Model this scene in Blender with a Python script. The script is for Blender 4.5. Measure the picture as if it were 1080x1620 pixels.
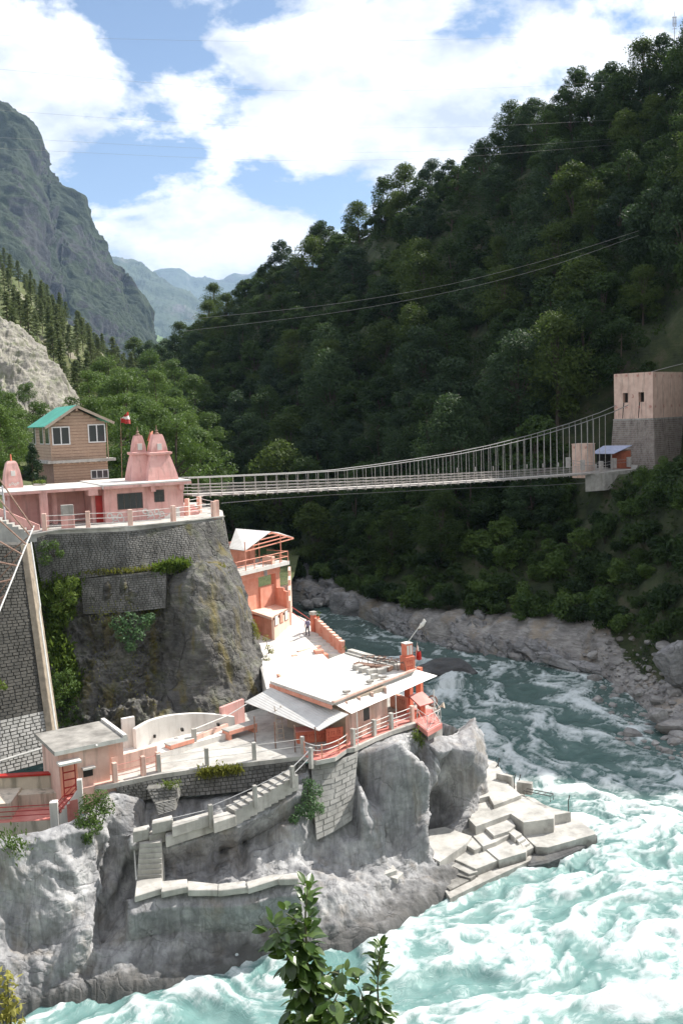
import bpy, bmesh, math, random
import numpy as np
from mathutils import Vector, Matrix, Euler
random.seed(7)
RNG = np.random.default_rng(11)
SC = bpy.context.scene
COL = SC.collection
for o in list(bpy.data.objects): bpy.data.objects.remove(o)

# ------------------------------------------------------------------ camera
F = 1550.0; PITCH = math.atan(150 / F); ROLL = math.radians(2.1); CAMH = 32.0
fw = np.array([0, math.cos(PITCH), -math.sin(PITCH)])
_u = np.array([0, math.sin(PITCH), math.cos(PITCH)]); _r = np.array([1.0, 0, 0])
rt = _r * math.cos(ROLL) - _u * math.sin(ROLL); up = _u * math.cos(ROLL) + _r * math.sin(ROLL)
EYE = np.array([0, 0, CAMH])
cd = bpy.data.cameras.new('camera'); cam = bpy.data.objects.new('camera', cd); COL.objects.link(cam)
cd.sensor_fit = 'VERTICAL'; cd.sensor_height = 24; cd.lens = 24 * F / 1620
cd.clip_start = 0.3; cd.clip_end = 40000
cam.matrix_world = Matrix(((rt[0], up[0], -fw[0], 0), (rt[1], up[1], -fw[1], 0), (rt[2], up[2], -fw[2], CAMH), (0, 0, 0, 1)))
SC.camera = cam

# ------------------------------------------------------------------ sky, sun, exposure
SUN_AZ = math.radians(58); SUN_EL = math.radians(46)      # azimuth from +Y towards +X
sund = Vector((math.sin(SUN_AZ) * math.cos(SUN_EL), math.cos(SUN_AZ) * math.cos(SUN_EL), math.sin(SUN_EL)))
W = bpy.data.worlds.new('World'); SC.world = W; W.use_nodes = True
nt = W.node_tree; nt.nodes.clear()
def wn(t, **k):
    n = nt.nodes.new(t)
    for a, b in k.items(): setattr(n, a, b)
    return n
sky = wn('ShaderNodeTexSky', sky_type='NISHITA'); sky.sun_disc = False
sky.sun_elevation = SUN_EL; sky.sun_rotation = SUN_AZ; sky.altitude = 1500; sky.air_density = 1.0; sky.dust_density = 0.4
bg1 = wn('ShaderNodeBackground'); bg1.inputs[1].default_value = 0.09
nt.links.new(sky.outputs[0], bg1.inputs[0])
tc = wn('ShaderNodeTexCoord')
sep = wn('ShaderNodeSeparateXYZ'); nt.links.new(tc.outputs['Generated'], sep.inputs[0])
addz = wn('ShaderNodeMath', operation='ADD'); addz.inputs[1].default_value = 0.30; nt.links.new(sep.outputs[2], addz.inputs[0])
mx = wn('ShaderNodeMath', operation='MAXIMUM'); mx.inputs[1].default_value = 0.08; nt.links.new(addz.outputs[0], mx.inputs[0])
dx = wn('ShaderNodeMath', operation='DIVIDE'); nt.links.new(sep.outputs[0], dx.inputs[0]); nt.links.new(mx.outputs[0], dx.inputs[1])
dy = wn('ShaderNodeMath', operation='DIVIDE'); nt.links.new(sep.outputs[1], dy.inputs[0]); nt.links.new(mx.outputs[0], dy.inputs[1])
cmb = wn('ShaderNodeCombineXYZ'); dxo = wn('ShaderNodeMath', operation='ADD'); dxo.inputs[1].default_value = 0.47; nt.links.new(dx.outputs[0], dxo.inputs[0]); nt.links.new(dxo.outputs[0], cmb.inputs[0]); nt.links.new(dy.outputs[0], cmb.inputs[1]); cmb.inputs[2].default_value = 13.6
n1 = wn('ShaderNodeTexNoise'); n1.inputs['Scale'].default_value = 2.5; n1.inputs['Detail'].default_value = 12; n1.inputs['Roughness'].default_value = 0.58; n1.inputs['Distortion'].default_value = 0.15
n2 = wn('ShaderNodeTexNoise'); n2.inputs['Scale'].default_value = 5.0; n2.inputs['Detail'].default_value = 7; n2.inputs['Roughness'].default_value = 0.55
for n in (n1, n2): nt.links.new(cmb.outputs[0], n.inputs['Vector'])
r1 = wn('ShaderNodeValToRGB'); r1.color_ramp.elements[0].position = 0.425; r1.color_ramp.elements[1].position = 0.475
nt.links.new(n1.outputs[0], r1.inputs[0])
r2 = wn('ShaderNodeValToRGB'); e = r2.color_ramp.elements
e[0].position = 0.38; e[0].color = (0.50, 0.54, 0.61, 1); e[1].position = 0.56; e[1].color = (0.92, 0.92, 0.93, 1)
nt.links.new(n2.outputs[0], r2.inputs[0])
bg2 = wn('ShaderNodeBackground'); bg2.inputs[1].default_value = 0.88; nt.links.new(r2.outputs[0], bg2.inputs[0])
ms = wn('ShaderNodeMixShader'); nt.links.new(r1.outputs[0], ms.inputs[0]); nt.links.new(bg1.outputs[0], ms.inputs[1]); nt.links.new(bg2.outputs[0], ms.inputs[2])
wo = wn('ShaderNodeOutputWorld'); nt.links.new(ms.outputs[0], wo.inputs[0])
sl = bpy.data.lights.new('sun', 'SUN'); sl.energy = 5.0; sl.angle = math.radians(0.53); sl.color = (1, 0.955, 0.88)
so = bpy.data.objects.new('sun', sl); COL.objects.link(so); so.location = (60, 40, 150)
so.rotation_euler = sund.to_track_quat('Z', 'Y').to_euler()
SC.view_settings.view_transform = 'Standard'; SC.view_settings.look = 'None'; SC.view_settings.gamma = 1
SC.view_settings.use_curve_mapping = False; SC.view_settings.exposure = 0.72
SC.cycles.use_denoising = True
SC.cycles.max_bounces = 5; SC.cycles.diffuse_bounces = 3; SC.cycles.transparent_max_bounces = 6
SC.cycles.volume_bounces = 0; SC.cycles.sample_clamp_indirect = 6

# ------------------------------------------------------------------ pixels (photo 1080x1620) to places
def ray(x, y): return fw + rt * (x - 540) / F - up * (y - 810) / F
def Z(x, y, z):
    d = ray(x, y); p = EYE + d * (z - CAMH) / d[2]; return Vector(p)
def Y(x, y, yy):
    d = ray(x, y); return Vector(EYE + d * yy / d[1])
def pix(p):
    v = np.array(p) - EYE; w = v @ fw
    return 540 + F * (v @ rt) / w, 810 - F * (v @ up) / w, w

# ------------------------------------------------------------------ noise
_perm = np.random.default_rng(3).permutation(256); _perm = np.concatenate([_perm, _perm, _perm])
_g = np.random.default_rng(5).normal(size=(256, 3)); _g /= np.linalg.norm(_g, axis=1)[:, None]
def noise(p):
    p = np.asarray(p, float); i = np.floor(p).astype(int); f = p - i; i &= 255
    u = f * f * f * (f * (f * 6 - 15) + 10)
    out = 0
    for a in (0, 1):
        wx = u[..., 0] if a else 1 - u[..., 0]
        for b in (0, 1):
            wy = u[..., 1] if b else 1 - u[..., 1]
            for c in (0, 1):
                wz = u[..., 2] if c else 1 - u[..., 2]
                h = _perm[_perm[_perm[i[..., 0] + a] + i[..., 1] + b] + i[..., 2] + c]
                g = _g[h]
                out = out + wx * wy * wz * (g[..., 0] * (f[..., 0] - a) + g[..., 1] * (f[..., 1] - b) + g[..., 2] * (f[..., 2] - c))
    return out * 1.6
def fbm(p, o=4, r=0.5):
    p = np.asarray(p, float); s = 0; a = 1.0
    for k in range(o): s = s + a * noise(p + 17.3 * k); p = p * 2.03; a *= r
    return s
def ridged(p, o=4, r=0.5):
    p = np.asarray(p, float); s = 0; a = 1.0
    for k in range(o): s = s + a * (1 - 2 * np.abs(noise(p + 9.1 * k))); p = p * 2.1; a *= r
    return s

# ------------------------------------------------------------------ mesh helpers
class MB:
    def __init__(s, M=None): s.v = []; s.f = []; s.M = M
    def add(s, vs, fs):
        n = len(s.v)
        if s.M is not None: vs = [s.M @ Vector(p) for p in vs]
        s.v.extend([tuple(p) for p in vs]); s.f.extend([tuple(i + n for i in q) for q in fs]); return s
    def box(s, x0, x1, y0, y1, z0, z1):
        return s.add([(x0, y0, z0), (x1, y0, z0), (x1, y1, z0), (x0, y1, z0), (x0, y0, z1), (x1, y0, z1), (x1, y1, z1), (x0, y1, z1)],
                     [(0, 3, 2, 1), (4, 5, 6, 7), (0, 1, 5, 4), (1, 2, 6, 5), (2, 3, 7, 6), (3, 0, 4, 7)])
    def prism(s, pts, z0, z1):
        """pts (x,y[,z]); z1 None: top follows pts z; z0 may be negative thickness when z1 None"""
        n = len(pts); a = 0
        for i in range(n):
            p, q = pts[i], pts[(i + 1) % n]; a += p[0] * q[1] - q[0] * p[1]
        if a < 0: pts = pts[::-1]
        top = [(p[0], p[1], p[2] if z1 is None else z1) for p in pts]
        bot = [(p[0], p[1], (p[2] - z0) if z1 is None else z0) for p in pts]
        fs = [tuple(range(n, 2 * n)), tuple(range(n - 1, -1, -1))]
        for i in range(n): j = (i + 1) % n; fs.append((i, j, n + j, n + i))
        return s.add(bot + top, fs)
    def bar(s, A, B, w, h=None, upv=(0, 0, 1)):
        A = Vector(A); B = Vector(B); d = B - A
        if d.length < 1e-6: return s
        h = w if h is None else h
        d.normalize(); U = Vector(upv)
        if abs(d.dot(U)) > 0.98: U = Vector((0, 1, 0))
        R = d.cross(U).normalized(); U = R.cross(d)
        q = [R * (-w / 2) - U * h / 2, R * (w / 2) - U * h / 2, R * (w / 2) + U * h / 2, R * (-w / 2) + U * h / 2]
        return s.add([A + k for k in q] + [B + k for k in q], [(3, 2, 1, 0), (4, 5, 6, 7), (0, 1, 5, 4), (1, 2, 6, 5), (2, 3, 7, 6), (3, 0, 4, 7)])
    def tube(s, pts, r, n=6, r1=None):
        pts = [Vector(p) for p in pts]; m = len(pts); vs = []; fs = []
        for i, p in enumerate(pts):
            d = (pts[min(i + 1, m - 1)] - pts[max(i - 1, 0)]).normalized()
            U = Vector((0, 0, 1)) if abs(d.z) < 0.95 else Vector((0, 1, 0))
            R = d.cross(U).normalized(); U = R.cross(d)
            rr = r if r1 is None else r + (r1 - r) * i / max(1, m - 1)
            if isinstance(r, (list, tuple)): rr = r[i]
            for k in range(n):
                a = 2 * math.pi * k / n; vs.append(p + R * math.cos(a) * rr + U * math.sin(a) * rr)
        for i in range(m - 1):
            for k in range(n):
                j = (k + 1) % n; fs.append((i * n + k, i * n + j, (i + 1) * n + j, (i + 1) * n + k))
        fs.append(tuple(range(n - 1, -1, -1))); fs.append(tuple((m - 1) * n + k for k in range(n)))
        return s.add(vs, fs)
    def loft(s, rings):
        n = len(rings[0]); vs = [p for r in rings for p in r]; fs = []
        for i in range(len(rings) - 1):
            for k in range(n):
                j = (k + 1) % n; fs.append((i * n + k, i * n + j, (i + 1) * n + j, (i + 1) * n + k))
        fs.append(tuple(range(n - 1, -1, -1))); fs.append(tuple((len(rings) - 1) * n + k for k in range(n)))
        return s.add(vs, fs)
    def sheet(s, a, b, c, d, t):
        """thin solid quad a,b,c,d (seen from above ccw), thickness t downwards"""
        P = [Vector(x) for x in (a, b, c, d)]; nrm = (P[1] - P[0]).cross(P[2] - P[0]).normalized()
        if nrm.z < 0: nrm = -nrm
        Q = [p - nrm * t for p in P]
        return s.add(P + Q, [(0, 1, 2, 3), (7, 6, 5, 4), (0, 4, 5, 1), (1, 5, 6, 2), (2, 6, 7, 3), (3, 7, 4, 0)])
    def build(s, name, mat, parent=None, smooth=False, bevel=0):
        off = Vector((0, 0, 0)); q = parent
        while q is not None: off += q.location; q = q.parent
        me = bpy.data.meshes.new(name)
        me.from_pydata([(x - off[0], y - off[1], z - off[2]) for x, y, z in s.v], [], s.f)
        b = bmesh.new(); b.from_mesh(me); bmesh.ops.recalc_face_normals(b, faces=b.faces)
        if bevel: bmesh.ops.bevel(b, geom=[e for e in b.edges if len(e.link_faces) == 2 and e.calc_face_angle(0) > 0.6], offset=bevel, segments=1, affect='EDGES')
        b.to_mesh(me); b.free()
        if smooth: me.polygons.foreach_set('use_smooth', [True] * len(me.polygons))
        if mat is not None: me.materials.append(mat)
        o = bpy.data.objects.new(name, me); COL.objects.link(o); o.parent = parent
        return o
def grid_obj(name, P, mat, parent=None, attrs=None, closed=False):
    """P (n,m,3) array -> smooth grid mesh"""
    n, m = P.shape[:2]
    idx = np.arange(n * m).reshape(n, m)
    a, b, c, d = idx[:-1, :-1], idx[1:, :-1], idx[1:, 1:], idx[:-1, 1:]
    q = np.stack([a, d, c, b], -1).reshape(-1, 4)
    me = bpy.data.meshes.new(name); me.vertices.add(n * m); me.vertices.foreach_set('co', P.reshape(-1).astype(np.float32))
    me.loops.add(q.size); me.loops.foreach_set('vertex_index', q.reshape(-1).astype(np.int32))
    me.polygons.add(len(q)); me.polygons.foreach_set('loop_start', np.arange(0, q.size, 4).astype(np.int32))
    me.update(calc_edges=True); me.validate()
    me.polygons.foreach_set('use_smooth', [True] * len(me.polygons))
    for k, arr in (attrs or {}).items():
        at = me.attributes.new(k, 'FLOAT', 'POINT'); at.data.foreach_set('value', arr.reshape(-1).astype(np.float32))
    me.materials.append(mat)
    o = bpy.data.objects.new(name, me); COL.objects.link(o); o.parent = parent
    return o
def quads_obj(name, V, mat, parent=None, attrs=None, smooth=False):
    """V (n,4,3) loose quads"""
    n = len(V); me = bpy.data.meshes.new(name); me.vertices.add(n * 4); me.vertices.foreach_set('co', V.reshape(-1).astype(np.float32))
    me.loops.add(n * 4); me.loops.foreach_set('vertex_index', np.arange(n * 4).astype(np.int32))
    me.polygons.add(n); me.polygons.foreach_set('loop_start', (np.arange(n) * 4).astype(np.int32)); me.update(calc_edges=True)
    for k, arr in (attrs or {}).items():
        at = me.attributes.new(k, 'FLOAT', 'POINT'); at.data.foreach_set('value', np.repeat(arr, 4).astype(np.float32))
    me.materials.append(mat)
    o = bpy.data.objects.new(name, me); COL.objects.link(o); o.parent = parent
    return o
def tag(o, label=None, cat=None, group=None, kind=None):
    if label: o['label'] = label
    if cat: o['category'] = cat
    if group: o['group'] = group
    if kind: o['kind'] = kind
    return o
def thing(name, label, cat, loc=(0, 0, 0), group=None):
    o = bpy.data.objects.new(name, None); COL.objects.link(o); o.location = loc; o.empty_display_size = 0.3
    return tag(o, label, cat, group)
def copy_tree(o, parent=None):
    c = o.copy(); COL.objects.link(c); c.parent = parent
    for ch in o.children: copy_tree(ch, c)
    return c
class Frame:
    """a building's own axes: u along its front to the right, v inward, w up"""
    def __init__(s, origin, deg):
        a = math.radians(deg); s.o = Vector(origin); s.u = Vector((math.cos(a), math.sin(a), 0)); s.n = Vector((-math.sin(a), math.cos(a), 0))
        s.M = Matrix(((s.u.x, s.n.x, 0, s.o.x), (s.u.y, s.n.y, 0, s.o.y), (0, 0, 1, s.o.z), (0, 0, 0, 1)))
    def uw(s, x, y, v=0.0):
        d = Vector(ray(x, y)); e = Vector(EYE); p0 = s.o + s.n * v
        t = (p0 - e).dot(s.n) / d.dot(s.n); p = e + d * t - s.o
        return p.dot(s.u), p.z
    def uv(s, x, y, w):
        p = Z(x, y, s.o.z + w) - s.o; return p.dot(s.u), p.dot(s.n)
    def rect(s, x0, y0, x1, y1, v=0.0):
        a = s.uw(x0, (y0 + y1) / 2, v)[0]; b = s.uw(x1, (y0 + y1) / 2, v)[0]
        c = s.uw((x0 + x1) / 2, y1, v)[1]; d = s.uw((x0 + x1) / 2, y0, v)[1]
        return a, b, c, d
    def mb(s): return MB(s.M)
    def p(s, u, v, w): return s.M @ Vector((u, v, w))

# ------------------------------------------------------------------ materials
def srgb(r, g, b):
    f = lambda c: c / 12.92 if c <= 0.04045 else ((c + 0.055) / 1.055) ** 2.4
    return (f(r / 255), f(g / 255), f(b / 255), 1)
def C(*c): return (c[0], c[1], c[2], 1)
class Mat:
    def __init__(s, name):
        s.m = bpy.data.materials.new(name); s.m.use_nodes = True; s.t = s.m.node_tree; s.t.nodes.clear()
        s.out = s.n('ShaderNodeOutputMaterial'); s.b = s.n('ShaderNodeBsdfPrincipled'); s.l(s.b.outputs[0], s.out.inputs[0])
        s.tc = s.n('ShaderNodeTexCoord'); s.geo = s.n('ShaderNodeNewGeometry')
    def n(s, t, **k):
        q = s.t.nodes.new(t)
        for a, b in k.items(): setattr(q, a, b)
        return q
    def l(s, a, b): s.t.links.new(a, b)
    def vec(s, scale=(1, 1, 1), rot=(0, 0, 0), src=None):
        q = s.n('ShaderNodeMapping'); q.inputs['Scale'].default_value = scale; q.inputs['Rotation'].default_value = rot
        s.l(src if src is not None else s.geo.outputs['Position'], q.inputs[0]); return q.outputs[0]
    def noise(s, scale, detail=4, rough=0.55, vec=None, dist=0.0):
        q = s.n('ShaderNodeTexNoise'); q.inputs['Scale'].default_value = scale; q.inputs['Detail'].default_value = detail
        q.inputs['Roughness'].default_value = rough; q.inputs['Distortion'].default_value = dist
        s.l(vec if vec is not None else s.geo.outputs['Position'], q.inputs['Vector']); return q.outputs[0]
    def ramp(s, src, stops):
        q = s.n('ShaderNodeValToRGB'); e = q.color_ramp.elements
        while len(e) < len(stops): e.new(0.5)
        for i, (p, c) in enumerate(stops):
            e[i].position = p; e[i].color = c if hasattr(c, '__len__') else (c, c, c, 1)
        s.l(src, q.inputs[0]); return q.outputs[0]
    def mix(s, fac, a, b, mode='MIX'):
        q = s.n('ShaderNodeMix', data_type='RGBA', blend_type=mode)
        for v, i in ((fac, 0), (a, 6), (b, 7)):
            if hasattr(v, 'links'): s.l(v, q.inputs[i])
            else: q.inputs[i].default_value = v
        return q.outputs[2]
    def math(s, op, a, b=0.0):
        q = s.n('ShaderNodeMath', operation=op)
        for v, i in ((a, 0), (b, 1)):
            if hasattr(v, 'links'): s.l(v, q.inputs[i])
            else: q.inputs[i].default_value = v
        return q.outputs[0]
    def attr(s, name): q = s.n('ShaderNodeAttribute', attribute_name=name); return q.outputs['Fac']
    def color(s, c):
        if hasattr(c, 'links'): s.l(c, s.b.inputs['Base Color'])
        else: s.b.inputs['Base Color'].default_value = c
        return s
    def set(s, **k):
        for a, v in k.items():
            i = s.b.inputs[a.replace('_', ' ')]
            if hasattr(v, 'links'): s.l(v, i)
            else: i.default_value = v
        return s
    def bump(s, h, strength=0.3, dist=0.05):
        q = s.n('ShaderNodeBump'); q.inputs['Strength'].default_value = strength; q.inputs['Distance'].default_value = dist
        s.l(h, q.inputs['Height']); s.l(q.outputs[0], s.b.inputs['Normal']); return s
def paint(name, c, c2, scale=1.2, rough=0.8, streak=None, samt=0.35, bump=0.15, bscale=14, lo=0.35, hi=0.65):
    m = Mat(name); col = m.ramp(m.noise(scale, 6, 0.6), [(lo, c), (hi, c2)])
    if streak is not None:
        st = m.ramp(m.noise(1.0, 5, 0.6, m.vec((2.2, 2.2, 0.28))), [(0.5, 0.0), (0.72, samt)])
        col = m.mix(st, col, streak)
    m.color(col).set(Roughness=rough).bump(m.noise(bscale, 5, 0.6), bump, 0.03)
    return m.m
M = {}
M['pink'] = paint('pink_limewash', srgb(224, 178, 171), srgb(208, 155, 148), 0.9, 0.85, srgb(140, 104, 96), 0.6)
M['pinkpale'] = paint('pale_pink_limewash', srgb(226, 192, 178), srgb(212, 172, 158), 0.9, 0.85, srgb(128, 106, 94), 0.6)
M['peach'] = paint('peach_limewash', srgb(238, 205, 188), srgb(230, 190, 170), 0.8, 0.85, srgb(190, 150, 130), 0.25)
M['coral'] = paint('coral_paint', srgb(232, 166, 144), srgb(218, 146, 122), 1.5, 0.7, srgb(150, 80, 62), 0.3)
M['orange'] = paint('orange_paint', srgb(224, 134, 106), srgb(206, 112, 86), 2.0, 0.65, srgb(140, 60, 45), 0.3)
M['redfloor'] = paint('red_oxide_floor', srgb(216, 146, 136), srgb(194, 116, 108), 1.0, 0.6)
M['redpaint'] = paint('red_enamel', srgb(176, 42, 36), srgb(150, 34, 30), 3, 0.45)
M['white'] = paint('white_limewash', C(0.74, 0.71, 0.67), C(0.64, 0.61, 0.57), 0.9, 0.85, C(0.36, 0.33, 0.29), 0.4)
M['cream'] = paint('cream_plaster', C(0.62, 0.54, 0.44), C(0.50, 0.43, 0.35), 0.9, 0.85, C(0.13, 0.12, 0.09), 0.75)
M['beige'] = paint('beige_panel', C(0.46, 0.38, 0.30), C(0.38, 0.31, 0.25), 2, 0.7)
M['concrete'] = paint('weathered_concrete', C(0.46, 0.44, 0.41), C(0.30, 0.285, 0.26), 1.1, 0.9, C(0.12, 0.11, 0.095), 0.5, 0.3)
M['slab'] = paint('pale_concrete_slab', C(0.55, 0.53, 0.49), C(0.34, 0.325, 0.30), 0.7, 0.9, C(0.20, 0.185, 0.165), 0.5, 0.35)
def ghat():
    m = Mat('ghat_concrete'); sz = m.n('ShaderNodeSeparateXYZ'); m.l(m.geo.outputs['Position'], sz.inputs[0])
    col = m.ramp(m.noise(0.6, 7, 0.65), [(0.34, C(0.30, 0.29, 0.27)), (0.52, C(0.46, 0.445, 0.415)), (0.68, C(0.56, 0.54, 0.505))])
    col = m.mix(m.ramp(m.noise(1.6, 8, 0.7), [(0.56, 0.0), (0.70, 0.55)]), col, C(0.20, 0.19, 0.17))
    wz_ = m.math('ADD', sz.outputs[2], m.math('MULTIPLY', m.math('SUBTRACT', m.noise(1.1, 5, 0.6), 0.5), 1.3))
    wf = m.ramp(wz_, [(0.35, 0.8), (0.85, 0.0)]); col = m.mix(wf, col, C(0.10, 0.095, 0.085))
    m.color(col).set(Roughness=0.88).bump(m.noise(6, 8, 0.65), 0.35, 0.05); return m.m
M['ghat'] = ghat()
M['roofslab'] = paint('roof_screed', C(0.70, 0.67, 0.63), C(0.56, 0.53, 0.49), 0.5, 0.9, None, 0, 0.2)
M['oldroof'] = paint('grey_old_roof', C(0.36, 0.34, 0.31), C(0.17, 0.16, 0.145), 0.9, 0.9, None, 0, 0.3)
M['stonewall'] = paint('rubble_stone', C(0.22, 0.212, 0.20), C(0.10, 0.097, 0.09), 1.1, 0.92, C(0.06, 0.055, 0.05), 0.5, 0.5, 8)
M['blockshade'] = paint('shade_dark_stone_block', C(0.085, 0.08, 0.07), C(0.045, 0.043, 0.038), 1.2, 0.92, C(0.04, 0.04, 0.035), 0.5, 0.5, 9)  # brownish dark stone, darkened further so the wall's shade sits in its colour
M['blockpale'] = paint('pale_stone_block', C(0.40, 0.39, 0.37), C(0.26, 0.255, 0.24), 1.2, 0.92, None, 0, 0.5, 9)
M['mortar'] = paint('mortar_joint', C(0.20, 0.195, 0.18), C(0.12, 0.115, 0.105), 3, 0.95)
M['mortarpale'] = paint('pale_mortar', C(0.5, 0.49, 0.46), C(0.36, 0.35, 0.33), 3, 0.95)
M['mortardark'] = paint('dark_mortar', C(0.10, 0.095, 0.085), C(0.05, 0.048, 0.043), 2, 0.95)
M['edging'] = paint('pale_brown_edging', C(0.36, 0.30, 0.23), C(0.24, 0.20, 0.15), 2.5, 0.9, C(0.12, 0.1, 0.08), 0.5)
M['palerust'] = paint('pale_rusty_pipe', C(0.36, 0.24, 0.19), C(0.24, 0.13, 0.09), 4, 0.7)
M['steel'] = paint('galvanised_steel', C(0.44, 0.44, 0.45), C(0.30, 0.29, 0.29), 4, 0.5)
M['rust'] = paint('rusty_steel', C(0.17, 0.085, 0.055), C(0.26, 0.17, 0.13), 5, 0.75)
M['whitepipe'] = paint('white_pipe', C(0.7, 0.69, 0.66), C(0.58, 0.57, 0.54), 4, 0.5)
M['darkmetal'] = paint('dark_iron', C(0.045, 0.042, 0.04), C(0.08, 0.07, 0.06), 6, 0.6)
M['cable'] = paint('cable_steel', C(0.33, 0.32, 0.31), C(0.22, 0.21, 0.2), 6, 0.5)
M['bridge'] = paint('bridge_pale_paint', C(0.52, 0.48, 0.45), C(0.36, 0.33, 0.31), 3, 0.7)
M['dark'] = paint('dark_void', C(0.02, 0.018, 0.016), C(0.03, 0.028, 0.025), 3, 0.9)
M['towerpink'] = paint('tower_pale_pink', srgb(230, 200, 184), srgb(212, 178, 162), 1.0, 0.85, srgb(120, 92, 84), 0.5)
M['trunk'] = paint('bark', C(0.10, 0.075, 0.055), C(0.06, 0.045, 0.035), 4, 0.95, None, 0, 0.6)
M['stem'] = paint('green_stem', C(0.14, 0.16, 0.07), C(0.10, 0.09, 0.05), 10, 0.7)
M['winframe'] = paint('white_window_frame', C(0.72, 0.72, 0.72), C(0.62, 0.62, 0.62), 4, 0.5)
M['blue_tin'] = paint('bluish_tin', srgb(176, 182, 205), srgb(150, 158, 186), 2, 0.45)
def tin(name, c1, c2, dirx, pitch=0.18):
    m = Mat(name); w = m.n('ShaderNodeTexWave'); w.wave_type = 'BANDS'; w.bands_direction = 'X'; w.inputs['Scale'].default_value = 1 / pitch / 3.2
    m.l(m.vec((1, 1, 1), (0, 0, -dirx)), w.inputs['Vector'])
    col = m.ramp(m.noise(0.8, 6, 0.6), [(0.35, c1), (0.68, c2)])
    m.color(col).set(Roughness=0.42, Metallic=0.0).bump(w.outputs[0], 0.35, 0.03); return m.m
M['tin'] = tin('corrugated_tin', C(0.66, 0.65, 0.63), C(0.54, 0.52, 0.50), math.radians(35))
M['greentin'] = tin('green_tin', srgb(58, 172, 148), srgb(42, 150, 130), math.radians(27))
def wood():
    m = Mat('varnished_boards'); g = m.noise(1.0, 6, 0.6, m.vec((6, 6, 22)))
    col = m.ramp(g, [(0.3, srgb(190, 163, 142)), (0.7, srgb(158, 130, 110))])
    big = m.ramp(m.noise(0.8, 3), [(0.35, 0.0), (0.7, 0.35)])
    m.color(m.mix(big, col, srgb(132, 110, 94))).set(Roughness=0.6).bump(g, 0.2, 0.01); return m.m
M['wood'] = wood()
def glass():
    m = Mat('window_glass'); m.color(C(0.05, 0.055, 0.06)).set(Roughness=0.08, IOR=1.5); return m.m
M['glass'] = glass()
def rock(name, dark, mid, pale, bandrot=(0.3, 0.5, 0.2), bscale=1.2, bsc=(0.5, 1.2, 7.0), stain=(0.30, 0.20, 0.11), stain_amt=0.5, moss=0.0, banding=0.5, bstr=0.6, wet=0.0, cracks=0.0):
    m = Mat(name)
    n = m.noise(0.35, 8, 0.62); n2 = m.noise(2.2, 8, 0.65)
    v = m.math('ADD', m.math('MULTIPLY', n, 0.65), m.math('MULTIPLY', n2, 0.35))
    col = m.ramp(v, [(0.33, dark), (0.5, mid), (0.66, pale)])
    band = m.noise(bscale, 7, 0.65, m.vec(bsc, bandrot), 0.6)
    col = m.mix(m.ramp(band, [(0.40, banding), (0.56, 0.0)]), col, C(dark[0] * 0.75, dark[1] * 0.75, dark[2] * 0.78))
    st = m.ramp(m.noise(0.5, 6, 0.6, m.vec((1.6, 1.6, 0.22))), [(0.52, 0.0), (0.68, stain_amt)])
    col = m.mix(st, col, C(*stain))
    if moss:
        up_ = m.n('ShaderNodeSeparateXYZ'); m.l(m.geo.outputs['Normal'], up_.inputs[0])
        mo = m.ramp(m.noise(0.7, 7, 0.65), [(0.5, 0.0), (0.62, moss)])
        col = m.mix(mo, col, C(0.07, 0.085, 0.025))
    if wet:      # splashed band along the waterline
        sz = m.n('ShaderNodeSeparateXYZ'); m.l(m.geo.outputs['Position'], sz.inputs[0])
        wz_ = m.math('ADD', sz.outputs[2], m.math('MULTIPLY', m.math('SUBTRACT', m.noise(0.9, 5, 0.6), 0.5), 2.2))
        wf = m.ramp(m.math('MULTIPLY', wz_, 0.5), [(0.25, wet), (0.75, 0.0)]); col = m.mix(wf, col, C(0.07, 0.068, 0.065))
        fc_ = m.noise(0.9, 9, 0.7, m.vec((1, 1, 0.5), (0.2, 0.3, 0))); col = m.mix(m.ramp(fc_, [(0.33, 0.45), (0.42, 0.0)]), col, C(0.12, 0.12, 0.125))
    m.color(col).set(Roughness=0.85)
    h = m.math('ADD', m.math('MULTIPLY', band, 0.6), m.noise(3.0, 9, 0.65))
    if cracks:   # joints and fractures
        wn_ = m.n('ShaderNodeTexNoise'); wn_.inputs['Scale'].default_value = 0.7; wn_.inputs['Detail'].default_value = 5; m.l(m.geo.outputs['Position'], wn_.inputs['Vector'])
        pv = m.n('ShaderNodeVectorMath', operation='ADD'); m.l(m.vec((0.55, 0.55, 0.28), (0.25, -0.45, 0.2)), pv.inputs[0]); m.l(wn_.outputs['Color'], pv.inputs[1])
        vo = m.n('ShaderNodeTexVoronoi', feature='DISTANCE_TO_EDGE'); vo.inputs['Scale'].default_value = 0.85; m.l(pv.outputs[0], vo.inputs['Vector'])
        mask = m.ramp(m.noise(0.4, 4, 0.6), [(0.42, 0.15), (0.58, 1.0)])
        ck = m.math('MULTIPLY', m.ramp(vo.outputs['Distance'], [(0.0, 1.0), (0.035, 0.0)]), mask)
        m.color(m.mix(m.math('MULTIPLY', ck, cracks), col, C(0.05, 0.048, 0.046))); h = m.math('SUBTRACT', h, m.math('MULTIPLY', ck, 1.2 * cracks))
    m.bump(h, bstr, 0.22); return m.m
M['rock'] = rock('river_worn_gneiss', C(0.16, 0.159, 0.164), C(0.335, 0.333, 0.338), C(0.52, 0.515, 0.512), (0.1, 0.45, 0.0), 0.8, (3.2, 1.6, 0.35), (0.32, 0.24, 0.15), 0.28, 0, 0.5, 0.4, wet=0.9, cracks=0.4)
M['darkrock'] = rock('weathered_dark_rock', C(0.05, 0.048, 0.045), C(0.12, 0.115, 0.108), C(0.25, 0.24, 0.225), (0.2, 0.2, 0.4), 0.8, (0.5, 1.2, 5.0), (0.16, 0.125, 0.02), 0.7, 0.35, 0.5, 0.8, cracks=0.7)
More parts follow.
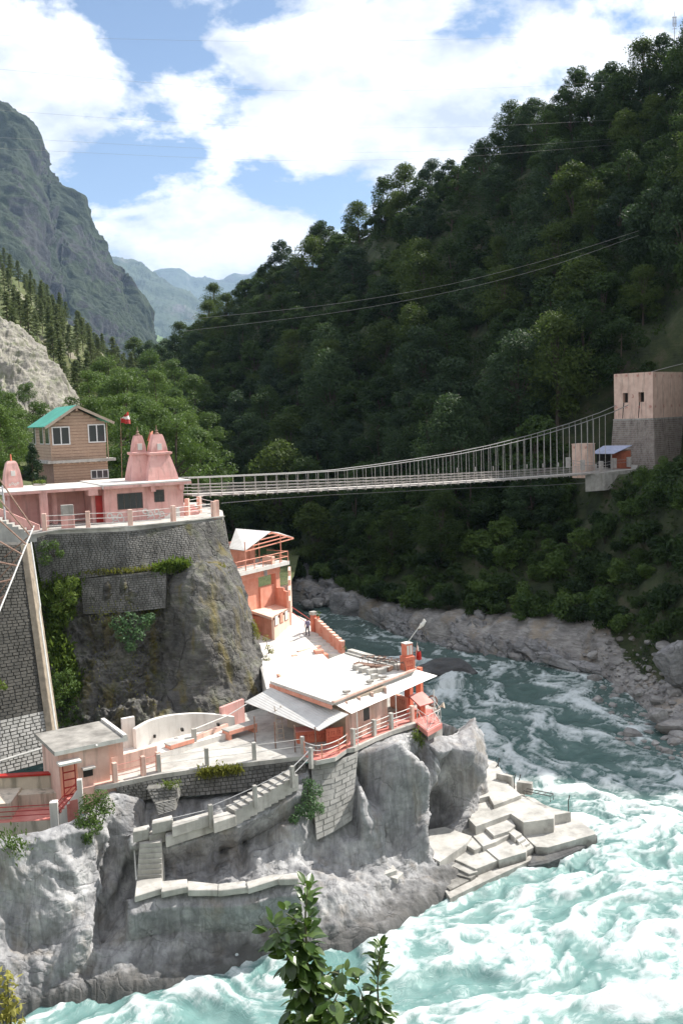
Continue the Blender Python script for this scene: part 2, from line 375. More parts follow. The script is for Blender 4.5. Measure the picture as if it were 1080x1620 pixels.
M['bankrock'] = rock('grey_bank_rock', C(0.16, 0.158, 0.16), C(0.29, 0.285, 0.288), C(0.44, 0.43, 0.425), (0.7, 0.2, 0.5), 0.8, (0.5, 1.2, 5.0), (0.34, 0.27, 0.20), 0.25, 0, 0.5, 0.7, cracks=0.85)
M['boulder'] = rock('boulder_stone', C(0.16, 0.155, 0.15), C(0.32, 0.31, 0.30), C(0.50, 0.48, 0.46), (0.7, 0.2, 0.5), 0.8, (0.5, 1.2, 5.0), (0.3, 0.22, 0.15), 0.3)
M['wetrock'] = rock('wet_dark_rock', C(0.05, 0.05, 0.052), C(0.09, 0.09, 0.092), C(0.16, 0.16, 0.16), (0.7, 0.2, 0.5), 0.8, (0.5, 1.2, 5.0), (0.1, 0.08, 0.05), 0.3)
def leafmat(name, a, b, var=0.3, trans=0.35, rough=0.5, nscale=0.6):
    m = Mat(name); oi = m.n('ShaderNodeObjectInfo')
    n = m.noise(nscale, 4, 0.6, m.tc.outputs['Object'])
    f = m.math('ADD', m.math('MULTIPLY', oi.outputs['Random'], var), m.math('MULTIPLY', n, 1.0))
    f = m.math('SUBTRACT', f, var / 2)
    col = m.ramp(f, [(0.3, a), (0.72, b)])
    m.color(col).set(Roughness=rough); m.b.inputs['Specular IOR Level'].default_value = 0.22 if rough > 0.4 else 0.5
    tr = m.n('ShaderNodeBsdfTranslucent'); m.l(m.mix(0.5, col, C(b[0] * 1.6, b[1] * 1.7, b[2])), tr.inputs[0])
    ms = m.n('ShaderNodeMixShader'); ms.inputs[0].default_value = trans
    m.l(m.b.outputs[0], ms.inputs[1]); m.l(tr.outputs[0], ms.inputs[2]); m.l(ms.outputs[0], m.out.inputs[0]); return m.m
M['leaf'] = leafmat('forest_leaf', C(0.016, 0.035, 0.011), C(0.056, 0.095, 0.022), 0.35, 0.3, 0.6)
M['leaf2'] = leafmat('pale_forest_leaf', C(0.028, 0.050, 0.012), C(0.080, 0.116, 0.026), 0.35, 0.35, 0.6)
M['leaf3'] = leafmat('blue_green_forest_leaf', C(0.022, 0.042, 0.024), C(0.055, 0.092, 0.035), 0.35, 0.3, 0.6)
M['shrubleaf'] = leafmat('shrub_leaf', C(0.045, 0.085, 0.022), C(0.11, 0.17, 0.04), 0.35, 0.35, 0.5)
M['grass'] = leafmat('wall_grass', C(0.07, 0.12, 0.025), C(0.16, 0.21, 0.045), 0.3, 0.35, 0.6, 1.5)
M['mosstuft'] = leafmat('yellow_moss', C(0.14, 0.15, 0.03), C(0.24, 0.24, 0.06), 0.3, 0.3, 0.7, 1.5)
M['bluebush'] = leafmat('bluish_bush_leaf', C(0.06, 0.12, 0.055), C(0.12, 0.20, 0.09), 0.1, 0.3, 0.5, 1.5)
M['pine'] = leafmat('pine_needles', C(0.06, 0.088, 0.036), C(0.13, 0.155, 0.065), 0.3, 0.3, 0.7)
M['conifer'] = leafmat('dark_conifer', C(0.012, 0.03, 0.014), C(0.03, 0.06, 0.022), 0.1, 0.2, 0.5, 2)
M['sapleaf'] = leafmat('glossy_leaf', C(0.035, 0.07, 0.016), C(0.10, 0.16, 0.04), 0.9, 0.28, 0.3, 3)
M['yellowleaf'] = leafmat('yellowing_leaf', C(0.20, 0.20, 0.04), C(0.42, 0.38, 0.12), 0.6, 0.3, 0.5, 4)
# ================================================================== terrain
def crom(P, n):
    """P (k,...)-> n samples by Catmull-Rom along axis 0"""
    P = np.asarray(P, float); k = len(P)
    t = np.linspace(0, k - 1, n); i = np.minimum(t.astype(int), k - 2); f = (t - i).reshape((-1,) + (1,) * (P.ndim - 1))
    g = lambda j: P[np.clip(j, 0, k - 1)]
    p0, p1, p2, p3 = g(i - 1), g(i), g(i + 1), g(i + 2)
    m1 = (p2 - p0) * 0.42; m2 = (p3 - p1) * 0.42
    return (2 * f**3 - 3 * f**2 + 1) * p1 + (f**3 - 2 * f**2 + f) * m1 + (-2 * f**3 + 3 * f**2) * p2 + (f**3 - f**2) * m2
def surf(stations, n, m):
    A = np.array([[tuple(Y(*q)) for q in s] for s in stations])
    A = crom(A, n); A = np.swapaxes(crom(np.swapaxes(A, 0, 1), m), 0, 1); return A
def normals(P):
    du = np.gradient(P, axis=0); dv = np.gradient(P, axis=1)
    N = np.cross(du, dv); N /= np.maximum(np.linalg.norm(N, axis=-1, keepdims=True), 1e-9); return N

# ---- river
xs = np.concatenate([np.linspace(-140, -27, 40), np.arange(-26, 46, 0.2), np.linspace(47, 160, 40)])
ys = np.concatenate([np.linspace(10, 42, 20), np.arange(43, 100, 0.2), np.arange(100, 172, 0.42), np.linspace(173, 300, 50)])
gx, gy = np.meshgrid(xs, ys, indexing='ij')
cl = np.array([(-70, 235), (-36, 196), (-14, 172), (2, 152), (13, 128), (18, 106), (20, 90), (26, 74), (22, 60), (6, 52), (-15, 46), (-50, 38), (-120, 30)], float)
cls = crom(cl, 160)
best = np.full(gx.shape, 1e9); S_ = np.zeros(gx.shape); T_ = np.zeros(gx.shape); acc = 0
for a, b in zip(cls[:-1], cls[1:]):
    d = b - a; L = np.linalg.norm(d); d = d / L
    px_, py_ = gx - a[0], gy - a[1]
    s = np.clip(px_ * d[0] + py_ * d[1], 0, L); t = -px_ * d[1] + py_ * d[0]
    q = (px_ - d[0] * s)**2 + (py_ - d[1] * s)**2
    m_ = q < best; best = np.where(m_, q, best); S_ = np.where(m_, acc + s, S_); T_ = np.where(m_, np.sign(t) * np.sqrt(q), T_); acc += L
warp = np.stack([gx * 0.09, gy * 0.09, 0 * gx + 2.2], -1)
wx_ = fbm(warp, 3) * 3.2; wy_ = fbm(warp + 31, 3) * 3.2
q3 = np.stack([(S_ + wx_) * 0.11, (T_ + wy_) * 0.30, 0 * S_], -1)
big = fbm(q3, 4, 0.55)
iso = fbm(np.stack([(gx + wx_) * 0.35, (gy + wy_) * 0.35, 0 * gx + 7], -1), 5, 0.62)
rid = ridged(np.stack([(S_ + wx_ * 1.6) * 0.16, (T_ + wy_ * 1.6) * 0.42, 0 * S_ + 4], -1), 4, 0.55)
fine = fbm(np.stack([gx * 1.5, gy * 1.5, 0 * gx + 1], -1), 3, 0.6)
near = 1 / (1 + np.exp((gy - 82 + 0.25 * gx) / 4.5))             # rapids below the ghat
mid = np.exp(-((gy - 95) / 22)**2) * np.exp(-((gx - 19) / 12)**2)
turb = 0.22 + 0.75 * near + 0.55 * mid
turb = np.where(gy > 125, turb * 0.7, turb)
wz = turb * (0.52 * big + 0.12 * iso + 0.19 * (rid - 0.6) + 0.03 * fine)
wp2 = np.stack([gx * 0.5, gy * 0.5, 0 * gx + 3], -1); w2x = fbm(wp2, 3) * 1.1; w2y = fbm(wp2 + 13, 3) * 1.1
wisp = ridged(np.stack([(S_ + wx_ * 1.5 + w2x) * 0.30, (T_ + wy_ * 1.5 + w2y) * 0.75, 0 * S_ + 8], -1), 4, 0.6)
foam = 0.42 * rid + 0.46 * wisp + 0.30 * iso + 0.75 * big + 0.10 * fine
foam = foam - 1.02 + 0.29 * near * (1 - 0.75 * np.exp(-(((gx + 4) / 10)**2 + ((gy - 50) / 4.5)**2)) - 0.6 * np.exp(-(((gx - 13) / 5)**2 + ((gy - 65) / 3)**2)) - 0.7 * np.exp(-(((gx - 19) / 4)**2 + ((gy - 60) / 4)**2)) - 0.5 * np.exp(-(((gx - 3) / 4)**2 + ((gy - 53) / 3)**2))) + 0.24 * mid - 0.15 * (gy > 125)
foam = np.clip(foam * 1.05 + 0.18, 0, 1)
dr = np.sqrt((gx - 6.3)**2 + ((gy - 116) * 0.8)**2)              # the river parts round a boulder
wz = wz + 0.9 * np.exp(-((dr - 6.5) / 2.0)**2) * (gy > 112); foam = np.clip(foam + 0.6 * np.exp(-((dr - 6.0) / 1.3)**2), 0, 1)
def watermat():
    m = Mat('glacial_river_water'); fo = m.attr('foam')
    cx = m.n('ShaderNodeCombineXYZ'); m.l(m.attr('flow_s'), cx.inputs[0]); m.l(m.attr('flow_t'), cx.inputs[1])
    fl = m.vec((0.45, 1.25, 1), (0, 0, 0), cx.outputs[0]); wv = m.vec((1, 1, 0.4))
    br = m.noise(0.95, 9, 0.68, fl, 1.1); br2 = m.noise(0.35, 5, 0.6); br3 = m.noise(5.0, 9, 0.75, fl, 1.4)
    f = m.math('ADD', fo, m.math('MULTIPLY', m.math('SUBTRACT', br, 0.5), 1.15)); f = m.math('ADD', f, m.math('MULTIPLY', m.math('SUBTRACT', br3, 0.5), 1.05))
    f = m.math('ADD', f, m.math('MULTIPLY', m.math('SUBTRACT', m.noise(17.0, 6, 0.75, fl, 0.6), 0.5), 0.7))
    f = m.ramp(f, [(0.16, 0.0), (0.42, 0.28), (0.70, 0.72), (1.0, 1.0)])
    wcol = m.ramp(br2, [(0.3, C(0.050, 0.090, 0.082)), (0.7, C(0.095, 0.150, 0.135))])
    wcol = m.mix(m.attr('aer_sunlit'), wcol, m.ramp(br2, [(0.3, C(0.11, 0.225, 0.215)), (0.7, C(0.19, 0.32, 0.305))]))  # near reach paler: bubbles plus painted sunlit tone; upstream carries painted shade
    col = m.mix(f, wcol, C(0.66, 0.71, 0.715))
    m.color(col).set(Roughness=m.ramp(f, [(0, 0.18), (1, 0.8)]), IOR=1.33)
    h = m.math('ADD', br, m.math('MULTIPLY', br3, 0.9))
    m.bump(h, 0.6, 0.10); return m.m
M['water'] = watermat()
river = grid_obj('river_water', np.stack([gx, gy, wz], -1), M['water'], attrs={'foam': foam, 'aer_sunlit': np.clip(near + 0.25 * mid, 0, 1), 'flow_s': S_ + 1.4 * wx_ + w2x, 'flow_t': T_ + 1.4 * wy_ + w2y}); tag(river, kind='structure')
def water_z(x, y): i = np.searchsorted(xs, x); j = np.searchsorted(ys, y); return float(wz[min(i, len(xs) - 1), min(j, len(ys) - 1)])

def blocky(P, size, rot, seed=0, crack=0.07, warp=0.5):
    """angular joint blocks: a random offset for each cell and a groove along the joints"""
    c, s = math.cos(rot), math.sin(rot)
    Q = np.stack([P[..., 0] * c + P[..., 2] * s, P[..., 1], -P[..., 0] * s + P[..., 2] * c], -1) / np.array(size)
    Q = Q + warp * np.stack([fbm(P * 0.35 + seed, 3), fbm(P * 0.35 + seed + 7, 3), fbm(P * 0.35 + seed + 15, 3)], -1)
    Q[..., 0] += 0.5 * (np.floor(Q[..., 2]) % 2)
    ce = np.floor(Q); fr = Q - ce; h = np.sin(ce[..., 0] * 127.1 + ce[..., 1] * 311.7 + ce[..., 2] * 74.7 + seed) * 43758.5453; h = h - np.floor(h)
    e = np.minimum(np.minimum(fr, 1 - fr)[..., 0], np.minimum(fr, 1 - fr)[..., 2])
    tilt = (fr[..., 2] - 0.5) * (np.sin(h * 50)) * 0.5
    return h - 0.5 + tilt - 0.9 * np.exp(-(e / crack)**2)
# ---- lower river cliff: columns of (photo x, photo y, distance) from the terrace edge to the water
ST = [
 [(-170, 1345, 54), (-170, 1395, 53.4), (-170, 1445, 52.8), (-170, 1500, 52), (-170, 1550, 51), (-170, 1605, 50)],
 [(-70, 1340, 54.4), (-70, 1395, 53.8), (-70, 1445, 53.2), (-70, 1495, 52.6), (-70, 1545, 51.8), (-60, 1603, 50.7)],
 [(0, 1330, 55.2), (0, 1390, 54.6), (0, 1440, 54), (0, 1490, 53.3), (0, 1540, 52.4), (10, 1598, 51.3)],
 [(60, 1322, 56), (60, 1380, 55.3), (60, 1430, 54.8), (62, 1490, 53.8), (62, 1540, 52.8), (62, 1585, 51.9)],
 [(108, 1305, 57.4), (108, 1370, 56.6), (110, 1420, 56), (112, 1480, 54.6), (116, 1530, 53.4), (118, 1572, 52.4)],
 [(140, 1290, 59.4), (138, 1350, 58.8), (135, 1410, 57.6), (138, 1470, 55.6), (142, 1520, 54), (145, 1567, 52.6)],
 [(180, 1252, 61.6), (175, 1310, 60.4), (170, 1375, 59), (168, 1445, 56.8), (170, 1510, 54.5), (172, 1562, 52.8)],
 [(228, 1262, 62.8), (226, 1320, 61.6), (222, 1392, 59.4), (220, 1432, 58.4), (225, 1490, 55.9), (228, 1558, 53.1)],
 [(300, 1265, 63.6), (300, 1320, 62), (300, 1388, 60.5), (300, 1422, 58.4), (300, 1480, 56.3), (300, 1550, 53.5)],
 [(370, 1255, 64.6), (370, 1310, 63.2), (370, 1372, 61.4), (370, 1410, 59.4), (375, 1460, 57.5), (385, 1520, 55.3)],
 [(430, 1240, 65.4), (430, 1300, 64), (430, 1355, 62.2), (430, 1395, 60.2), (440, 1440, 58.3), (455, 1500, 56.3)],
 [(487, 1212, 65.8), (490, 1270, 65.2), (492, 1330, 63.4), (495, 1385, 61.4), (505, 1440, 59), (525, 1498, 56.6)],
 [(540, 1200, 66.2), (543, 1255, 65.6), (548, 1320, 63.9), (550, 1380, 62.2), (565, 1430, 60.1), (602, 1470, 58)],
 [(600, 1178, 68.4), (600, 1230, 67), (600, 1300, 65.3), (600, 1365, 63.6), (615, 1410, 62), (652, 1442, 60.4)],
 [(650, 1156, 71.4), (650, 1220, 70.4), (648, 1290, 68.2), (646, 1345, 65.6), (655, 1382, 64.2), (690, 1418, 62.2)],
 [(694, 1166, 71.6), (700, 1225, 71.8), (700, 1290, 70.8), (690, 1330, 67.8), (700, 1365, 66.2), (722, 1405, 63.4)],
 [(716, 1166, 73.2), (733, 1190, 73.8), (742, 1260, 73.6), (744, 1300, 73), (744, 1320, 72.2), (748, 1345, 69.5)],
 [(712, 1150, 80), (735, 1170, 80), (744, 1230, 79), (744, 1260, 78), (744, 1285, 77), (748, 1310, 74.5)],
 [(560, 1110, 96), (570, 1120, 96), (575, 1130, 95.5), (578, 1150, 95), (580, 1160, 94.5), (585, 1172, 93)],
]
NS, NR = 420, 250
P = surf(ST, NS, NR)
tail = P[:, -1:, :] + np.array([0, -1.2, -3.0]); P = np.concatenate([P, (P[:, -1:, :] + tail) / 2, tail], 1)
N = normals(P); N = np.where((N[..., 1:2] > 0) & (np.abs(N[..., 1:2]) > 0.05), -N, N)
sgn = np.sign((N * (P - EYE)).sum(-1, keepdims=True)); N = -N * sgn
wp = np.stack([fbm(P * 0.16, 2), fbm(P * 0.16 + 9, 2), fbm(P * 0.16 + 19, 2)], -1)
d = 0.70 * ridged(P * np.array([0.20, 0.20, 0.11]) + 0.5 * wp, 1) + 0.22 * ridged(P * np.array([0.48, 0.48, 0.22]) + 0.9 * wp + 5, 2, 0.45) + 0.12 * fbm(P * np.array([0.5, 0.5, 0.3]), 3, 0.45)
flute = ridged(np.stack([P[..., 0] * 0.42 + P[..., 2] * 0.20, P[..., 1] * 0.2, P[..., 2] * 0.10], -1), 3, 0.5)
d = d + 0.32 * flute
d = d * np.interp(np.arange(P.shape[1]) / P.shape[1], [0, 0.7, 0.9, 1], [1, 0.85, 0.5, 0.35])[None, :] + 0.07 * blocky(P, (3.4, 3.0, 1.1), -0.5, 5, 0.02, 1.2) + 0.02 * ridged(P * np.array([1.5, 1.5, 0.5]) + 11, 4, 0.6) + 0.02 * fbm(P * 2.6, 3, 0.6)
def bump_at(x, y, D, rx, rz, amp, shear=0.0):
    c = np.array(Y(x, y, D)); q = P - c
    qx = q[..., 0] - shear * q[..., 2]
    return amp * np.exp(-((qx / rx)**2 + (q[..., 2] / rz)**2 + (q[..., 1] / 4.0)**2))
for a in [(598, 1215, 66.8, 0.5, 2.4, 2.4, -0.35), (575, 1240, 65.8, 0.35, 2.4, -1.3, -0.3), (645, 1235, 69.6, 0.4, 2.6, -1.4, 0.3), (625, 1270, 66, 0.7, 2.2, 1.6, -0.3), (555, 1285, 64.6, 0.75, 1.5, 2.0, -0.25), (588, 1310, 64.6, 0.5, 1.8, 0.7, -0.2),
          (722, 1225, 73.6, 0.55, 3.2, 1.7, 0.1), (708, 1175, 72.2, 0.5, 1.6, 1.2, 0.0), (672, 1215, 70.8, 0.9, 2.6, 1.1, 0.45), (640, 1330, 65.8, 0.8, 1.6, 1.3, -0.3),
          (690, 1285, 70.4, 1.7, 1.7, -3.0, 0.2), (612, 1330, 64.6, 0.7, 1.4, -1.1, -0.1), (697, 1195, 71.4, 0.35, 2.2, -1.0, 0.35), (575, 1250, 66, 0.5, 1.8, -0.9, 0),
          (126, 1430, 55.8, 0.45, 3.4, 1.5, 0.0), (165, 1465, 55.6, 0.8, 1.0, -1.9, 0), (155, 1390, 57.6, 0.6, 2.4, -1.2, 0.15), (82, 1490, 54, 1.1, 0.7, -0.8, 0.3), (118, 1545, 53, 1.0, 0.35, -0.6, 0.5),
          (345, 1350, 61.8, 0.6, 1.6, -0.9, 0.3), (320, 1345, 61.8, 1.0, 1.0, 0.9, 0), (385, 1330, 62.6, 0.35, 2.6, -0.8, 0.1), (455, 1330, 63.2, 1.2, 1.5, 0.8, 0.3), (205, 1380, 59.6, 0.5, 2.2, -1.1, 0.2),
          (335, 1525, 54.4, 1.6, 0.4, -0.5, 0.4), (30, 1430, 54.2, 1.0, 1.3, -0.7, 0.1), (520, 1440, 59, 2.0, 0.4, 0.5, -2), (20, 1520, 52.9, 1.4, 0.5, 0.5, 0.4)]:
    d = d + bump_at(*a)
fade = np.ones(P.shape[1]); fade[:14] = np.linspace(0.0, 1, 14)
P = P + N * (d * fade[None, :])[..., None]
P[:, 0, :] += np.array([0, 0.4, 0.0])
# the rock meets the paths, steps and masonry that stand on it
def to_depth(P, D, w):
    """move points along their line of sight to distance D with weight w"""
    v = P - EYE; k = 1 + w * (D / v[..., 1] - 1); return EYE + v * k[..., None]
def pixs(P):
    v = P - EYE; w = v @ fw; return 540 + F * (v @ rt) / w, 810 - F * (v @ up) / w
def conform(P, line, up_px, dn_px, lip, rear):
    X_, Y_ = pixs(P); lx = np.array([q[0] for q in line], float); ly = np.interp(X_, lx, [q[1] for q in line]); ld = np.interp(X_, lx, [Z(*q).y for q in line])
    inx = np.clip((X_ - lx[0] + 6) / 8, 0, 1) * np.clip((lx[-1] + 6 - X_) / 8, 0, 1); dy = Y_ - ly
    a = inx * np.clip(1 - dy / dn_px, 0, 1) * (dy >= 0); P = to_depth(P, ld + lip - 0.032 * dy, np.clip(a * 1.6, 0, 1))
    b = inx * (dy < 0) * (dy > -up_px); tgt = ld + rear * np.clip(-dy / up_px, 0, 1) + lip; b = b * (P[..., 1] < tgt)
    return to_depth(P, tgt, b)
P = conform(P, [(205, 1424, 4.4), (258, 1413, 4.3), (298, 1410, 4.2), (345, 1412, 4.2), (392, 1408, 4.25), (440, 1395, 4.35), (474, 1393, 4.4)], 24, 64, 0.15, 1.6)
P = conform(P, [(205, 1322, 6.7), (262, 1327, 6.4), (345, 1302, 6.6), (374, 1294, 6.9), (430, 1265, 7.3), (476, 1240, 7.9)], 26, 44, 0.15, 1.3)
X_, Y_ = pixs(P)
m_ = (X_ > 214) & (X_ < 262) & (Y_ > 1318) & (Y_ < 1398); zz_ = np.interp(Y_, [1318, 1392], [6.6, 4.5]); dv = ray(238, 1300); tg = (zz_ - CAMH) / ((fw[2] - up[2] * (Y_ - 810) / F) / (fw[1] - up[1] * (Y_ - 810) / F)) + 0.25
P = to_depth(P, tg, (m_ & (P[..., 1] < tg)).astype(float))
m_ = np.clip((X_ - 486) / 6, 0, 1) * np.clip((572 - X_) / 6, 0, 1) * np.clip((1332 - Y_) / 10, 0, 1); tg = 65.3 + 0.0100 * (X_ - 492) - 0.0262 * (Y_ - 1211) + 0.5
P = to_depth(P, tg, m_ * (P[..., 1] < tg))
N = normals(P); N = -N * np.sign((N * (P - EYE)).sum(-1, keepdims=True))
P = P + N * np.interp(np.arange(P.shape[1]) / P.shape[1], [0, 0.8, 0.92, 1], [1, 1, 0.2, 0.1])[None, :, None] * (0.03 * fbm(P * np.array([0.9, 0.9, 0.35]) + 4, 3, 0.5) + 0.055 * ridged(np.stack([P[..., 0] * 0.9 + P[..., 2] * 0.7, P[..., 1] * 0.7, P[..., 2] * 0.25 - P[..., 0] * 0.1], -1) + 8, 4, 0.55))[..., None]
tag(grid_obj('river_cliff', P, M['rock']), kind='structure')
CLIFF = P

# ---- rock face between the lower and the upper terrace
ST2 = [
 [(20, 852, 81), (25, 920, 80), (30, 990, 78.5), (35, 1060, 77), (45, 1120, 75.5), (50, 1175, 74)],
 [(75, 850, 81), (75, 920, 79.8), (80, 990, 78.2), (85, 1060, 76.6), (90, 1120, 75), (92, 1180, 73.4)],
 [(140, 845, 81), (140, 905, 80.2), (140, 970, 79.4), (150, 1040, 77), (150, 1100, 75), (150, 1170, 72.8)],
 [(210, 840, 81), (210, 905, 80), (210, 965, 79.2), (212, 1040, 77.2), (212, 1090, 75.6), (215, 1160, 73)],
 [(268, 832, 82.6), (262, 895, 81.6), (256, 925, 80.8), (254, 1000, 79.6), (258, 1070, 78), (270, 1150, 74)],
 [(315, 827, 84.4), (312, 888, 83), (308, 908, 79.4), (308, 990, 77.4), (312, 1070, 76.6), (325, 1145, 75)],
 [(348, 822, 86.6), (352, 880, 85), (362, 915, 81.6), (370, 1000, 79.6), (376, 1070, 78.4), (382, 1135, 77)],
 [(352, 820, 88), (366, 880, 87), (386, 930, 85.6), (402, 1000, 84), (417, 1060, 82.5), (422, 1110, 81)],
 [(350, 818, 94), (362, 880, 93), (378, 940, 92), (394, 1005, 91), (406, 1060, 90), (410, 1100, 89)],
]
P = surf(ST2, 330, 260); N = normals(P); N = -N * np.sign((N * (P - EYE)).sum(-1, keepdims=True))
leftness = np.clip((-13.5 - P[..., 0]) / 2.5, 0, 1)                  # blocky outcrops on the left, smooth whale-back on the right
d = 0.45 * fbm(P * 0.3, 4, 0.5) + 0.10 * ridged(P * np.array([0.9, 0.9, 0.35]) + 3, 3) * (1 - leftness)
d = d + leftness * (0.62 * (ridged(P * np.array([0.34, 0.34, 0.26]) + 2, 5, 0.62) - 0.5) + 0.22 * np.round(2.2 * fbm(P * 0.8 + 5, 2)))
fade = np.ones(P.shape[1]); fade[:78] = np.clip(np.linspace(-0.6, 1, 78), 0, 1)
P = P + N * (d * fade[None, :])[..., None]
tag(grid_obj('rock_face', P, M['darkrock']), kind='structure')
FACE = P

# ---- right bank and forested hillside: from the water's edge up to the crest
BK = np.array([(-150, 330), (-75, 240), (-26, 182), (-3.5, 165), (6.5, 144), (15, 131), (24.5, 122.5), (29.5, 117), (31, 107), (31.5, 97), (36, 86), (46, 72), (62, 58), (85, 48), (120, 38)], float)
CRp = [(60, 545, 560), (180, 560, 470), (250, 545, 430), (335, 480, 385), (430, 415, 350), (500, 374, 325), (620, 298, 295), (740, 236, 270), (860, 160, 250), (980, 106, 235), (1080, 74, 225)]
CR = [np.array(Y(*q)) - np.array((0, 0, 8.0)) for q in CRp]
CR += [np.array(q, float) for q in [(104, 203, 126), (122, 182, 148), (134, 152, 140), (148, 126, 84), (165, 88, 40), (180, 60, 18)]]  # unseen spur past the right edge, shaped for the shade it throws on the river
nb = 300
B = crom(BK, nb); Cc = crom(np.array(CR), nb)
sv = np.concatenate([np.linspace(0, 1, 170), np.linspace(1.02, 1.5, 25)])
H = np.zeros((nb, len(sv), 3))
for j, s in enumerate(sv):
    s1 = min(s, 1.0)
    H[:, j, :2] = B + (Cc[:, :2] - B) * s
    zz = Cc[:, 2] * (0.82 * s1 + 0.18 * s1**1.8)
    if s > 1: zz = Cc[:, 2] - (s - 1) * Cc[:, 2] * 1.2
    H[:, j, 2] = zz
dist = np.linalg.norm(H[..., :2] - B[:, None, :], axis=-1)
front = np.clip((dist) / 3.0, 0, 1); rockb = np.clip(1 - (dist - 5) / 5, 0, 1)
xr = np.clip((H[..., 0] - 26) / 4, 0, 1) * np.clip((120 - H[..., 1]) / 6, 0, 1)      # the boulder beach lies low
H[..., 2] += 1.6 * front * rockb * (0.75 + 0.5 * fbm(H * 0.16, 3)) * (1 - 0.95 * xr) - 1.2 * (1 - np.clip(dist / 0.8, 0, 1))
H[..., 2] -= xr * np.clip(1 - (dist - 8) / 8, 0, 1) * np.clip(dist, 0, 9) * 0.42
H += (fbm(H * 0.07, 4, 0.5) * 3.0 * np.clip((dist - 8) / 15, 0, 1))[..., None] * np.array([-0.3, -0.3, 0.9])
rd = ridged(np.stack([H[..., 0] * 0.22 + H[..., 2] * 0.15, H[..., 1] * 0.22, H[..., 2] * 0.2], -1), 4, 0.55)
H += (rd * 0.55 * rockb * front)[..., None] * np.array([-0.5, -0.6, 0.5])
# a levelled shoulder where the bridge tower stands
tz = Y(1000, 738, 145).z - 0.8; rr_t = np.sqrt((H[..., 0] - 44)**2 + (H[..., 1] - 146)**2); kk = np.clip((rr_t - 9) / 9, 0, 1); kk = kk * kk * (3 - 2 * kk)
H[..., 2] = np.where(H[..., 2] > tz, tz + (H[..., 2] - tz) * kk, H[..., 2])
kk2 = np.clip((rr_t - 3) / 6, 0, 1); H[..., 2] = np.where((H[..., 2] < tz - 1) & (H[..., 1] > 139), (tz - 1) + (H[..., 2] - tz + 1) * kk2, H[..., 2])
def hillmat():
    m = Mat('forest_floor'); bank = m.attr('bank')
    soil = m.ramp(m.noise(0.3, 6, 0.65), [(0.35, C(0.020, 0.030, 0.012)), (0.52, C(0.045, 0.06, 0.02)), (0.7, C(0.10, 0.085, 0.06))])
    v = m.noise(0.5, 8, 0.65); bd = m.noise(0.8, 7, 0.65, m.vec((0.6, 0.8, 5), (0.5, 0.35, 0.4)), 0.7)
    rc = m.ramp(v, [(0.32, C(0.20, 0.19, 0.185)), (0.5, C(0.33, 0.315, 0.305)), (0.68, C(0.48, 0.455, 0.43))])
    rc = m.mix(m.ramp(bd, [(0.38, 0.6), (0.55, 0.0)]), rc, C(0.13, 0.12, 0.115))
    st = m.ramp(m.noise(0.3, 5, 0.6), [(0.52, 0.0), (0.68, 0.6)]); rc = m.mix(st, rc, C(0.36, 0.28, 0.19))
    f = m.ramp(m.math('ADD', bank, m.math('MULTIPLY', m.math('SUBTRACT', m.noise(0.6, 5, 0.6), 0.5), 0.8)), [(0.42, 0.0), (0.55, 1.0)])
    m.color(m.mix(f, soil, rc)).set(Roughness=0.9)
    m.bump(m.math('ADD', m.math('MULTIPLY', bd, 0.7), m.noise(1.6, 9, 0.65)), 0.7, 0.4); return m.m
M['hill'] = hillmat()
tag(grid_obj('forested_hillside', H, M['hill'], attrs={'bank': np.clip(rockb * 1.0 + 0.0 * xr, 0, 1)}), kind='structure')
HILL = H
# rock shelf along the water, blocky slabs
bl_ = crom(np.array([(-26, 182), (-12, 171.5), (-3.5, 165), (6.5, 144), (15, 131), (24.5, 122.5), (30.5, 118), (33.5, 117.5), (37, 117)], float), 620)
tn = np.gradient(bl_, axis=0); tn /= np.linalg.norm(tn, axis=1)[:, None]; nn = np.stack([-tn[:, 1], tn[:, 0]], 1); nn = np.where((nn[:, 1:2] < 0), -nn, nn)
pr_d = np.interp(np.linspace(0, 1, 130), [0, 0.15, 0.4, 0.65, 1], [-0.8, 0.3, 1.6, 4.6, 11.5]); pr_z = np.interp(np.linspace(0, 1, 130), [0, 0.15, 0.4, 0.65, 1], [-1.5, 0.4, 3.4, 5.4, 7.6])
hs_ = 0.72 + 0.35 * np.stack([fbm(np.stack([bl_[:, 0] * 0.09, bl_[:, 1] * 0.09, 0 * bl_[:, 0] + 5], -1), 3)] * 130, 1); hs_ *= np.linspace(1, 1, 620)[:, None] * np.clip((37.5 - bl_[:, 0:1]) / 9, 0.12, 1)
SB = np.zeros((620, 130, 3)); SB[..., :2] = bl_[:, None, :] + nn[:, None, :] * pr_d[None, :, None]; SB[..., 2] = np.where(pr_z[None, :] > 0, pr_z[None, :] * hs_, pr_z[None, :])
Nb = normals(SB); Nb = -Nb * np.sign((Nb * (SB - EYE)).sum(-1, keepdims=True))
db = 1.7 * blocky(SB, (7.5, 7.0, 3.4), -0.6, 1, 0.03, 0.3) + 0.3 * blocky(SB, (2.6, 3.5, 1.2), -0.6, 9, 0.04, 0.4) + 0.4 * fbm(SB * 0.25, 4) + 0.10 * ridged(SB * 1.2, 3)
SB = SB + Nb * (db * np.clip(np.arange(130) / 14, 0, 1)[None, :] * np.clip((38 - bl_[:, 0:1]) / 9, 0.25, 1))[..., None]
tag(grid_obj('rock_bank', SB, M['bankrock']), kind='structure')
def hill_pt(t, s):
    i = int(np.clip(t * (nb - 1), 0, nb - 1)); j = int(np.clip(np.searchsorted(sv, s), 0, len(sv) - 1)); return HILL[i, j]
def hill_at(x, y):
    k = np.argmin((HILL[..., 0] - x)**2 + (HILL[..., 1] - y)**2); return HILL.reshape(-1, 3)[k]

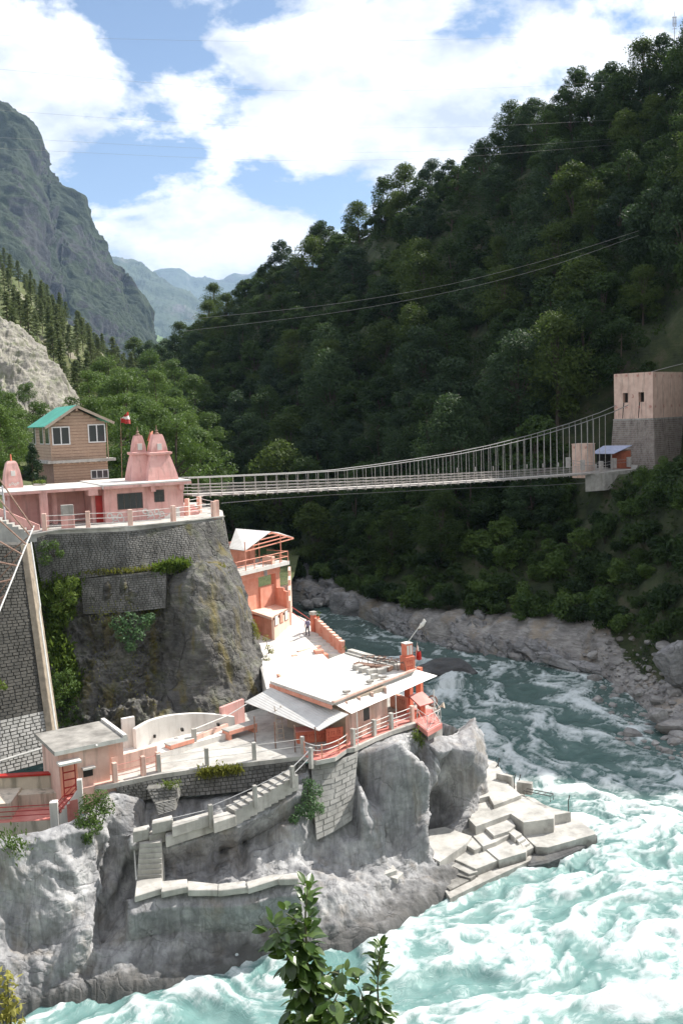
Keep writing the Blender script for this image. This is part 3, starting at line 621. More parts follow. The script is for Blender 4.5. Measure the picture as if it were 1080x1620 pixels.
# ---- left: pine slope, cliff mountain, far ranges
def ridge_mesh(name, top, base, mat, n=220, m=120, amp=1.0, fr=0.01, seed=0, back=0.35, groove=0.0):
    """top / base: lists of (photo x, photo y, distance) or world points"""
    T = crom(np.array([tuple(Y(*q)) for q in top]), n); Bs = crom(np.array([tuple(Y(*q)) for q in base]), n)
    s = np.linspace(0, 1, m)[None, :, None]
    G = Bs[:, None, :] * (1 - s) + T[:, None, :] * s
    bk = np.linspace(0.02, 1, 12)[None, :, None]; dr_ = np.array([0, 1.0, -1.0]) * np.linalg.norm(T - Bs, axis=-1).mean() * back
    G = np.concatenate([G, T[:, None, :] + bk * dr_], 1)
    Nn = normals(G); Nn = -Nn * np.sign((Nn * (G - EYE)).sum(-1, keepdims=True))
    q = G * fr + seed
    dd = 0.8 * ridged(q * np.array([1, 1, 0.7]), 7, 0.6) + 0.5 * fbm(q * 0.6 + 5, 4)
    if groove: dd = dd + groove * ridged(np.stack([G[..., 0] * fr * 1.2 + G[..., 2] * fr * 0.9, G[..., 1] * fr * 0.4, G[..., 2] * fr * 0.3], -1) + seed, 4, 0.55)
    G = G + Nn * (dd * amp)[..., None]
    G[..., 2] += 0.25 * amp * fbm(q * 3.1 + 2, 4)
    o = grid_obj(name, G, mat); tag(o, kind='structure'); return G
def mountmat(name, veg1, veg2, rk1, rk2, sc, thr=(0.5, 0.6)):
    m = Mat(name); sp = m.n('ShaderNodeSeparateXYZ'); m.l(m.geo.outputs['Normal'], sp.inputs[0])
    v = m.ramp(m.noise(sc * 4, 8, 0.7), [(0.35, veg1), (0.65, veg2)])
    r = m.ramp(m.noise(sc * 3, 8, 0.7, m.vec((1, 1, 0.35), (0.3, 0.5, 0))), [(0.35, rk1), (0.65, rk2)])
    st = m.noise(sc * 1.1, 7, 0.65, m.vec((1, 1, 0.45), (0, 0.6, 0)))
    f = m.math('SUBTRACT', st, m.math('MULTIPLY', m.math('SUBTRACT', sp.outputs[2], 0.55), 0.22))
    m.color(m.mix(m.ramp(f, [(thr[0], 0.0), (thr[1], 1.0)]), v, r)).set(Roughness=0.95)
    m.bump(m.noise(sc * 10, 9, 0.7), 0.8, 0.25 / sc * 0.25); return m.m
M['mount'] = mountmat('cliff_mountain', C(0.010, 0.021, 0.010), C(0.028, 0.044, 0.016), C(0.022, 0.024, 0.027), C(0.055, 0.054, 0.053), 0.004, (0.57, 0.64))  # kept extra dark: shade over this mountain is put into its colours
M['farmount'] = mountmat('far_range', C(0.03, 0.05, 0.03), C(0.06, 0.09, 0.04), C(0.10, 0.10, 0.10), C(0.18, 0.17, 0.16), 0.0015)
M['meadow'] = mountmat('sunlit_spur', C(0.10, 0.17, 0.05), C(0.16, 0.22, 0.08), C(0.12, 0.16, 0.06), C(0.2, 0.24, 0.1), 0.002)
M['slope'] = mountmat('grassy_pine_slope', C(0.06, 0.085, 0.025), C(0.12, 0.13, 0.045), C(0.22, 0.20, 0.15), C(0.34, 0.31, 0.25), 0.03, (0.55, 0.66))
M['scree'] = rock('pale_broken_scree', C(0.17, 0.16, 0.135), C(0.30, 0.28, 0.245), C(0.44, 0.41, 0.36), (0.3, 0.3, 0.4), 0.5, (0.5, 1.2, 5.0), (0.10, 0.13, 0.04), 0.6, 0.55)
ridge_mesh('cliff_mountain', [(-420, 60, 3000), (-250, 120, 3000), (-120, 175, 3000), (-40, 190, 3000), (0, 195, 3000), (24, 212, 3000), (34, 262, 3000), (66, 315, 2980), (98, 332, 2960), (138, 395, 2940), (164, 450, 2900), (192, 492, 2860), (205, 560, 2800), (212, 640, 2760)],
           [(-420, 760, 1400), (-250, 750, 1520), (-120, 740, 1640), (-40, 730, 1760), (0, 730, 1800), (40, 730, 1880), (80, 730, 1960), (110, 730, 2020), (140, 730, 2080), (170, 730, 2140), (200, 730, 2200), (225, 730, 2260), (245, 740, 2300), (260, 740, 2360)], M['mount'], 420, 300, 34, 0.004, 3, 0.3, 0.8)
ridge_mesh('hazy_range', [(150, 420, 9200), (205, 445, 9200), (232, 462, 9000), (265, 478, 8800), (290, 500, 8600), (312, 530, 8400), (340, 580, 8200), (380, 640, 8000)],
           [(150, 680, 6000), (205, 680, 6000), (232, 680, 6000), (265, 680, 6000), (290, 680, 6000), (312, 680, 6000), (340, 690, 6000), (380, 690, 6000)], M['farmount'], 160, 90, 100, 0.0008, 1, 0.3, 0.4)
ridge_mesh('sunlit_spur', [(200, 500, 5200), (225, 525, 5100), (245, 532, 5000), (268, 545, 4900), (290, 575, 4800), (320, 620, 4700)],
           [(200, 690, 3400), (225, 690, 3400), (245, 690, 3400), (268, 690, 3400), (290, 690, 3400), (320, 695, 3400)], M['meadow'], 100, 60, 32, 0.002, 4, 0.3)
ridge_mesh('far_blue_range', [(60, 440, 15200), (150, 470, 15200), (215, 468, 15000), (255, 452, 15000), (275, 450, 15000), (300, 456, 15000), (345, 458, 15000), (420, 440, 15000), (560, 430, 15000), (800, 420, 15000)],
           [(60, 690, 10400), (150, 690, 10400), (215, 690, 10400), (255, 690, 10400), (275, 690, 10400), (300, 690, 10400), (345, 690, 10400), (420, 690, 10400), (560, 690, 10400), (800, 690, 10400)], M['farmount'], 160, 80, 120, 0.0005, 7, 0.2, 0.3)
PINE = ridge_mesh('pine_slope', [(-260, 300, 640), (-120, 370, 620), (-40, 420, 610), (20, 450, 600), (80, 505, 590), (130, 545, 580), (180, 590, 560), (220, 630, 540), (255, 670, 520)],
           [(-260, 790, 130), (-120, 790, 135), (-40, 795, 140), (10, 795, 145), (60, 795, 150), (110, 790, 165), (160, 780, 185), (220, 770, 215), (270, 760, 260)], M['slope'], 200, 140, 5, 0.02, 2, 0.3)
SCREE = ridge_mesh('scree_bluff', [(-120, 470, 215), (-50, 500, 212), (0, 520, 210), (28, 540, 208), (55, 575, 204), (78, 610, 200), (96, 650, 196)],
           [(-120, 760, 150), (-50, 770, 150), (0, 775, 150), (28, 775, 150), (55, 770, 151), (78, 765, 152), (96, 760, 153)], M['scree'], 240, 180, 2.0, 0.09, 6, 0.4, 0.8)

# ---- ground round the camera: the near bank the photographer stands on
nx_ = np.linspace(-160, 160, 120); ny_ = np.concatenate([np.linspace(-60, 1.5, 24), np.linspace(1.9, 42, 60)])
ax, ay = np.meshgrid(nx_, ny_, indexing='ij')
az_ = np.interp(ay, [-60, 1.5, 3, 8, 16, 30, 42], [36, 30.35, 28.3, 22.0, 13.0, 1.5, -4])
az_ = az_ + 0.35 * fbm(np.stack([ax * 0.2, ay * 0.2, 0 * ax], -1), 3) * np.clip((ay - 1.5) / 5, 0, 1) + 0.05 * fbm(np.stack([ax, ay, 0 * ax], -1), 2)
tag(grid_obj('near_bank', np.stack([ax, ay, az_], -1), M['slope']), kind='structure')
def bank_z(x, y): return float(np.interp(y, [-60, 1.5, 3, 8, 16, 30, 42], [36, 30.35, 28.3, 22.0, 13.0, 1.5, -4]))
# ---- ground behind the buildings on the left bank
ax, ay = np.meshgrid(np.linspace(-150, -13, 90), np.linspace(92.5, 260, 90), indexing='ij')
edge = -13 - 0.28 * (ay - 76)
az_ = 23.2 + 0.0 * ax - np.clip((ax - (edge - 3)) / 6, 0, 1) * 20 + np.clip((-34 - ax) / 30, 0, 2) * 8 + fbm(np.stack([ax * 0.06, ay * 0.06, 0 * ax], -1), 3) * 1.2 * np.clip((ay - 105) / 20, 0, 1) - np.clip((ay - 110) / 60, 0, 1) * 4
az_ = np.where(ay < 104, np.minimum(az_, 23.2), az_); az_ = az_ * 1.0
ax2 = np.minimum(ax, edge + 4)
tag(grid_obj('left_bank_ground', np.stack([ax, ay, az_], -1), M['slope']), kind='structure')
# ================================================================== upper terrace, temple, wooden house
def plane_vw(fr, x, y, u):
    d = Vector(ray(x, y)); e = Vector(EYE); p0 = fr.o + fr.u * u
    t = (p0 - e).dot(fr.u) / d.dot(fr.u); p = e + d * t - fr.o; return p.dot(fr.n), p.z
def lerp_poly(pts, f):
    L = [0]
    for a, b in zip(pts[:-1], pts[1:]): L.append(L[-1] + (b - a).length)
    s = f * L[-1]
    for i in range(len(pts) - 1):
        if s <= L[i + 1] + 1e-9: return pts[i].lerp(pts[i + 1], (s - L[i]) / max(1e-9, L[i + 1] - L[i]))
    return pts[-1]
def plen(p): return sum((b - a).length for a, b in zip(p[:-1], p[1:]))
def stone_face(T, Bt, rh, sl, depth=0.09, jit=0.35, gap=0.03, seed=1):
    """courses of separate stones between a top and a bottom edge (world polylines, left to right)"""
    r = random.Random(seed); mb = MB(); Hh = sum((lerp_poly(T, f) - lerp_poly(Bt, f)).length for f in (0.1, 0.5, 0.9)) / 3; Ln = (plen(T) + plen(Bt)) / 2
    rows = max(1, int(Hh / rh))
    def S(u, v):
        return lerp_poly(T, min(1, max(0, u))).lerp(lerp_poly(Bt, min(1, max(0, u))), v)
    for i in range(rows):
        v0, v1 = i / rows, (i + 1) / rows; u = -r.random() * sl / Ln
        while u < 1:
            w = sl / Ln * (1 + jit * (r.random() * 2 - 1)); a, b = max(0, u), min(1, u + w); u += w
            if b - a < 0.1 * sl / Ln: continue
            g = gap / Ln; gv = gap / Hh
            q = [S(a + g, v1 - gv), S(b - g, v1 - gv), S(b - g, v0 + gv), S(a + g, v0 + gv)]
            n = (q[1] - q[0]).cross(q[3] - q[0]).normalized(); n = n if n.y < 0 else -n
            dd = depth * (0.55 + 0.9 * r.random()); c = sum(q, Vector()) / 4
            f = [p + (c - p) * 0.10 + n * dd for p in q]
            bk = [p - n * 0.05 for p in q]
            mb.add(bk + f, [(4, 5, 6, 7), (0, 1, 5, 4), (1, 2, 6, 5), (2, 3, 7, 6), (3, 0, 4, 7)])
    return mb
def wall_core(T, Bt, th):
    mb = MB(); n = 14
    for i in range(n):
        a, b = i / n, (i + 1) / n
        q = [lerp_poly(Bt, a), lerp_poly(Bt, b), lerp_poly(T, b), lerp_poly(T, a)]
        k = [p + Vector((0.0, th, 0)) for p in q]
        mb.add(q + k, [(0, 1, 2, 3), (7, 6, 5, 4), (3, 2, 6, 7), (1, 0, 4, 5), (0, 3, 7, 4), (2, 1, 5, 6)])
    return mb
def masonry(name, label, T, Bt, rh, sl, m_stone, m_core, th=0.8, depth=0.09, seed=1, gap=0.03):
    t = thing(name, label, 'wall', lerp_poly(Bt, 0.5))
    wall_core(T, Bt, th).build('core', m_core, t)
    s = stone_face(T, Bt, rh, sl, depth, 0.35, gap, seed).build('stone_courses', m_stone, t); s['kind'] = 'stuff'
    return t
TE = [Y(52, 846, 78.6), Y(75, 839, 79.4), Y(200, 834, 80.6), Y(290, 825, 83.4), Y(354, 817, 87.2)]      # terrace edge
TB = [Y(68, 935, 78.6), Y(90, 920, 79.0), Y(205, 906, 79.6), Y(295, 894, 82.0), Y(366, 888, 86.2)]
zt = sum(p.z for p in TE) / len(TE)
back = [Y(352, 806, 93), Y(310, 790, 104), Vector((-34, 106, zt)), Vector((-36, 84, zt))]
fl = MB().prism([tuple(p) for p in TE] + [(p.x, p.y, TE[-1].z if i < 2 else zt) for i, p in enumerate(back)], 0.35, None).build('upper_terrace_floor', M['slab']); tag(fl, kind='structure')
masonry('retaining_wall', 'tall grey rubble retaining wall under the pink temple terrace', [p - Vector((0, 0, 0.36)) for p in TE], TB, 0.17, 0.32, M['stonewall'], M['mortardark'], 0.5, 0.05, 3, 0.014)
masonry('retaining_wall', 'short dark lower tier of rubble wall left of the rounded rock', [Y(128, 916, 79.3), Y(200, 909, 79.1), Y(264, 904, 79.8)], [Y(132, 972, 78.5), Y(200, 969, 78.4), Y(262, 962, 78.5)], 0.17, 0.32, M['stonewall'], M['mortardark'], 0.6, 0.05, 4, 0.014)
e2 = MB(); TE2 = [lerp_poly(TE, i / 8) for i in range(9)]
for a, b in zip(TE2[:-1], TE2[1:]): e2.bar(a + Vector((0, -0.08, 0.03)), b + Vector((0, -0.08, 0.03)), 0.28, 0.10)
tag(e2.build('terrace_coping', M['slab']), 'pale concrete coping along the upper terrace edge', 'coping')

# ---- pink temple on the terrace
FU = Frame(Y(292, 817, 87.4), 27)
def win(fr, name, parent, r, v, mf, mg, bars=1, t=0.06, out=0.07, hb=0):
    a, b, c, d = r
    w = fr.mb(); w.box(a, b, v - out, v + 0.02, c, c + t); w.box(a, b, v - out, v + 0.02, d - t, d); w.box(a, a + t, v - out, v + 0.02, c + t, d - t); w.box(b - t, b, v - out, v + 0.02, c + t, d - t)
    for i in range(bars):
        x = a + (b - a) * (i + 1) / (bars + 1); w.box(x - t * 0.5, x + t * 0.5, v - out, v + 0.02, c + t, d - t)
    for i in range(hb):
        z = c + (d - c) * (i + 1) / (hb + 1); w.box(a + t, b - t, v - out * 0.8, v + 0.015, z - t * 0.4, z + t * 0.4)
    o = w.build(name, mf, parent)
    n = bars + 1
    for i in range(n):
        x0 = a + t + (b - a - 2 * t) * i / n; x1 = a + t + (b - a - 2 * t) * (i + 1) / n
        fr.mb().box(x0 + 0.02, x1 - 0.02, v - 0.03, v + 0.01, c + t, d - t).build('pane', mg, o)
    return o
wt = FU.uw(292, 765)[1]; uL = FU.uw(166, 800)[0]
tm = thing('temple', 'pink flat-roofed temple with two tapered spires on the upper terrace', 'temple', FU.o)
FU.mb().box(uL, 0, 0, 8, -0.3, wt).build('wall', M['pink'], tm)
# veranda to the left: back wall, columns, door
uFar = FU.uw(28, 810)[0]
FU.mb().box(uFar, uL - 0.003, 3.6, 8, -0.3, wt - 0.05).build('veranda_wall', M['pink'], tm)
FU.mb().box(uL - 0.9, uL - 0.004, 0.9, 3.597, -0.3, wt - 0.05).build('porch_wall', M['pink'], tm)
FU.mb().box(uL - 1.35, uL - 0.55, -0.25, 1.1, wt - 0.5, wt + 0.12).build('porch_beam', M['pink'], tm)
r = FU.rect(152, 784, 167, 829, 0.9)
d_ = FU.mb().box(r[0], r[1], 0.80, 0.897, r[2], r[3]).build('door', M['redpaint'], tm)
FU.mb().box(r[0] + 0.08, r[1] - 0.08, 0.77, 0.80, r[2] + 1.3, r[3] - 0.15).build('door_panel', M['redpaint'], d_)
FU.mb().box(r[0] + 0.08, r[1] - 0.08, 0.77, 0.80, r[2] + 0.2, r[2] + 1.2).build('door_panel', M['redpaint'], d_)
for (x0, x1, yt, yb, v) in [(65, 77, 776, 838, -0.15), (84, 91, 780, 832, 2.2)]:
    a, b, c, d_2 = FU.rect(x0, yt, x1, yb, v); FU.mb().box(a, b, v, v + 0.5, -0.6, wt - 0.02).build('column', M['pink'], tm)
# roof slab: left part, then the higher right part
rs = FU.mb().box(uFar - 1.0, uL - 0.2, -0.2, 8.4, wt - 0.02, wt + 0.26).build('roof_slab', M['roofslab'], tm)
rs2 = FU.mb().box(uL - 0.203, 0.55, -0.75, 8.4, wt + 0.004, wt + 0.36).build('roof_slab', M['roofslab'], tm)
FU.mb().box(uL - 0.2, 0.56, -0.762, -0.751, wt + 0.01, wt + 0.24).build('fascia', M['pink'], rs2)
FU.mb().box(uFar - 1.0, uL - 0.21, -0.212, -0.201, wt - 0.015, wt + 0.2).build('fascia', M['pink'], rs)
win(FU, 'window', tm, FU.rect(186, 780, 226, 805), 0, M['darkmetal'], M['glass'], 3, 0.05, 0.05)
win(FU, 'window', tm, FU.rect(244, 775, 260, 794), 0, M['darkmetal'], M['glass'], 1, 0.05, 0.05, 1)
for x in (240, 285):
    a = FU.uw(x, 770)[0]; FU.mb().box(a - 0.2, a + 0.2, -0.55, -0.002, wt - 0.5, wt).build('bracket', M['pink'], tm)
# white painted motifs
def ring2(fr, mb, u, w, r0, r1, v=-0.006, a0=0, a1=6.283, n=14):
    vs = []; fs = []
    for i in range(n + 1):
        a = a0 + (a1 - a0) * i / n
        for rr in (r0, r1): vs.append(fr.M @ Vector((u + math.cos(a) * rr, v, w + math.sin(a) * rr)))
    M_ = mb.M; mb.M = None; mb.add(vs, [(2 * i, 2 * i + 1, 2 * i + 3, 2 * i + 2) for i in range(n)]); mb.M = M_
for xs_, y0 in (((174, 182, 190), 818), ((230, 238, 248, 256), 811)):
    mo = FU.mb()
    for i, x in enumerate(xs_):
        a, b = FU.uw(x, y0 - 2 + (i % 2) * 4); ring2(FU, mo, a, b, 0.14, 0.26); ring2(FU, mo, a + 0.1, b - 0.35, 0.20, 0.29, -0.006, -1.4, 1.6)
    mo.build('painted_motif', M['white'], tm)
a0, b0 = FU.uw(252, 826); a1, b1 = FU.uw(274, 805)
FU.mb().add([(a0, -0.005, -0.28), (a1 + 0.6, -0.005, -0.28), (a1 + 0.6, -0.005, b1 + 0.2)], [(0, 1, 2)]).build('painted_motif', M['white'], tm)
# spires
def spire(fr, u, v, w0, hw, hc, ht, parent, name='spire'):
    rings = []
    for k in range(7):
        f = k / 6; h = hw * (1 - 0.42 * f**1.25); rings.append([fr.p(u + sx * h, v + sy * h, w0 + hc * f) for sx, sy in ((-1, -1), (1, -1), (1, 1), (-1, 1))])
    s = MB().loft(rings).build(name, M['pink'], parent)
    h = hw * 0.66
    MB().loft([[fr.p(u + sx * q, v + sy * q, w0 + hc + z) for sx, sy in ((-1, -1), (1, -1), (1, 1), (-1, 1))] for q, z in ((h * 0.9, -0.1), (h * 1.12, 0.002), (h * 1.12, 0.16), (h * 0.9, 0.2))]).build('cornice', M['pink'], s)
    rings = []
    for k in range(7):
        f = k / 6; q = hw * 0.52 * (1 - 0.45 * f**1.6); rings.append([fr.p(u + sx * q, v + sy * q, w0 + hc + 0.18 + ht * f) for sx, sy in ((-1, -1), (1, -1), (1, 1), (-1, 1))])
    MB().loft(rings).build('crown', M['pink'], s)
    zt_ = w0 + hc + 0.18 + ht
    rg = []
    for q, z in ((0.20, 0), (0.26, 0.08), (0.10, 0.2), (0.15, 0.32), (0.05, 0.45), (0.02, 0.85)):
        rg.append([fr.p(u + q * math.cos(k * math.pi / 4), v + q * math.sin(k * math.pi / 4), zt_ + z) for k in range(8)])
    MB().loft(rg).build('finial', M['rust'], s)
    b = fr.mb(); q = hw * 0.50
    b.box(u - 0.2, u + 0.2, v - q - 0.05, v - q + 0.2, w0 + hc + 0.35, w0 + hc + 0.95); b.build('plaque', M['white'], s)
    return s
for (x, D_v, hw, ytop, ycor, ybase) in ((222, 3.4, 1.12, 692, 718, 762), (252, 2.6, 1.42, 690, 718, 763)):
    u, w0 = FU.uw(x, ybase, D_v); hc = FU.uw(x, ycor, D_v)[1] - (wt + 0.3); ht = FU.uw(x, ytop, D_v)[1] - FU.uw(x, ycor, D_v)[1]
    spire(FU, u, D_v, wt + 0.3, hw, hc, ht, tm)
# lower spire at the left end of the roof
sp0 = Y(21, 774, 86.5)
FS = Frame(sp0, 27); sh = thing('shrine_spire', 'single squat pink shrine spire at the far left end of the temple roof', 'shrine', sp0)
rings = [[FS.p(sx * h, sy * h, z) for sx, sy in ((-1, -1), (1, -1), (1, 1), (-1, 1))] for h, z in ((0.82, -0.9), (0.80, 0), (0.74, 0.8), (0.62, 1.6), (0.45, 2.3), (0.30, 2.5))]
MB().loft(rings).build('body', M['pink'], sh)
FS.mb().box(-0.18, 0.18, -0.78, -0.5, 1.2, 1.65).build('plaque', M['white'], sh)
MB().tube([FS.p(0, 0, 2.5), FS.p(0, 0, 3.1)], 0.09, 6, 0.05).build('finial', M['orange'], sh)
mo = FS.mb()
for k in range(4): ring2(FS, mo, -0.35 + 0.23 * k, 0.45 + 0.1 * (k % 2), 0.05, 0.11, -0.83)
mo.build('painted_motif', M['white'], sh)

# ---- railings: concrete posts with pipe rails
def railing(name, label, posts, hgt, pw, mp, mr, rails=(0.35, 0.65, 0.95), rr=0.025, cat='railing', skip=(), mats=None):
    t = thing(name, label, cat, posts[0])
    for i, p in enumerate(posts):
        b = posts[min(i + 1, len(posts) - 1)] - posts[max(i - 1, 0)]; a = math.degrees(math.atan2(b.y, b.x))
        f = Frame(p, a); f.mb().box(-pw / 2, pw / 2, -pw / 2, pw / 2, -0.25, hgt).build('post', mats[i] if mats else mp, t, bevel=0.02)
    for i in range(len(posts) - 1):
        if i in skip: continue
        a, b = posts[i], posts[i + 1]; off = (b - a).normalized() * pw * 0.4
        for h in rails:
            q = [a + off, (a + b) / 2 - Vector((0, 0, 0.02)), b - off]
            MB().tube([p + Vector((0, 0, hgt * h)) for p in q], rr, 5).build('rail', mr, t)
    return t
def edge_at(x, inset=0.25):
    lo, hi = 0.0, 1.0
    for _ in range(40):
        m_ = (lo + hi) / 2
        if pix(lerp_poly(TE, m_))[0] < x: lo = m_
        else: hi = m_
    return lerp_poly(TE, lo) + Vector((0.0, inset, 0.05))
railing('terrace_railing', 'pink posts with thin pipe rails along the upper terrace edge', [edge_at(x) for x in (70, 139, 206, 274, 338)], 1.38, 0.36, M['pinkpale'], M['whitepipe'], (0.25, 0.55, 0.85))
railing('terrace_railing', 'short run of pink posts by the steps up to the footbridge', [edge_at(341, 0.4) + Vector((0.1, 0, 0.05)), Y(316, 809, 91.5), Y(297, 813, 88.5)], 1.4, 0.36, M['pinkpale'], M['whitepipe'], (0.3, 0.6, 0.88))
pq = Y(109, 836, 80.6); FQ = Frame(pq, 22)
pl = thing('plaque_stand', 'grey stone plaque on a pink plinth behind the terrace railing', 'plaque', pq)
FQ.mb().box(-0.52, 0.52, 0, 0.5, -0.1, 1.05).build('plinth', M['pink'], pl, bevel=0.02); FQ.mb().box(-0.50, 0.50, 0.05, 0.42, 1.05, 1.95).build('slab', M['concrete'], pl, bevel=0.02)
bs = thing('bridge_steps', 'small pink steps up from the terrace to the footbridge', 'steps', Y(304, 816, 88.5)); FB_ = Frame(bs.location, 30)
for k in range(3): FB_.mb().box(-0.6, 0.9, 0.5 + 0.45 * k, 0.95 + 0.45 * k if k < 2 else 2.4, -0.2, 0.3 + 0.28 * k).build('step', M['pink'], bs)

# ---- wooden house
FH = Frame(Y(171, 756, 94.0), 27)
hs = thing('wooden_house', 'timber boarded house with a green tin gable roof above the temple', 'house', FH.o)
u0 = FH.uw(81, 700)[0]; wl = FH.uw(125, 727)[1]; we = FH.uw(171, 668)[1]; wa = FH.uw(122, 647)[1]; vb = plane_vw(FH, 37, 690, u0)[0]; vb = min(max(vb, 4.5), 8.5)
um = (u0 + 0) / 2
sh_ = FH.mb(); sh_.box(u0 + 0.05, -0.05, 0.05, vb, wl, we)
sh_.add([(u0 + 0.05, 0.05, we), (-0.05, 0.05, we), (um, 0.05, wa), (u0 + 0.05, vb, we), (-0.05, vb, we), (um, vb, wa)], [(0, 1, 2), (5, 4, 3), (0, 3, 4, 1), (1, 4, 5, 2), (2, 5, 3, 0)])
sh_.build('upper_wall', M['rust'], hs)
nbd = 16; bh = (wa - wl) / nbd
for k in range(nbd):
    z0 = wl + k * bh; z1 = z0 + bh - 0.04
    zc = (z0 + z1) / 2
    if zc < we: a, b = u0, 0
    else: f = (zc + bh * 0.5 - we) / (wa - we); a, b = u0 + (um - u0) * f, 0 + (um - 0) * f
    if b - a < 0.4: continue
    FH.mb().box(a, b, 0.0, 0.045, z0, z1).build('board', M['wood'], hs)
    if zc < we: FH.mb().box(u0, u0 + 0.045, 0.05, vb, z0, z1).build('board', M['wood'], hs)
for x in (81, 113, 139, 170.5):
    a = FH.uw(x, 700)[0]; FH.mb().box(a - 0.05, a + 0.05, -0.03, 0.0, wl, we if x in (81, 170.5) else wl + 1.0).build('corner_trim', M['wood'], hs)
lw = FH.mb().box(u0 + 0.15, 0.1, 0.25, vb, -1.2, wl - 0.25).build('lower_wall', M['rust'], hs)
for k in range(9): FH.mb().box(u0 + 0.12, 0.12, 0.20, 0.247, -0.7 + k * 0.26, -0.7 + k * 0.26 + 0.22).build('board', M['wood'], hs)
FH.mb().box(u0 - 0.5, 0.75, -0.55, vb + 0.3, wl - 0.25, wl).build('floor_slab', M['concrete'], hs)
for (x0, y0, x1, y1) in ((82.5, 675, 111, 704), (139.5, 671, 167, 700)):
    win(FH, 'window', hs, FH.rect(x0, y0, x1, y1), 0, M['winframe'], M['glass'], 1, 0.10, 0.08)
win(FH, 'window', hs, FH.rect(144, 743, 172, 757, 0.2), 0.2, M['winframe'], M['glass'], 2, 0.08, 0.07)
for (x0, x1) in ((38, 41.5), (46, 57), (63.5, 69), (72.5, 78.5)):
    va = plane_vw(FH, x0, 690, u0)[0]; vc = plane_vw(FH, x1, 690, u0)[0]; va, vc = min(va, vb - 0.1), min(vc, vb)
    c = plane_vw(FH, (x0 + x1) / 2, 703, u0)[1]; d_1 = plane_vw(FH, (x0 + x1) / 2, 678, u0)[1]
    w = FH.mb().box(u0 - 0.04, u0, vc, va, max(c, wl + 0.6), we - 0.1).build('window', M['winframe'], hs)
    FH.mb().box(u0 - 0.05, u0 - 0.041, vc + 0.08, va - 0.08, max(c, wl + 0.6) + 0.08, we - 0.18).build('pane', M['glass'], w)
# roof: two tin slopes, barge boards, ridge
zr = FH.uw(121.5, 640.5, -0.5)[1]; uel, wel = FH.uw(71.5, 675, -0.5); uer, wer = FH.uw(181, 667, -0.5)
ur = FH.uw(121.5, 641, -0.5)[0]; vb2 = vb + 0.6
ro = FH.mb().sheet((uel, -0.5, wel), (ur, -0.5, zr), (ur, vb2, zr), (uel, vb2, wel), 0.06).build('roof', M['greentin'], hs)
FH.mb().sheet((ur, -0.5, zr), (uer, -0.5, wer), (uer, vb2, wer), (ur, vb2, zr), 0.06).build('roof', M['greentin'], hs)
for (ua, za) in ((uel, wel), (uer, wer)):
    MB().bar(FH.p(ua, -0.53, za - 0.13), FH.p(ur, -0.53, zr - 0.13), 0.05, 0.24).build('bargeboard', M['beige'], ro)
FH.mb().box(ur - 0.08, ur + 0.08, -0.5, -0.3, zr - 0.55, zr - 0.2).build('king_post', M['wood'], ro)
for k in range(10):
    u_ = u0 + 0.3 + k * (0 - u0) / 10; FH.mb().box(u_, u_ + 0.16, -0.50, 0.18, wl - 0.33, wl - 0.252).build('joist', M['wood'], hs)

# ---- flag, potted conifer on the temple roof
fg = Y(192, 735, 93); fp = thing('flag', 'red and white flag flying left of the temple spires', 'flag', fg)
MB().tube([fg - Vector((0, 0, 1.5)), Y(191, 660, 93)], 0.03, 6).build('pole', M['rust'], fp)
a, b, c = Y(191, 668, 93), Y(207, 671, 93), Y(203, 652, 93)
def flagpiece(p0, p1, p2, p3, mat, nm, par, n=8):
    vs = []; fs = []
    for i in range(n + 1):
        f = i / n
        for g in (0, 1):
            p = p0.lerp(p1, f) if g == 0 else p3.lerp(p2, f)
            vs.append(p + Vector((0, 0.18 * math.sin(f * 6 + g), 0.04 * math.sin(f * 9))))
    fs = [(2 * i, 2 * i + 2, 2 * i + 3, 2 * i + 1) for i in range(n)]
    k = len(vs); vs += [v + Vector((0, 0.012, 0)) for v in vs]; fs += [tuple(j + k for j in q[::-1]) for q in fs]
    return MB().add(vs, fs).build(nm, mat, par)
flagpiece(Y(191, 669, 93), Y(207, 671, 93), Y(206, 664, 93), Y(191, 662, 93), M['redpaint'], 'cloth', fp)
flagpiece(Y(191, 662, 93), Y(206, 664, 93), Y(204, 658, 93), Y(194, 660, 93), M['white'], 'stripe', fp)
flagpiece(Y(194, 660, 93), Y(204, 658, 93), Y(203, 652, 93), Y(200, 653, 93), M['redpaint'], 'cloth', fp)
pen = Y(236, 690, 91); pn = thing('pennant', 'small faded red pennant between the two temple spires', 'flag', Y(236, 714, 91))
MB().tube([Y(236, 716, 91), Y(237, 680, 91)], 0.025, 5).build('pole', M['rust'], pn)
flagpiece(Y(233, 698, 91), Y(241, 696, 91), Y(242, 682, 91), Y(236, 685, 91), M['coral'], 'cloth', pn)

# ================================================================== suspension bridge
L0, R0 = Y(296, 782, 97.0), Y(952, 746, 141)
bdir = Vector((R0.x - L0.x, R0.y - L0.y, 0)).normalized(); bside = Vector((bdir.y, -bdir.x, 0))       # towards the camera
BW = 0.95
def deck(t): return L0.lerp(R0, t) + Vector((0, 0, -0.5 * 4 * t * (1 - t) * 0.5))
def bt(x):
    lo, hi = -0.05, 1.15
    for _ in range(40):
        m_ = (lo + hi) / 2
        if pix(deck(m_))[0] < x: lo = m_
        else: hi = m_
    return lo
br = thing('footbridge', 'long narrow suspension footbridge across the gorge', 'bridge', L0)
cabpx = [(290, 757), (340, 755), (406, 752), (470, 749), (532, 745), (595, 737), (658, 728), (721, 718), (784, 705), (847, 689), (910, 670), (960, 652), (984, 641)]
cz = []
for x, y in cabpx:
    t = bt(x); q = deck(t); cz.append((t, Y(x, y, q.y - 0.9).z - q.z))
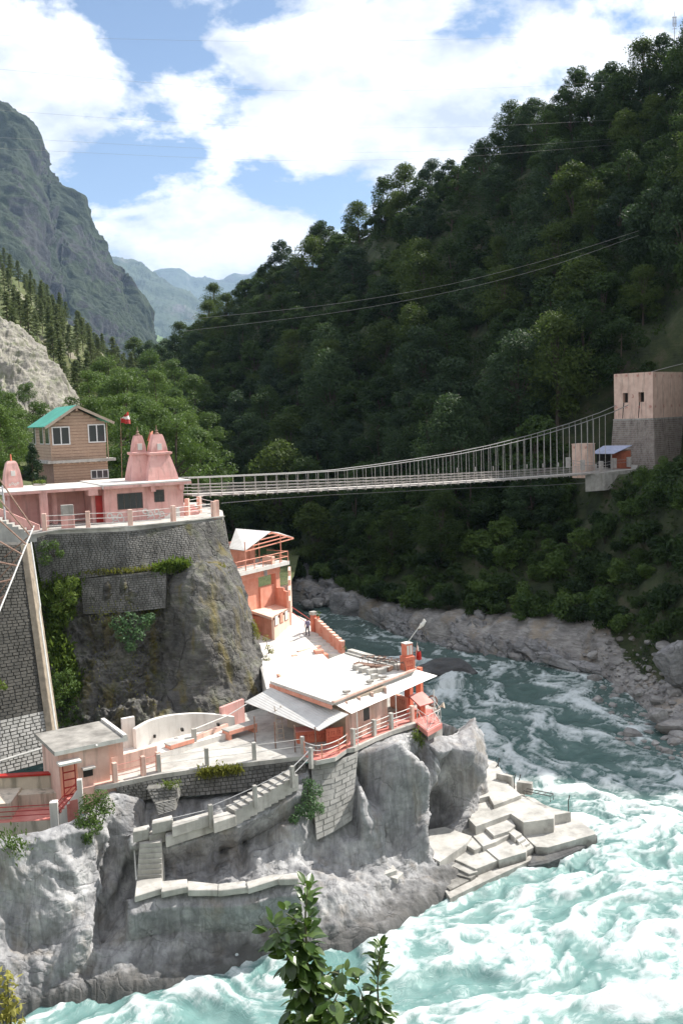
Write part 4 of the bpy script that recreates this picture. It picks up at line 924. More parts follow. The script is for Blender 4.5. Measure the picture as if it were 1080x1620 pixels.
ct = np.array([c[0] for c in cz]); ch = np.array([max(0.95, c[1]) for c in cz])
def cable(t, s): return deck(t) + bside * (s * (BW + 0.12 + 0.0)) + Vector((0, 0, float(np.interp(t, ct, ch))))
for s in (-1, 1):
    MB().tube([cable(t, s) for t in np.linspace(ct[0], ct[-1], 60)], 0.055, 6).build('main_cable', M['cable'], br)
nd = 64
dk = MB()
for i in range(nd):
    a, b = deck(i / nd), deck((i + 1) / nd)
    dk.bar(a, b, BW * 2, 0.08)
dk.build('deck', M['bridge'], br)
for s in (-1, 1):
    for h in (0.30, 0.62, 0.95):
        MB().tube([deck(t) + bside * s * BW + Vector((0, 0, h)) for t in np.linspace(0, 1, 30)], 0.028, 5).build('rail', M['bridge'], br)
    MB().tube([deck(t) + bside * s * BW + Vector((0, 0, -0.12)) for t in np.linspace(0, 1, 30)], 0.07, 5).build('stringer', M['bridge'], br)
    for i in range(50):
        t = (i + 0.5) / 50; p = deck(t) + bside * s * (BW + 0.05); q = cable(t, s)
        MB().bar(p - Vector((0, 0, 0.35)), q, 0.055).build('hanger', M['cable'] if s < 0 else M['bridge'], br)
for i in range(32):
    p = deck((i + 0.5) / 32) - Vector((0, 0, 0.2)); MB().bar(p - bside * (BW + 0.2), p + bside * (BW + 0.2), 0.1, 0.12).build('cross_beam', M['bridge'], br)
for i, t in enumerate(np.linspace(0.45, 0.93, 11)):
    p = deck(t) + bside * (BW + 0.1); MB().bar(p + Vector((0, 0, 1.2)), p + Vector((0, 0, 1.75)), 0.11).build('turnbuckle', M['bridge'], br)
MB().tube([Y(350, 796, 98.5), Y(430, 789, 103), Y(520, 783, 109), Y(620, 778, 116), Y(740, 772, 124), Y(860, 768, 133), Y(955, 762, 141)], 0.04, 5).build('wind_cable', M['cable'], br)

# ---- anchor tower across the gorge
FT = Frame(Y(1032, 662, 147), -45)
tw = thing('anchor_tower', 'pale pink square bridge tower on a battered stone base', 'tower', FT.o)
ua = FT.uw(970.5, 630)[0]; ht = FT.uw(1032, 588)[1]; dv = 13.0
rw = [FT.rect(984, 622, 992.5, 637), FT.rect(1009, 620.5, 1018, 636)]
zlo, zhi = min(r_[2] for r_ in rw), max(r_[3] for r_ in rw)
FT.mb().box(ua, 0, 0.9, dv, 0.05, ht).build('block', M['towerpink'], tw)
fw_ = FT.mb(); fw_.box(ua, 0, 0, 0.9, 0.05, zlo); fw_.box(ua, 0, 0, 0.9, zhi, ht); fw_.box(ua, rw[0][0], 0, 0.9, zlo, zhi); fw_.box(rw[0][1], rw[1][0], 0, 0.9, zlo, zhi); fw_.box(rw[1][1], 0, 0, 0.9, zlo, zhi)
fw_.build('front_wall', M['towerpink'], tw)
for r_ in rw: FT.mb().box(r_[0], r_[1], 0.8, 0.897, zlo, zhi).build('cable_opening', M['dark'], tw)
for r_ in rw: FT.mb().add([(r_[0] + 0.1, -0.004, zlo), (r_[0] + 0.28, -0.004, zlo), (r_[0] + 0.02, -0.004, 0.1), (r_[0] - 0.1, -0.004, 0.1)], [(0, 1, 2, 3)]).build('stain', M['dark'], tw)
FT.mb().box(ua - 0.15, 0.15, -0.15, dv + 0.15, -0.18, 0.05).build('ledge', M['concrete'], tw)
Tt = [FT.p(ua - 0.1, -0.12, -0.18), FT.p(0.12, -0.12, -0.18)]; Bb = [FT.p(ua - 1.0, -1.0, -15), FT.p(1.0, -1.0, -15)]
Tr = [FT.p(0.12, -0.12, -0.18), FT.p(0.12, dv, -0.18)]; Br = [FT.p(1.0, -1.0, -15), FT.p(1.0, dv, -15)]
core = MB().loft([[FT.p(ua - 1.0, -1.0, -15), FT.p(1.0, -1.0, -15), FT.p(1.0, dv + 1, -15), FT.p(ua - 1.0, dv + 1, -15)], [FT.p(ua - 0.1, -0.1, -0.19), FT.p(0.1, -0.1, -0.19), FT.p(0.1, dv + 0.1, -0.19), FT.p(ua - 0.1, dv + 0.1, -0.19)]]).build('base', M['mortarpale'], tw)
M['towerstone'] = paint('tower_stone', C(0.42, 0.36, 0.32), C(0.24, 0.19, 0.17), 1.3, 0.92, C(0.10, 0.07, 0.06), 0.8, 0.4, 8)
a_ = stone_face(Tt, Bb, 0.30, 0.55, 0.06, 0.3, 0.025, 8); a_.build('stone_courses', M['towerstone'], tw)['kind'] = 'stuff'
a_ = stone_face(Tr, Br, 0.30, 0.55, 0.06, 0.3, 0.025, 9); a_.build('stone_courses', M['towerstone'], tw)['kind'] = 'stuff'
def hooked(mb, u, w, s, P_):
    k = s * 0.11
    for (a, b, c, d) in ((-s, s, -k, k), (-k, k, k, s), (-k, k, -s, -k), (k, s, s - 2 * k, s), (-s, -k, -s, -s + 2 * k), (s - 2 * k, s, -s, -k), (-s, -s + 2 * k, k, s)):
        mb.add([P_(u + a, w + c), P_(u + b, w + c), P_(u + b, w + d), P_(u + a, w + d)], [(0, 1, 2, 3)])
pf = lambda u, w: FT.p(u, -0.005, w); pr = lambda u, w: FT.p(0.005, u, w)
for x, y in ((974, 594), (990, 594), (1008, 594), (1027, 591), (974, 644), (990, 644), (1010, 644), (1028, 643)):
    u, w = FT.uw(x, y); m_ = MB(); hooked(m_, u, w, 0.2, pf); m_.build('painted_mark', M['redpaint'], tw)
for v in (0.8, 3.4, 6.0, 8.6, 11.2):
    for w in (ht - 0.6, 1.8): m_ = MB(); hooked(m_, v, w, 0.2, pr); m_.build('painted_mark', M['redpaint'], tw)
m_ = MB(); u, w = FT.uw(1000, 627); ring2(FT, m_, u, w + 0.12, 0.07, 0.14, -0.005, -1.6, 2.4); ring2(FT, m_, u, w - 0.1, 0.07, 0.14, -0.005, -2.4, 1.6); m_.build('painted_mark', M['redpaint'], tw)
# ---- pink gate pillar, tin shelter and bollards at the far bridge end
FG = Frame(Y(930, 740, 140.5), -42)
gp = thing('gate_block', 'small pink gate block at the far end of the footbridge', 'gate post', FG.o)
u = FG.uw(904, 720)[0]; h = FG.uw(930, 703)[1]
FG.mb().box(u, 0, 0, 2.0, -1.5, h).build('body', M['towerpink'], gp); FG.mb().box(u - 0.06, 0.06, -0.06, 2.06, h, h + 0.1).build('cap', M['towerpink'], gp)
for x, y in ((908, 708), (926, 708)):
    q, w = FG.uw(x, y); m_ = MB(); hooked(m_, q, w, 0.17, lambda a, b: FG.p(a, -0.006, b)); m_.build('painted_mark', M['redpaint'], gp)
FK = Frame(Y(965, 742, 142.5), -12)
sd = thing('tin_shelter', 'open lean-to shelter with a bluish tin roof by the bridge tower', 'shelter', FK.o)
a1 = [FK.uw(x, y)[0] for x, y in ((933, 715), (966, 717), (999, 709))]; hz_ = FK.uw(966, 716)[1]
FK.mb().sheet((a1[0], -1.0, hz_), (a1[1] + 0.3, -1.0, hz_ - 0.1), (a1[2] + 0.2, 2.2, hz_ + 0.9), (a1[0] + 2.0, 2.2, hz_ + 0.95), 0.08).build('roof', M['blue_tin'], sd)
FK.mb().box(a1[1] + 0.1, a1[2], 1.9, 2.1, -1.2, hz_ + 0.3).build('wall', M['rust'], sd); FK.mb().box(a1[0] + 1.0, a1[1], 2.0, 2.15, -1.2, hz_ + 0.2).build('wall', M['dark'], sd)
M['rustwall'] = paint('rust_orange_sheet', srgb(170, 96, 66), srgb(140, 74, 50), 2, 0.7)
FK.mb().box(a1[1] + 0.15, a1[2] - 0.1, 1.6, 1.895, -1.2, hz_ + 0.1).build('panel', M['rustwall'], sd)
for q in (a1[0] + 0.15, a1[1]): MB().tube([FK.p(q, -0.9, -1.2), FK.p(q, -0.9, hz_ - 0.1)], 0.06, 6).build('post', M['bridge'], sd)
railing('bridge_railing', 'pale bollards and wires along the far bridge landing', [Y(x, y, D_) for x, y, D_ in ((898, 737, 138), (921, 741, 138.8), (950, 743, 139.6), (971, 738, 142), (994, 736, 143))], 1.2, 0.5, M['bridge'], M['cable'], (0.4, 0.75))
lg = MB().prism([tuple(Y(x, y, D_)) for x, y, D_ in ((925, 750, 138), (955, 748, 138.5), (1005, 742, 142.5), (1010, 734, 150), (925, 734, 150))], 2.5, None).build('bridge_landing', M['concrete']); tag(lg, 'concrete landing slab at the far bridge end', 'landing')
# ================================================================== lower terrace and pavilion
ZL = 9.0
def poly(mb, pts, th):
    """pts (photo x, photo y, z): a slab whose top passes through those points"""
    return mb.prism([tuple(Z(*q)) for q in pts], th, None)
tf = poly(MB(), [(x, y, ZL) for x, y in ((150, 1246), (226, 1230), (251, 1225), (327, 1214), (402, 1205), (479, 1196), (500, 1204), (530, 1198), (548, 1185), (561, 1183), (594, 1167), (621, 1156), (656, 1145), (690, 1120), (600, 1085), (430, 1115), (330, 1145), (200, 1165))], 0.3)
tag(tf.build('lower_terrace_floor', M['slab']), kind='structure')
# walls that carry the terrace edge
E1 = [Z(x, y, ZL) - Vector((0, 0, 0.31)) for x, y in ((183, 1239), (226, 1230), (251, 1225), (327, 1214), (402, 1205), (482, 1197))]
E1b = [Y(188, 1262, 61.4), Y(228, 1266, 62.0), Y(255, 1262, 62.2), Y(327, 1258, 63.2), Y(402, 1250, 64.2), Y(486, 1232, 65.0)]
masonry('terrace_wall', 'dark mossy rubble wall under the lower terrace railing', E1, E1b, 0.19, 0.36, M['stonewall'], M['mortardark'], 0.5, 0.05, 12, 0.014)
# coursed pale buttress below the pavilion: each block its own piece
E2 = [Y(492, 1211, 65.3), Y(530, 1206, 65.6), Y(566, 1190, 66.6)]; E2b = [Y(500, 1330, 62.2), Y(525, 1318, 62.8), Y(556, 1298, 63.8)]
bt_ = thing('stone_buttress', 'pale coursed stone buttress below the pavilion corner', 'wall', lerp_poly(E2b, 0.5))
wall_core(E2, E2b, 1.5).build('core', M['blockpale'], bt_)
r_ = random.Random(5); rows = 13
for i in range(rows):
    v0, v1 = i / rows, (i + 1) / rows; u = -r_.random() * 0.15
    while u < 1:
        w = 0.16 + r_.random() * 0.14; a, b = max(0, u), min(1, u + w); u += w
        if b - a < 0.04: continue
        S = lambda p, q: lerp_poly(E2, p).lerp(lerp_poly(E2b, p), q)
        q = [S(a + 0.0035, v1 - 0.0035), S(b - 0.0035, v1 - 0.0035), S(b - 0.0035, v0 + 0.0035), S(a + 0.0035, v0 + 0.0035)]
        n = (q[1] - q[0]).cross(q[3] - q[0]).normalized(); n = n if n.y < 0 else -n; dd = 0.02 + 0.05 * r_.random(); c = sum(q, Vector()) / 4
        MB().add([p - n * 0.05 for p in q] + [p + (c - p) * 0.06 + n * dd for p in q], [(4, 5, 6, 7), (0, 1, 5, 4), (1, 2, 6, 5), (2, 3, 7, 6), (3, 0, 4, 7)]).build('stone', M['blockpale'], bt_)
railing('terrace_railing', 'white concrete posts and wires along the lower terrace edge', [Z(x, y, ZL) + Vector((0, 0.25, 0)) for x, y in ((251, 1223), (327, 1213), (402, 1204), (479, 1194))], 1.22, 0.27, M['slab'], M['whitepipe'], (0.45, 0.85), 0.02)
railing('terrace_railing', 'two pink posts with reddish wires beside the small pink building', [Z(x, y, ZL) + Vector((0, 0.3, 0)) for x, y in ((181, 1240), (226, 1229), (250, 1222))], 1.3, 0.30, M['pinkpale'], M['redfloor'], (0.3, 0.55, 0.85), 0.02)
railing('terrace_railing', 'white posts and pipe rails along the pavilion front', [Z(x, y, ZL) + Vector((-0.1, 0.25, 0)) for x, y in ((561, 1181), (594, 1166), (621, 1155), (654, 1143))], 1.22, 0.30, M['slab'], M['whitepipe'], (0.35, 0.6, 0.88), 0.035, mats=[M['slab'], M['slab'], M['slab'], M['pinkpale']])
# curved rail at the pavilion corner
cp = [Z(x, y, ZL) + Vector((0, 0.1, 0)) for x, y in ((482, 1196), (500, 1202), (520, 1199), (537, 1192), (549, 1184))]
cpn = [Vector(p) for p in crom(np.array([tuple(p) for p in cp]), 20)]
cr_ = thing('curved_railing', 'curved red and white railing at the pavilion corner', 'railing', cp[0])
for h, m_ in ((0.3, 'coral'), (0.6, 'whitepipe'), (0.95, 'whitepipe')): MB().tube([p + Vector((0, 0, h)) for p in cpn], 0.035, 6).build('rail', M[m_], cr_)
for i in (0, 7, 14, 19): MB().bar(cpn[i] - Vector((0, 0, 0.1)), cpn[i] + Vector((0, 0, 1.0)), 0.09).build('post', M['coral'], cr_)
rf = poly(MB(), [(482, 1197, ZL + 0.012), (500, 1203, ZL + 0.012), (530, 1197, ZL + 0.012), (549, 1184, ZL + 0.012), (658, 1138, ZL + 0.012), (640, 1118, ZL + 0.012), (540, 1165, ZL + 0.012)], 0.01).build('red_floor_strip', M['redfloor']); tag(rf, kind='structure')

# ---- pavilion
ZR = 12.3
A_, B_, C_, D_ = Z(427, 1077, ZR), Z(525, 1111, ZR), Z(655, 1059, ZR), Z(553, 1030, ZR)
pv_ = thing('pavilion', 'flat-roofed riverside pavilion with tin awnings on two sides', 'pavilion', Z(540, 1150, ZL))
MB().prism([tuple(p) for p in (A_, B_, C_, D_)], 0.22, None).build('roof_slab', M['roofslab'], pv_)
up1 = (A_ - D_).normalized() * 0.02
fc = MB(); fc.bar(A_ + Vector((-0.03, -0.03, -0.36)), B_ + Vector((-0.03, -0.03, -0.36)), 0.10, 0.26); fc.build('fascia', M['coral'], pv_)
fc = MB(); fc.bar(B_ + Vector((0.06, -0.06, 0.03)), C_ + Vector((0.06, -0.06, 0.03)), 0.22, 0.14); fc.build('fascia', M['pinkpale'], pv_)
fc = MB(); fc.bar(D_ + Vector((0, 0, 0.08)), C_ + Vector((0, 0, 0.08)), 0.5, 0.18); fc.build('parapet', M['slab'], pv_)
fc = MB(); fc.bar(D_ * 0.97 + C_ * 0.03 + Vector((-0.5, -0.6, 0.06)), D_ * 0.2 + C_ * 0.8 + Vector((-0.5, -0.6, 0.06)), 0.2, 0.12); fc.build('kerb', M['concrete'], pv_)
aw = MB().sheet(Z(433, 1085, 11.95), Z(386.5, 1110.5, 10.95), Z(504, 1156, 10.75), Z(551, 1130, 11.5), 0.05).build('awning', M['tin'], pv_)
aw['label'] = 'wide tin awning over the left veranda'
aq = [Z(526, 1112, 12.18), Z(556, 1129, 11.35), Z(691.5, 1069, 11.35), Z(657, 1059, 12.15)]
for i in range(7):       # lapped sheets of the front awning
    f0, f1 = i / 7, (i + 1) / 7 + 0.01
    MB().sheet(aq[0].lerp(aq[3], f0) + Vector((0, 0, 0.008 * (i % 2))), aq[1].lerp(aq[2], f0) + Vector((0, 0, 0.008 * (i % 2))), aq[1].lerp(aq[2], min(1, f1)) + Vector((0, 0, 0.008 * (i % 2))), aq[0].lerp(aq[3], min(1, f1)) + Vector((0, 0, 0.008 * (i % 2))), 0.03).build('awning_sheet', M['tin'], pv_)
W1, W2 = Z(549, 1175, ZL), Z(613, 1149, ZL); dW = (W2 - W1).normalized(); nW = Vector((-dW.y, dW.x, 0))
def wl_(mb, A, B, z0, z1, t, off=0):
    d = (B - A).normalized(); n = Vector((-d.y, d.x, 0)); A = A + n * off; B = B + n * off
    return mb.prism([(A.x, A.y), (B.x, B.y), (B.x + n.x * t, B.y + n.y * t), (A.x + n.x * t, A.y + n.y * t)], z0, z1)
wl_(MB(), W1, W2, ZL, 12.05, 6.0).build('room', M['beige'], pv_)
for f0, f1 in ((0.05, 0.28), (0.33, 0.60), (0.64, 0.92)):
    pnl = wl_(MB(), W1.lerp(W2, f0), W1.lerp(W2, f1), ZL + 0.15, 11.3, 0.035, -0.04).build('wall_panel', M['pinkpale'], pv_)
wl_(MB(), W1.lerp(W2, 0.40), W1.lerp(W2, 0.54), 10.1, 11.0, 0.02, -0.062).build('window', M['darkmetal'], pv_)
for f in (0.0, 0.305, 0.62, 0.95): q = W1.lerp(W2, f) - nW * 0.06; MB().bar(q, q + Vector((0, 0, 3.0)), 0.22).build('pilaster', M['pinkpale'], pv_)
q0 = W1 + nW * 0.0; wl_(MB(), W1 - dW * 0.05 + nW * 3.2, W1 - dW * 0.05 + nW * 0.05, ZL, 11.4, 0.06).build('side_panel', M['beige'], pv_)
# veranda back wall (coral) and posts
V1, V2 = Z(440, 1122, ZL + 0.0), W1 + nW * 5.2
wl_(MB(), V1, V2, ZL, 11.9, 0.2).build('veranda_wall', M['coral'], pv_)
for (x, yt, yb) in ((404, 1119, 1170), (436, 1131, 1184), (467, 1143, 1190), (500, 1154, 1193)):
    b = Z(x, yb, ZL) if x != 404 else Z(x, yb + 4, ZL)
    tt = Y(x, yt, b.y); MB().tube([b - Vector((0, 0, 0.1)), Vector((b.x, b.y, 10.9))], 0.045, 6).build('awning_post', M['rust'], pv_)
for (x, y) in ((687, 1140), (566, 1180), (627, 1150)):
    b = Z(x, y, ZL); MB().tube([b, Vector((b.x, b.y, 11.4))], 0.035, 6).build('awning_post', M['whitepipe'], pv_)
for (x, y, s) in ((647, 1122, 0.5), (664, 1112, 0.42)):
    b = Z(x, y, ZL); Frame(b, 55).mb().box(-s / 2, s / 2, -s / 2, s / 2, 0, 2.9).build('column', M['orange'], pv_)
# items under the veranda
def lettering(fr, mb, u0, u1, w, h, v, seed=1, step=0.16):
    r = random.Random(seed); u = u0
    while u < u1 - step:
        k = step * (0.55 + 0.3 * r.random())
        mb.box(u, u + k, v - 0.004, v, w + h * 0.86, w + h)
        mb.box(u + k * 0.6, u + k * 0.75, v - 0.004, v, w, w + h * 0.86)
        if r.random() < 0.7: mb.box(u + 0.02, u + k * 0.6, v - 0.004, v, w + h * (0.3 + 0.2 * r.random()), w + h * 0.58)
        if r.random() < 0.4: mb.box(u, u + k * 0.3, v - 0.004, v, w + 0.0, w + h * 0.3)
        u += step * (1.5 if r.random() < 0.15 else 1)
    return mb
fq = Frame(Z(470, 1177, ZL), 8)
ct_ = thing('counter', 'orange painted counter with lettering under the left awning', 'counter', fq.o)
fq.mb().box(0, 2.6, 0, 0.9, 0, 0.85).build('body', M['orange'], ct_, bevel=0.02); fq.mb().box(-0.08, 2.68, -0.08, 0.98, 0.85, 0.93).build('top', M['redfloor'], ct_)
lettering(fq, fq.mb(), 0.2, 2.4, 0.3, 0.3, -0.003, 3).build('lettering', M['redpaint'], ct_)
fq = Frame(Z(517, 1180, ZL), 20)
ct_ = thing('sign_panel', 'orange board with red lettering beside the beige room', 'sign', fq.o)
fq.mb().box(0, 1.25, 0, 0.12, 0, 1.2).build('board', M['orange'], ct_); lettering(fq, fq.mb(), 0.12, 1.15, 0.72, 0.26, -0.003, 4).build('lettering', M['redpaint'], ct_); lettering(fq, fq.mb(), 0.12, 1.15, 0.3, 0.26, -0.003, 5).build('lettering', M['redpaint'], ct_)
fq = Frame(Z(440, 1172, ZL), 15); la = thing('ladder', 'wooden ladder leaning in the dark veranda', 'ladder', fq.o)
for s in (0, 0.45): MB().bar(fq.p(s, 0, 0), fq.p(s, 0.9, 2.3), 0.06).build('stile', M['beige'], la)
for k in range(7): MB().bar(fq.p(0, 0.12 * k + 0.06, 0.31 * k + 0.16), fq.p(0.45, 0.12 * k + 0.06, 0.31 * k + 0.16), 0.045).build('rung', M['beige'], la)
# parapet with lettering behind the open red floor
P1, P2 = Z(617, 1118, ZL), Z(643, 1128, ZL)
fq = Frame(P1, math.degrees(math.atan2(P2.y - P1.y, P2.x - P1.x)))
pa = thing('low_parapet', 'coral low wall with red lettering behind the open red floor', 'wall', P1); Lp = (P2 - P1).length
fq.mb().box(0, Lp, 0, 0.25, 0, 1.15).build('body', M['coral'], pa); lettering(fq, fq.mb(), 0.1, Lp - 0.1, 0.6, 0.32, -0.003, 6, 0.24).build('lettering', M['redpaint'], pa)
# prow platform with red floor, thin lattice railing, slanted slab table
pw_ = [(657, 1143), (676, 1158), (699, 1145), (684, 1122), (640, 1118)]
pp = poly(MB(), [(x, y, ZL + 0.02) for x, y in pw_], 0.35).build('prow_platform', M['redfloor']); tag(pp, 'red floored lookout platform on the tip of the rock', 'platform')
cs = [Z(x, y, ZL + 0.02) for x, y in ((676, 1156), (697, 1144.5), (684, 1124))]
lr = thing('lattice_railing', 'thin iron lattice railing round the red lookout platform', 'railing', cs[0])
c0 = [Z(660, 1144, ZL)] + cs
for a, b in zip(c0[:-1], c0[1:]):
    for h in (0.05, 1.1): MB().tube([a + Vector((0, 0, h)), b + Vector((0, 0, h))], 0.022, 5).build('rail', M['whitepipe'], lr)
    MB().tube([a + Vector((0, 0, 0.05)), b + Vector((0, 0, 1.1))], 0.016, 5).build('brace', M['whitepipe'], lr); MB().tube([b + Vector((0, 0, 0.05)), a + Vector((0, 0, 1.1))], 0.016, 5).build('brace', M['whitepipe'], lr)
for a in c0: MB().tube([a, a + Vector((0, 0, 1.15))], 0.028, 5).build('post', M['whitepipe'], lr)
ft = Frame(Z(669, 1131, ZL), 40)
tb = thing('slab_table', 'pinkish slanted stone slab on an orange pedestal at the lookout', 'altar', ft.o)
ft.mb().box(-0.25, 0.25, 0, 0.4, 0, 1.0).build('pedestal', M['orange'], tb); ft.mb().sheet((-0.75, -0.45, 0.95), (0.75, -0.45, 0.95), (0.75, 0.75, 1.55), (-0.75, 0.75, 1.55), 0.12).build('slab', M['redfloor'], tb)
ft = Frame(Z(660, 1136, ZL), 40); bxo = thing('small_shrine_box', 'little orange box with a dark opening on the red platform', 'box', ft.o)
ft.mb().box(-0.3, 0.3, 0, 0.5, 0, 0.5).build('body', M['orange'], bxo, bevel=0.02); ft.mb().box(-0.12, 0.12, -0.01, 0.0, 0.1, 0.35).build('opening', M['dark'], bxo)
hd = Z(693, 1140, ZL); hn = thing('loudspeaker', 'pale horn loudspeaker clamped on the lookout railing', 'loudspeaker', hd)
MB().tube([hd + Vector((0, 0, 1.0)), hd + Vector((0.25, -0.05, 1.15)), hd + Vector((0.45, -0.1, 1.2))], [0.07, 0.09, 0.24], 10).build('horn', M['cream'], hn); MB().tube([hd + Vector((0, 0, 0.1)), hd + Vector((0, 0, 1.05))], 0.03, 6).build('stand', M['whitepipe'], hn)
ru = Z(684, 1128, ZL); MBr = MB(); pts_ = [ru + Vector((0.35 * math.cos(a), 0.2 * math.sin(a), 0.95 + 0.35 * math.sin(a))) for a in np.linspace(0, 6.28, 18)]; tag(MBr.tube(pts_, 0.07, 6).build('hose_coil', M['rust']), 'rusty brown coil hung behind the slanted slab', 'coil')
# prow masonry block below the platform
pb = poly(MB(), [(659, 1144, ZL - 0.36), (676, 1158, ZL - 0.36), (699, 1146, ZL - 0.36), (684, 1124, ZL - 0.36), (640, 1122, ZL - 0.36)], 1.6).build('platform_base', M['concrete']); tag(pb, 'stained concrete block carrying the red lookout platform', 'foundation')
# ---- roof clutter
rb = random.Random(2)
blks = [(566, 1059, 0.75), (576, 1063, 0.8), (588, 1066, 0.8), (602, 1065, 0.75), (611, 1062, 0.6), (592, 1074, 0.55), (631, 1058, 0.8)]
for i, (x, y, s) in enumerate(blks):
    f = Frame(Z(x, y, ZR), 30 + rb.uniform(-8, 8)); o = f.mb().box(-s / 2, s / 2, -s / 3, s / 3, 0.0, 0.38).build('concrete_block', M['slab'], None, bevel=0.03); tag(o, ('leftmost pale block of the row on the pavilion roof', 'second pale block from the left on the pavilion roof', 'third pale block from the left on the pavilion roof', 'fourth pale block on the pavilion roof, right of centre', 'smaller pale block behind the right end of the row', 'lone small pale block in front of the row', 'pale block close to the orange roof pillar')[i], 'block', 'blocks on the pavilion roof')
for i, (x, y, L_, a) in enumerate(((570, 1052, 2.2, 20), (586, 1052, 2.8, 38), (596, 1057, 2.6, 30))):
    f = Frame(Z(x, y, ZR), -a); fr_ = thing('metal_frame', ('bent brown metal frame on the roof, leftmost of three', 'tall brown metal frame in the middle of the roof clutter', 'brown metal frame lying nearest the tin awning')[i], 'frame', f.o)
    for s in (-0.4, 0.4):
        MB().tube([f.p(0, s, 0.02), f.p(0.1, s, 0.7), f.p(L_, s, 0.75), f.p(L_ + 0.1, s, 0.02)], 0.035, 5).build('side', M['darkmetal'], fr_)
    for k in range(5): MB().bar(f.p(0.2 + k * L_ / 5, -0.4, 0.72), f.p(0.2 + k * L_ / 5, 0.4, 0.72), 0.05).build('slat', M['rust'], fr_)
f = Frame(Z(604, 1060, ZR), -32); tag(f.mb().box(-2.4, 0.8, -0.35, 0.35, 0.05, 0.35).build('scrap_heap', M['rust']), 'low dark heap of scrap under the metal frames', 'scrap')
for (x, y, s) in ((585, 1082, 0.3), (605, 1075, 0.3), (548, 1098, 0.3)):
    f = Frame(Z(x, y, ZR), 30); tag(f.mb().box(-s, s, -s * 0.5, s * 0.5, 0.1, 0.3).build('roof_stone', M['concrete'], None, bevel=0.05), 'small stone weighing down the awning seam', 'stone', 'stones along the awning seam')['label'] = 'small stone on the awning seam, ' + ('the middle of three' if x == 585 else 'nearest the roof pillar' if x == 605 else 'farthest from the roof pillar')
fp_ = Frame(Z(646, 1060, ZR), 32)
pr_ = thing('roof_pillar', 'orange square pillar with lettering at the roof corner', 'pillar', fp_.o)
hb = fp_.uw(645, 1038)[1]; htp = fp_.uw(645, 1018)[1]
fp_.mb().box(-0.42, 0.42, -0.3, 0.54, 0, hb).build('base', M['orange'], pr_, bevel=0.02); fp_.mb().box(-0.32, 0.32, -0.2, 0.44, hb + 0.002, htp).build('shaft', M['orange'], pr_, bevel=0.02)
for k in range(2): lettering(fp_, fp_.mb(), -0.36, 0.40, 0.12 + k * 0.42, 0.28, -0.302, 20 + k, 0.2).build('lettering', M['redpaint'], pr_)
for k in range(2): fp_.mb().box(-0.24 + k * 0.28, -0.04 + k * 0.28, -0.206, -0.2, hb + 0.15, htp - 0.12).build('plaque', M['white'], pr_)
fp_.mb().box(-0.34, 0.34, -0.22, 0.46, htp, htp + 0.06).build('cap', M['white'], pr_)
lp0 = fp_.p(0, 0.1, htp); lt = thing('street_lamp', 'thin lamp post leaning over the river from the roof pillar', 'lamp', lp0); lp1 = Y(668, 984, lp0.y)
MB().tube([lp0, lp1], 0.035, 6).build('pole', M['whitepipe'], lt); dd_ = (lp1 - lp0).normalized()
q = lp0 + (lp1 - lp0) * 0.72; MB().tube([q + Vector((0.05, -0.05, -0.02)), q + Vector((0.1, -0.1, 0.02)) + dd_ * 0.3, q + Vector((0.16, -0.12, 0.0)) + dd_ * 0.7], [0.06, 0.17, 0.06], 8).build('lamp_head', M['white'], lt)
MB().tube([lp1, lp1 + dd_ * 0.25], [0.05, 0.09], 6).build('cap', M['white'], lt)
fo = fp_.p(0.75, 0.2, 0.6); fb = thing('flag', 'drooping red flag on a short pole beside the roof pillar', 'flag', fo); MB().tube([fo - Vector((0, 0, 0.6)), fo + Vector((0.25, 0, 1.4))], 0.025, 5).build('pole', M['whitepipe'], fb)
flagpiece(fo + Vector((0.0, 0, 0.0)), fo + Vector((0.55, 0, 0.05)), fo + Vector((0.5, 0, 0.7)), fo + Vector((0.12, 0, 0.75)), M['redpaint'], 'cloth', fb)
flagpiece(fo + Vector((0.14, 0, 0.78)), fo + Vector((0.36, 0, 0.75)), fo + Vector((0.28, 0, 1.2)), fo + Vector((0.22, 0, 1.25)), M['white'], 'stripe', fb)

# ---- white curved wall behind the terrace, benches, walkway
wb = [(217, 1188), (240, 1180), (270, 1171), (300, 1163), (318, 1159), (345, 1154), (372, 1150)]; wtp = [(217, 1153), (238, 1140), (263, 1132), (290, 1129), (315, 1128.5), (345, 1130), (372, 1134)]
ZW = 9.35
base_ = [Z(x, y, ZW) for x, y in wb]; tops = []
for p, (x, y) in zip(base_, wtp): tops.append(max(0.6, Y(x, y, p.y + 0.1).z - ZW))
cw = MB(); bx_ = crom(np.array([tuple(p) + (h,) for p, h in zip(base_, tops)]), 30); th_ = 0.35; vs = []; fs = []
for i, q in enumerate(bx_):
    t_ = bx_[min(i + 1, 29)] - bx_[max(0, i - 1)]; n = np.array([-t_[1], t_[0]]); n /= np.linalg.norm(n)
    for s in (0, th_):
        vs += [(q[0] + n[0] * s, q[1] + n[1] * s, ZL - 0.2), (q[0] + n[0] * s, q[1] + n[1] * s, ZW + q[3])]
for i in range(29):
    a, b = 4 * i, 4 * i + 4
    fs += [(a, b, b + 1, a + 1), (a + 1, b + 1, b + 3, a + 3), (b + 2, a + 2, a + 3, b + 3)]
fs += [(0, 1, 3, 2), (116, 118, 119, 117)]
cwt = thing('curved_wall', 'curved whitewashed wall at the foot of the dark rock', 'wall', base_[3]); cw.add(vs, fs).build('body', M['white'], cwt)
for x, y in ((290, 1155), (347, 1147), (246, 1165)):
    p = Z(x, y + 14, ZW); f = Frame(Vector((p.x, p.y, 0)), 25); q = Y(x, y, p.y); f.mb().box(-0.08, 0.08, -0.02, 0.3, q.z - 0.1, q.z + 0.1).build('weep_hole', M['dark'], cwt)
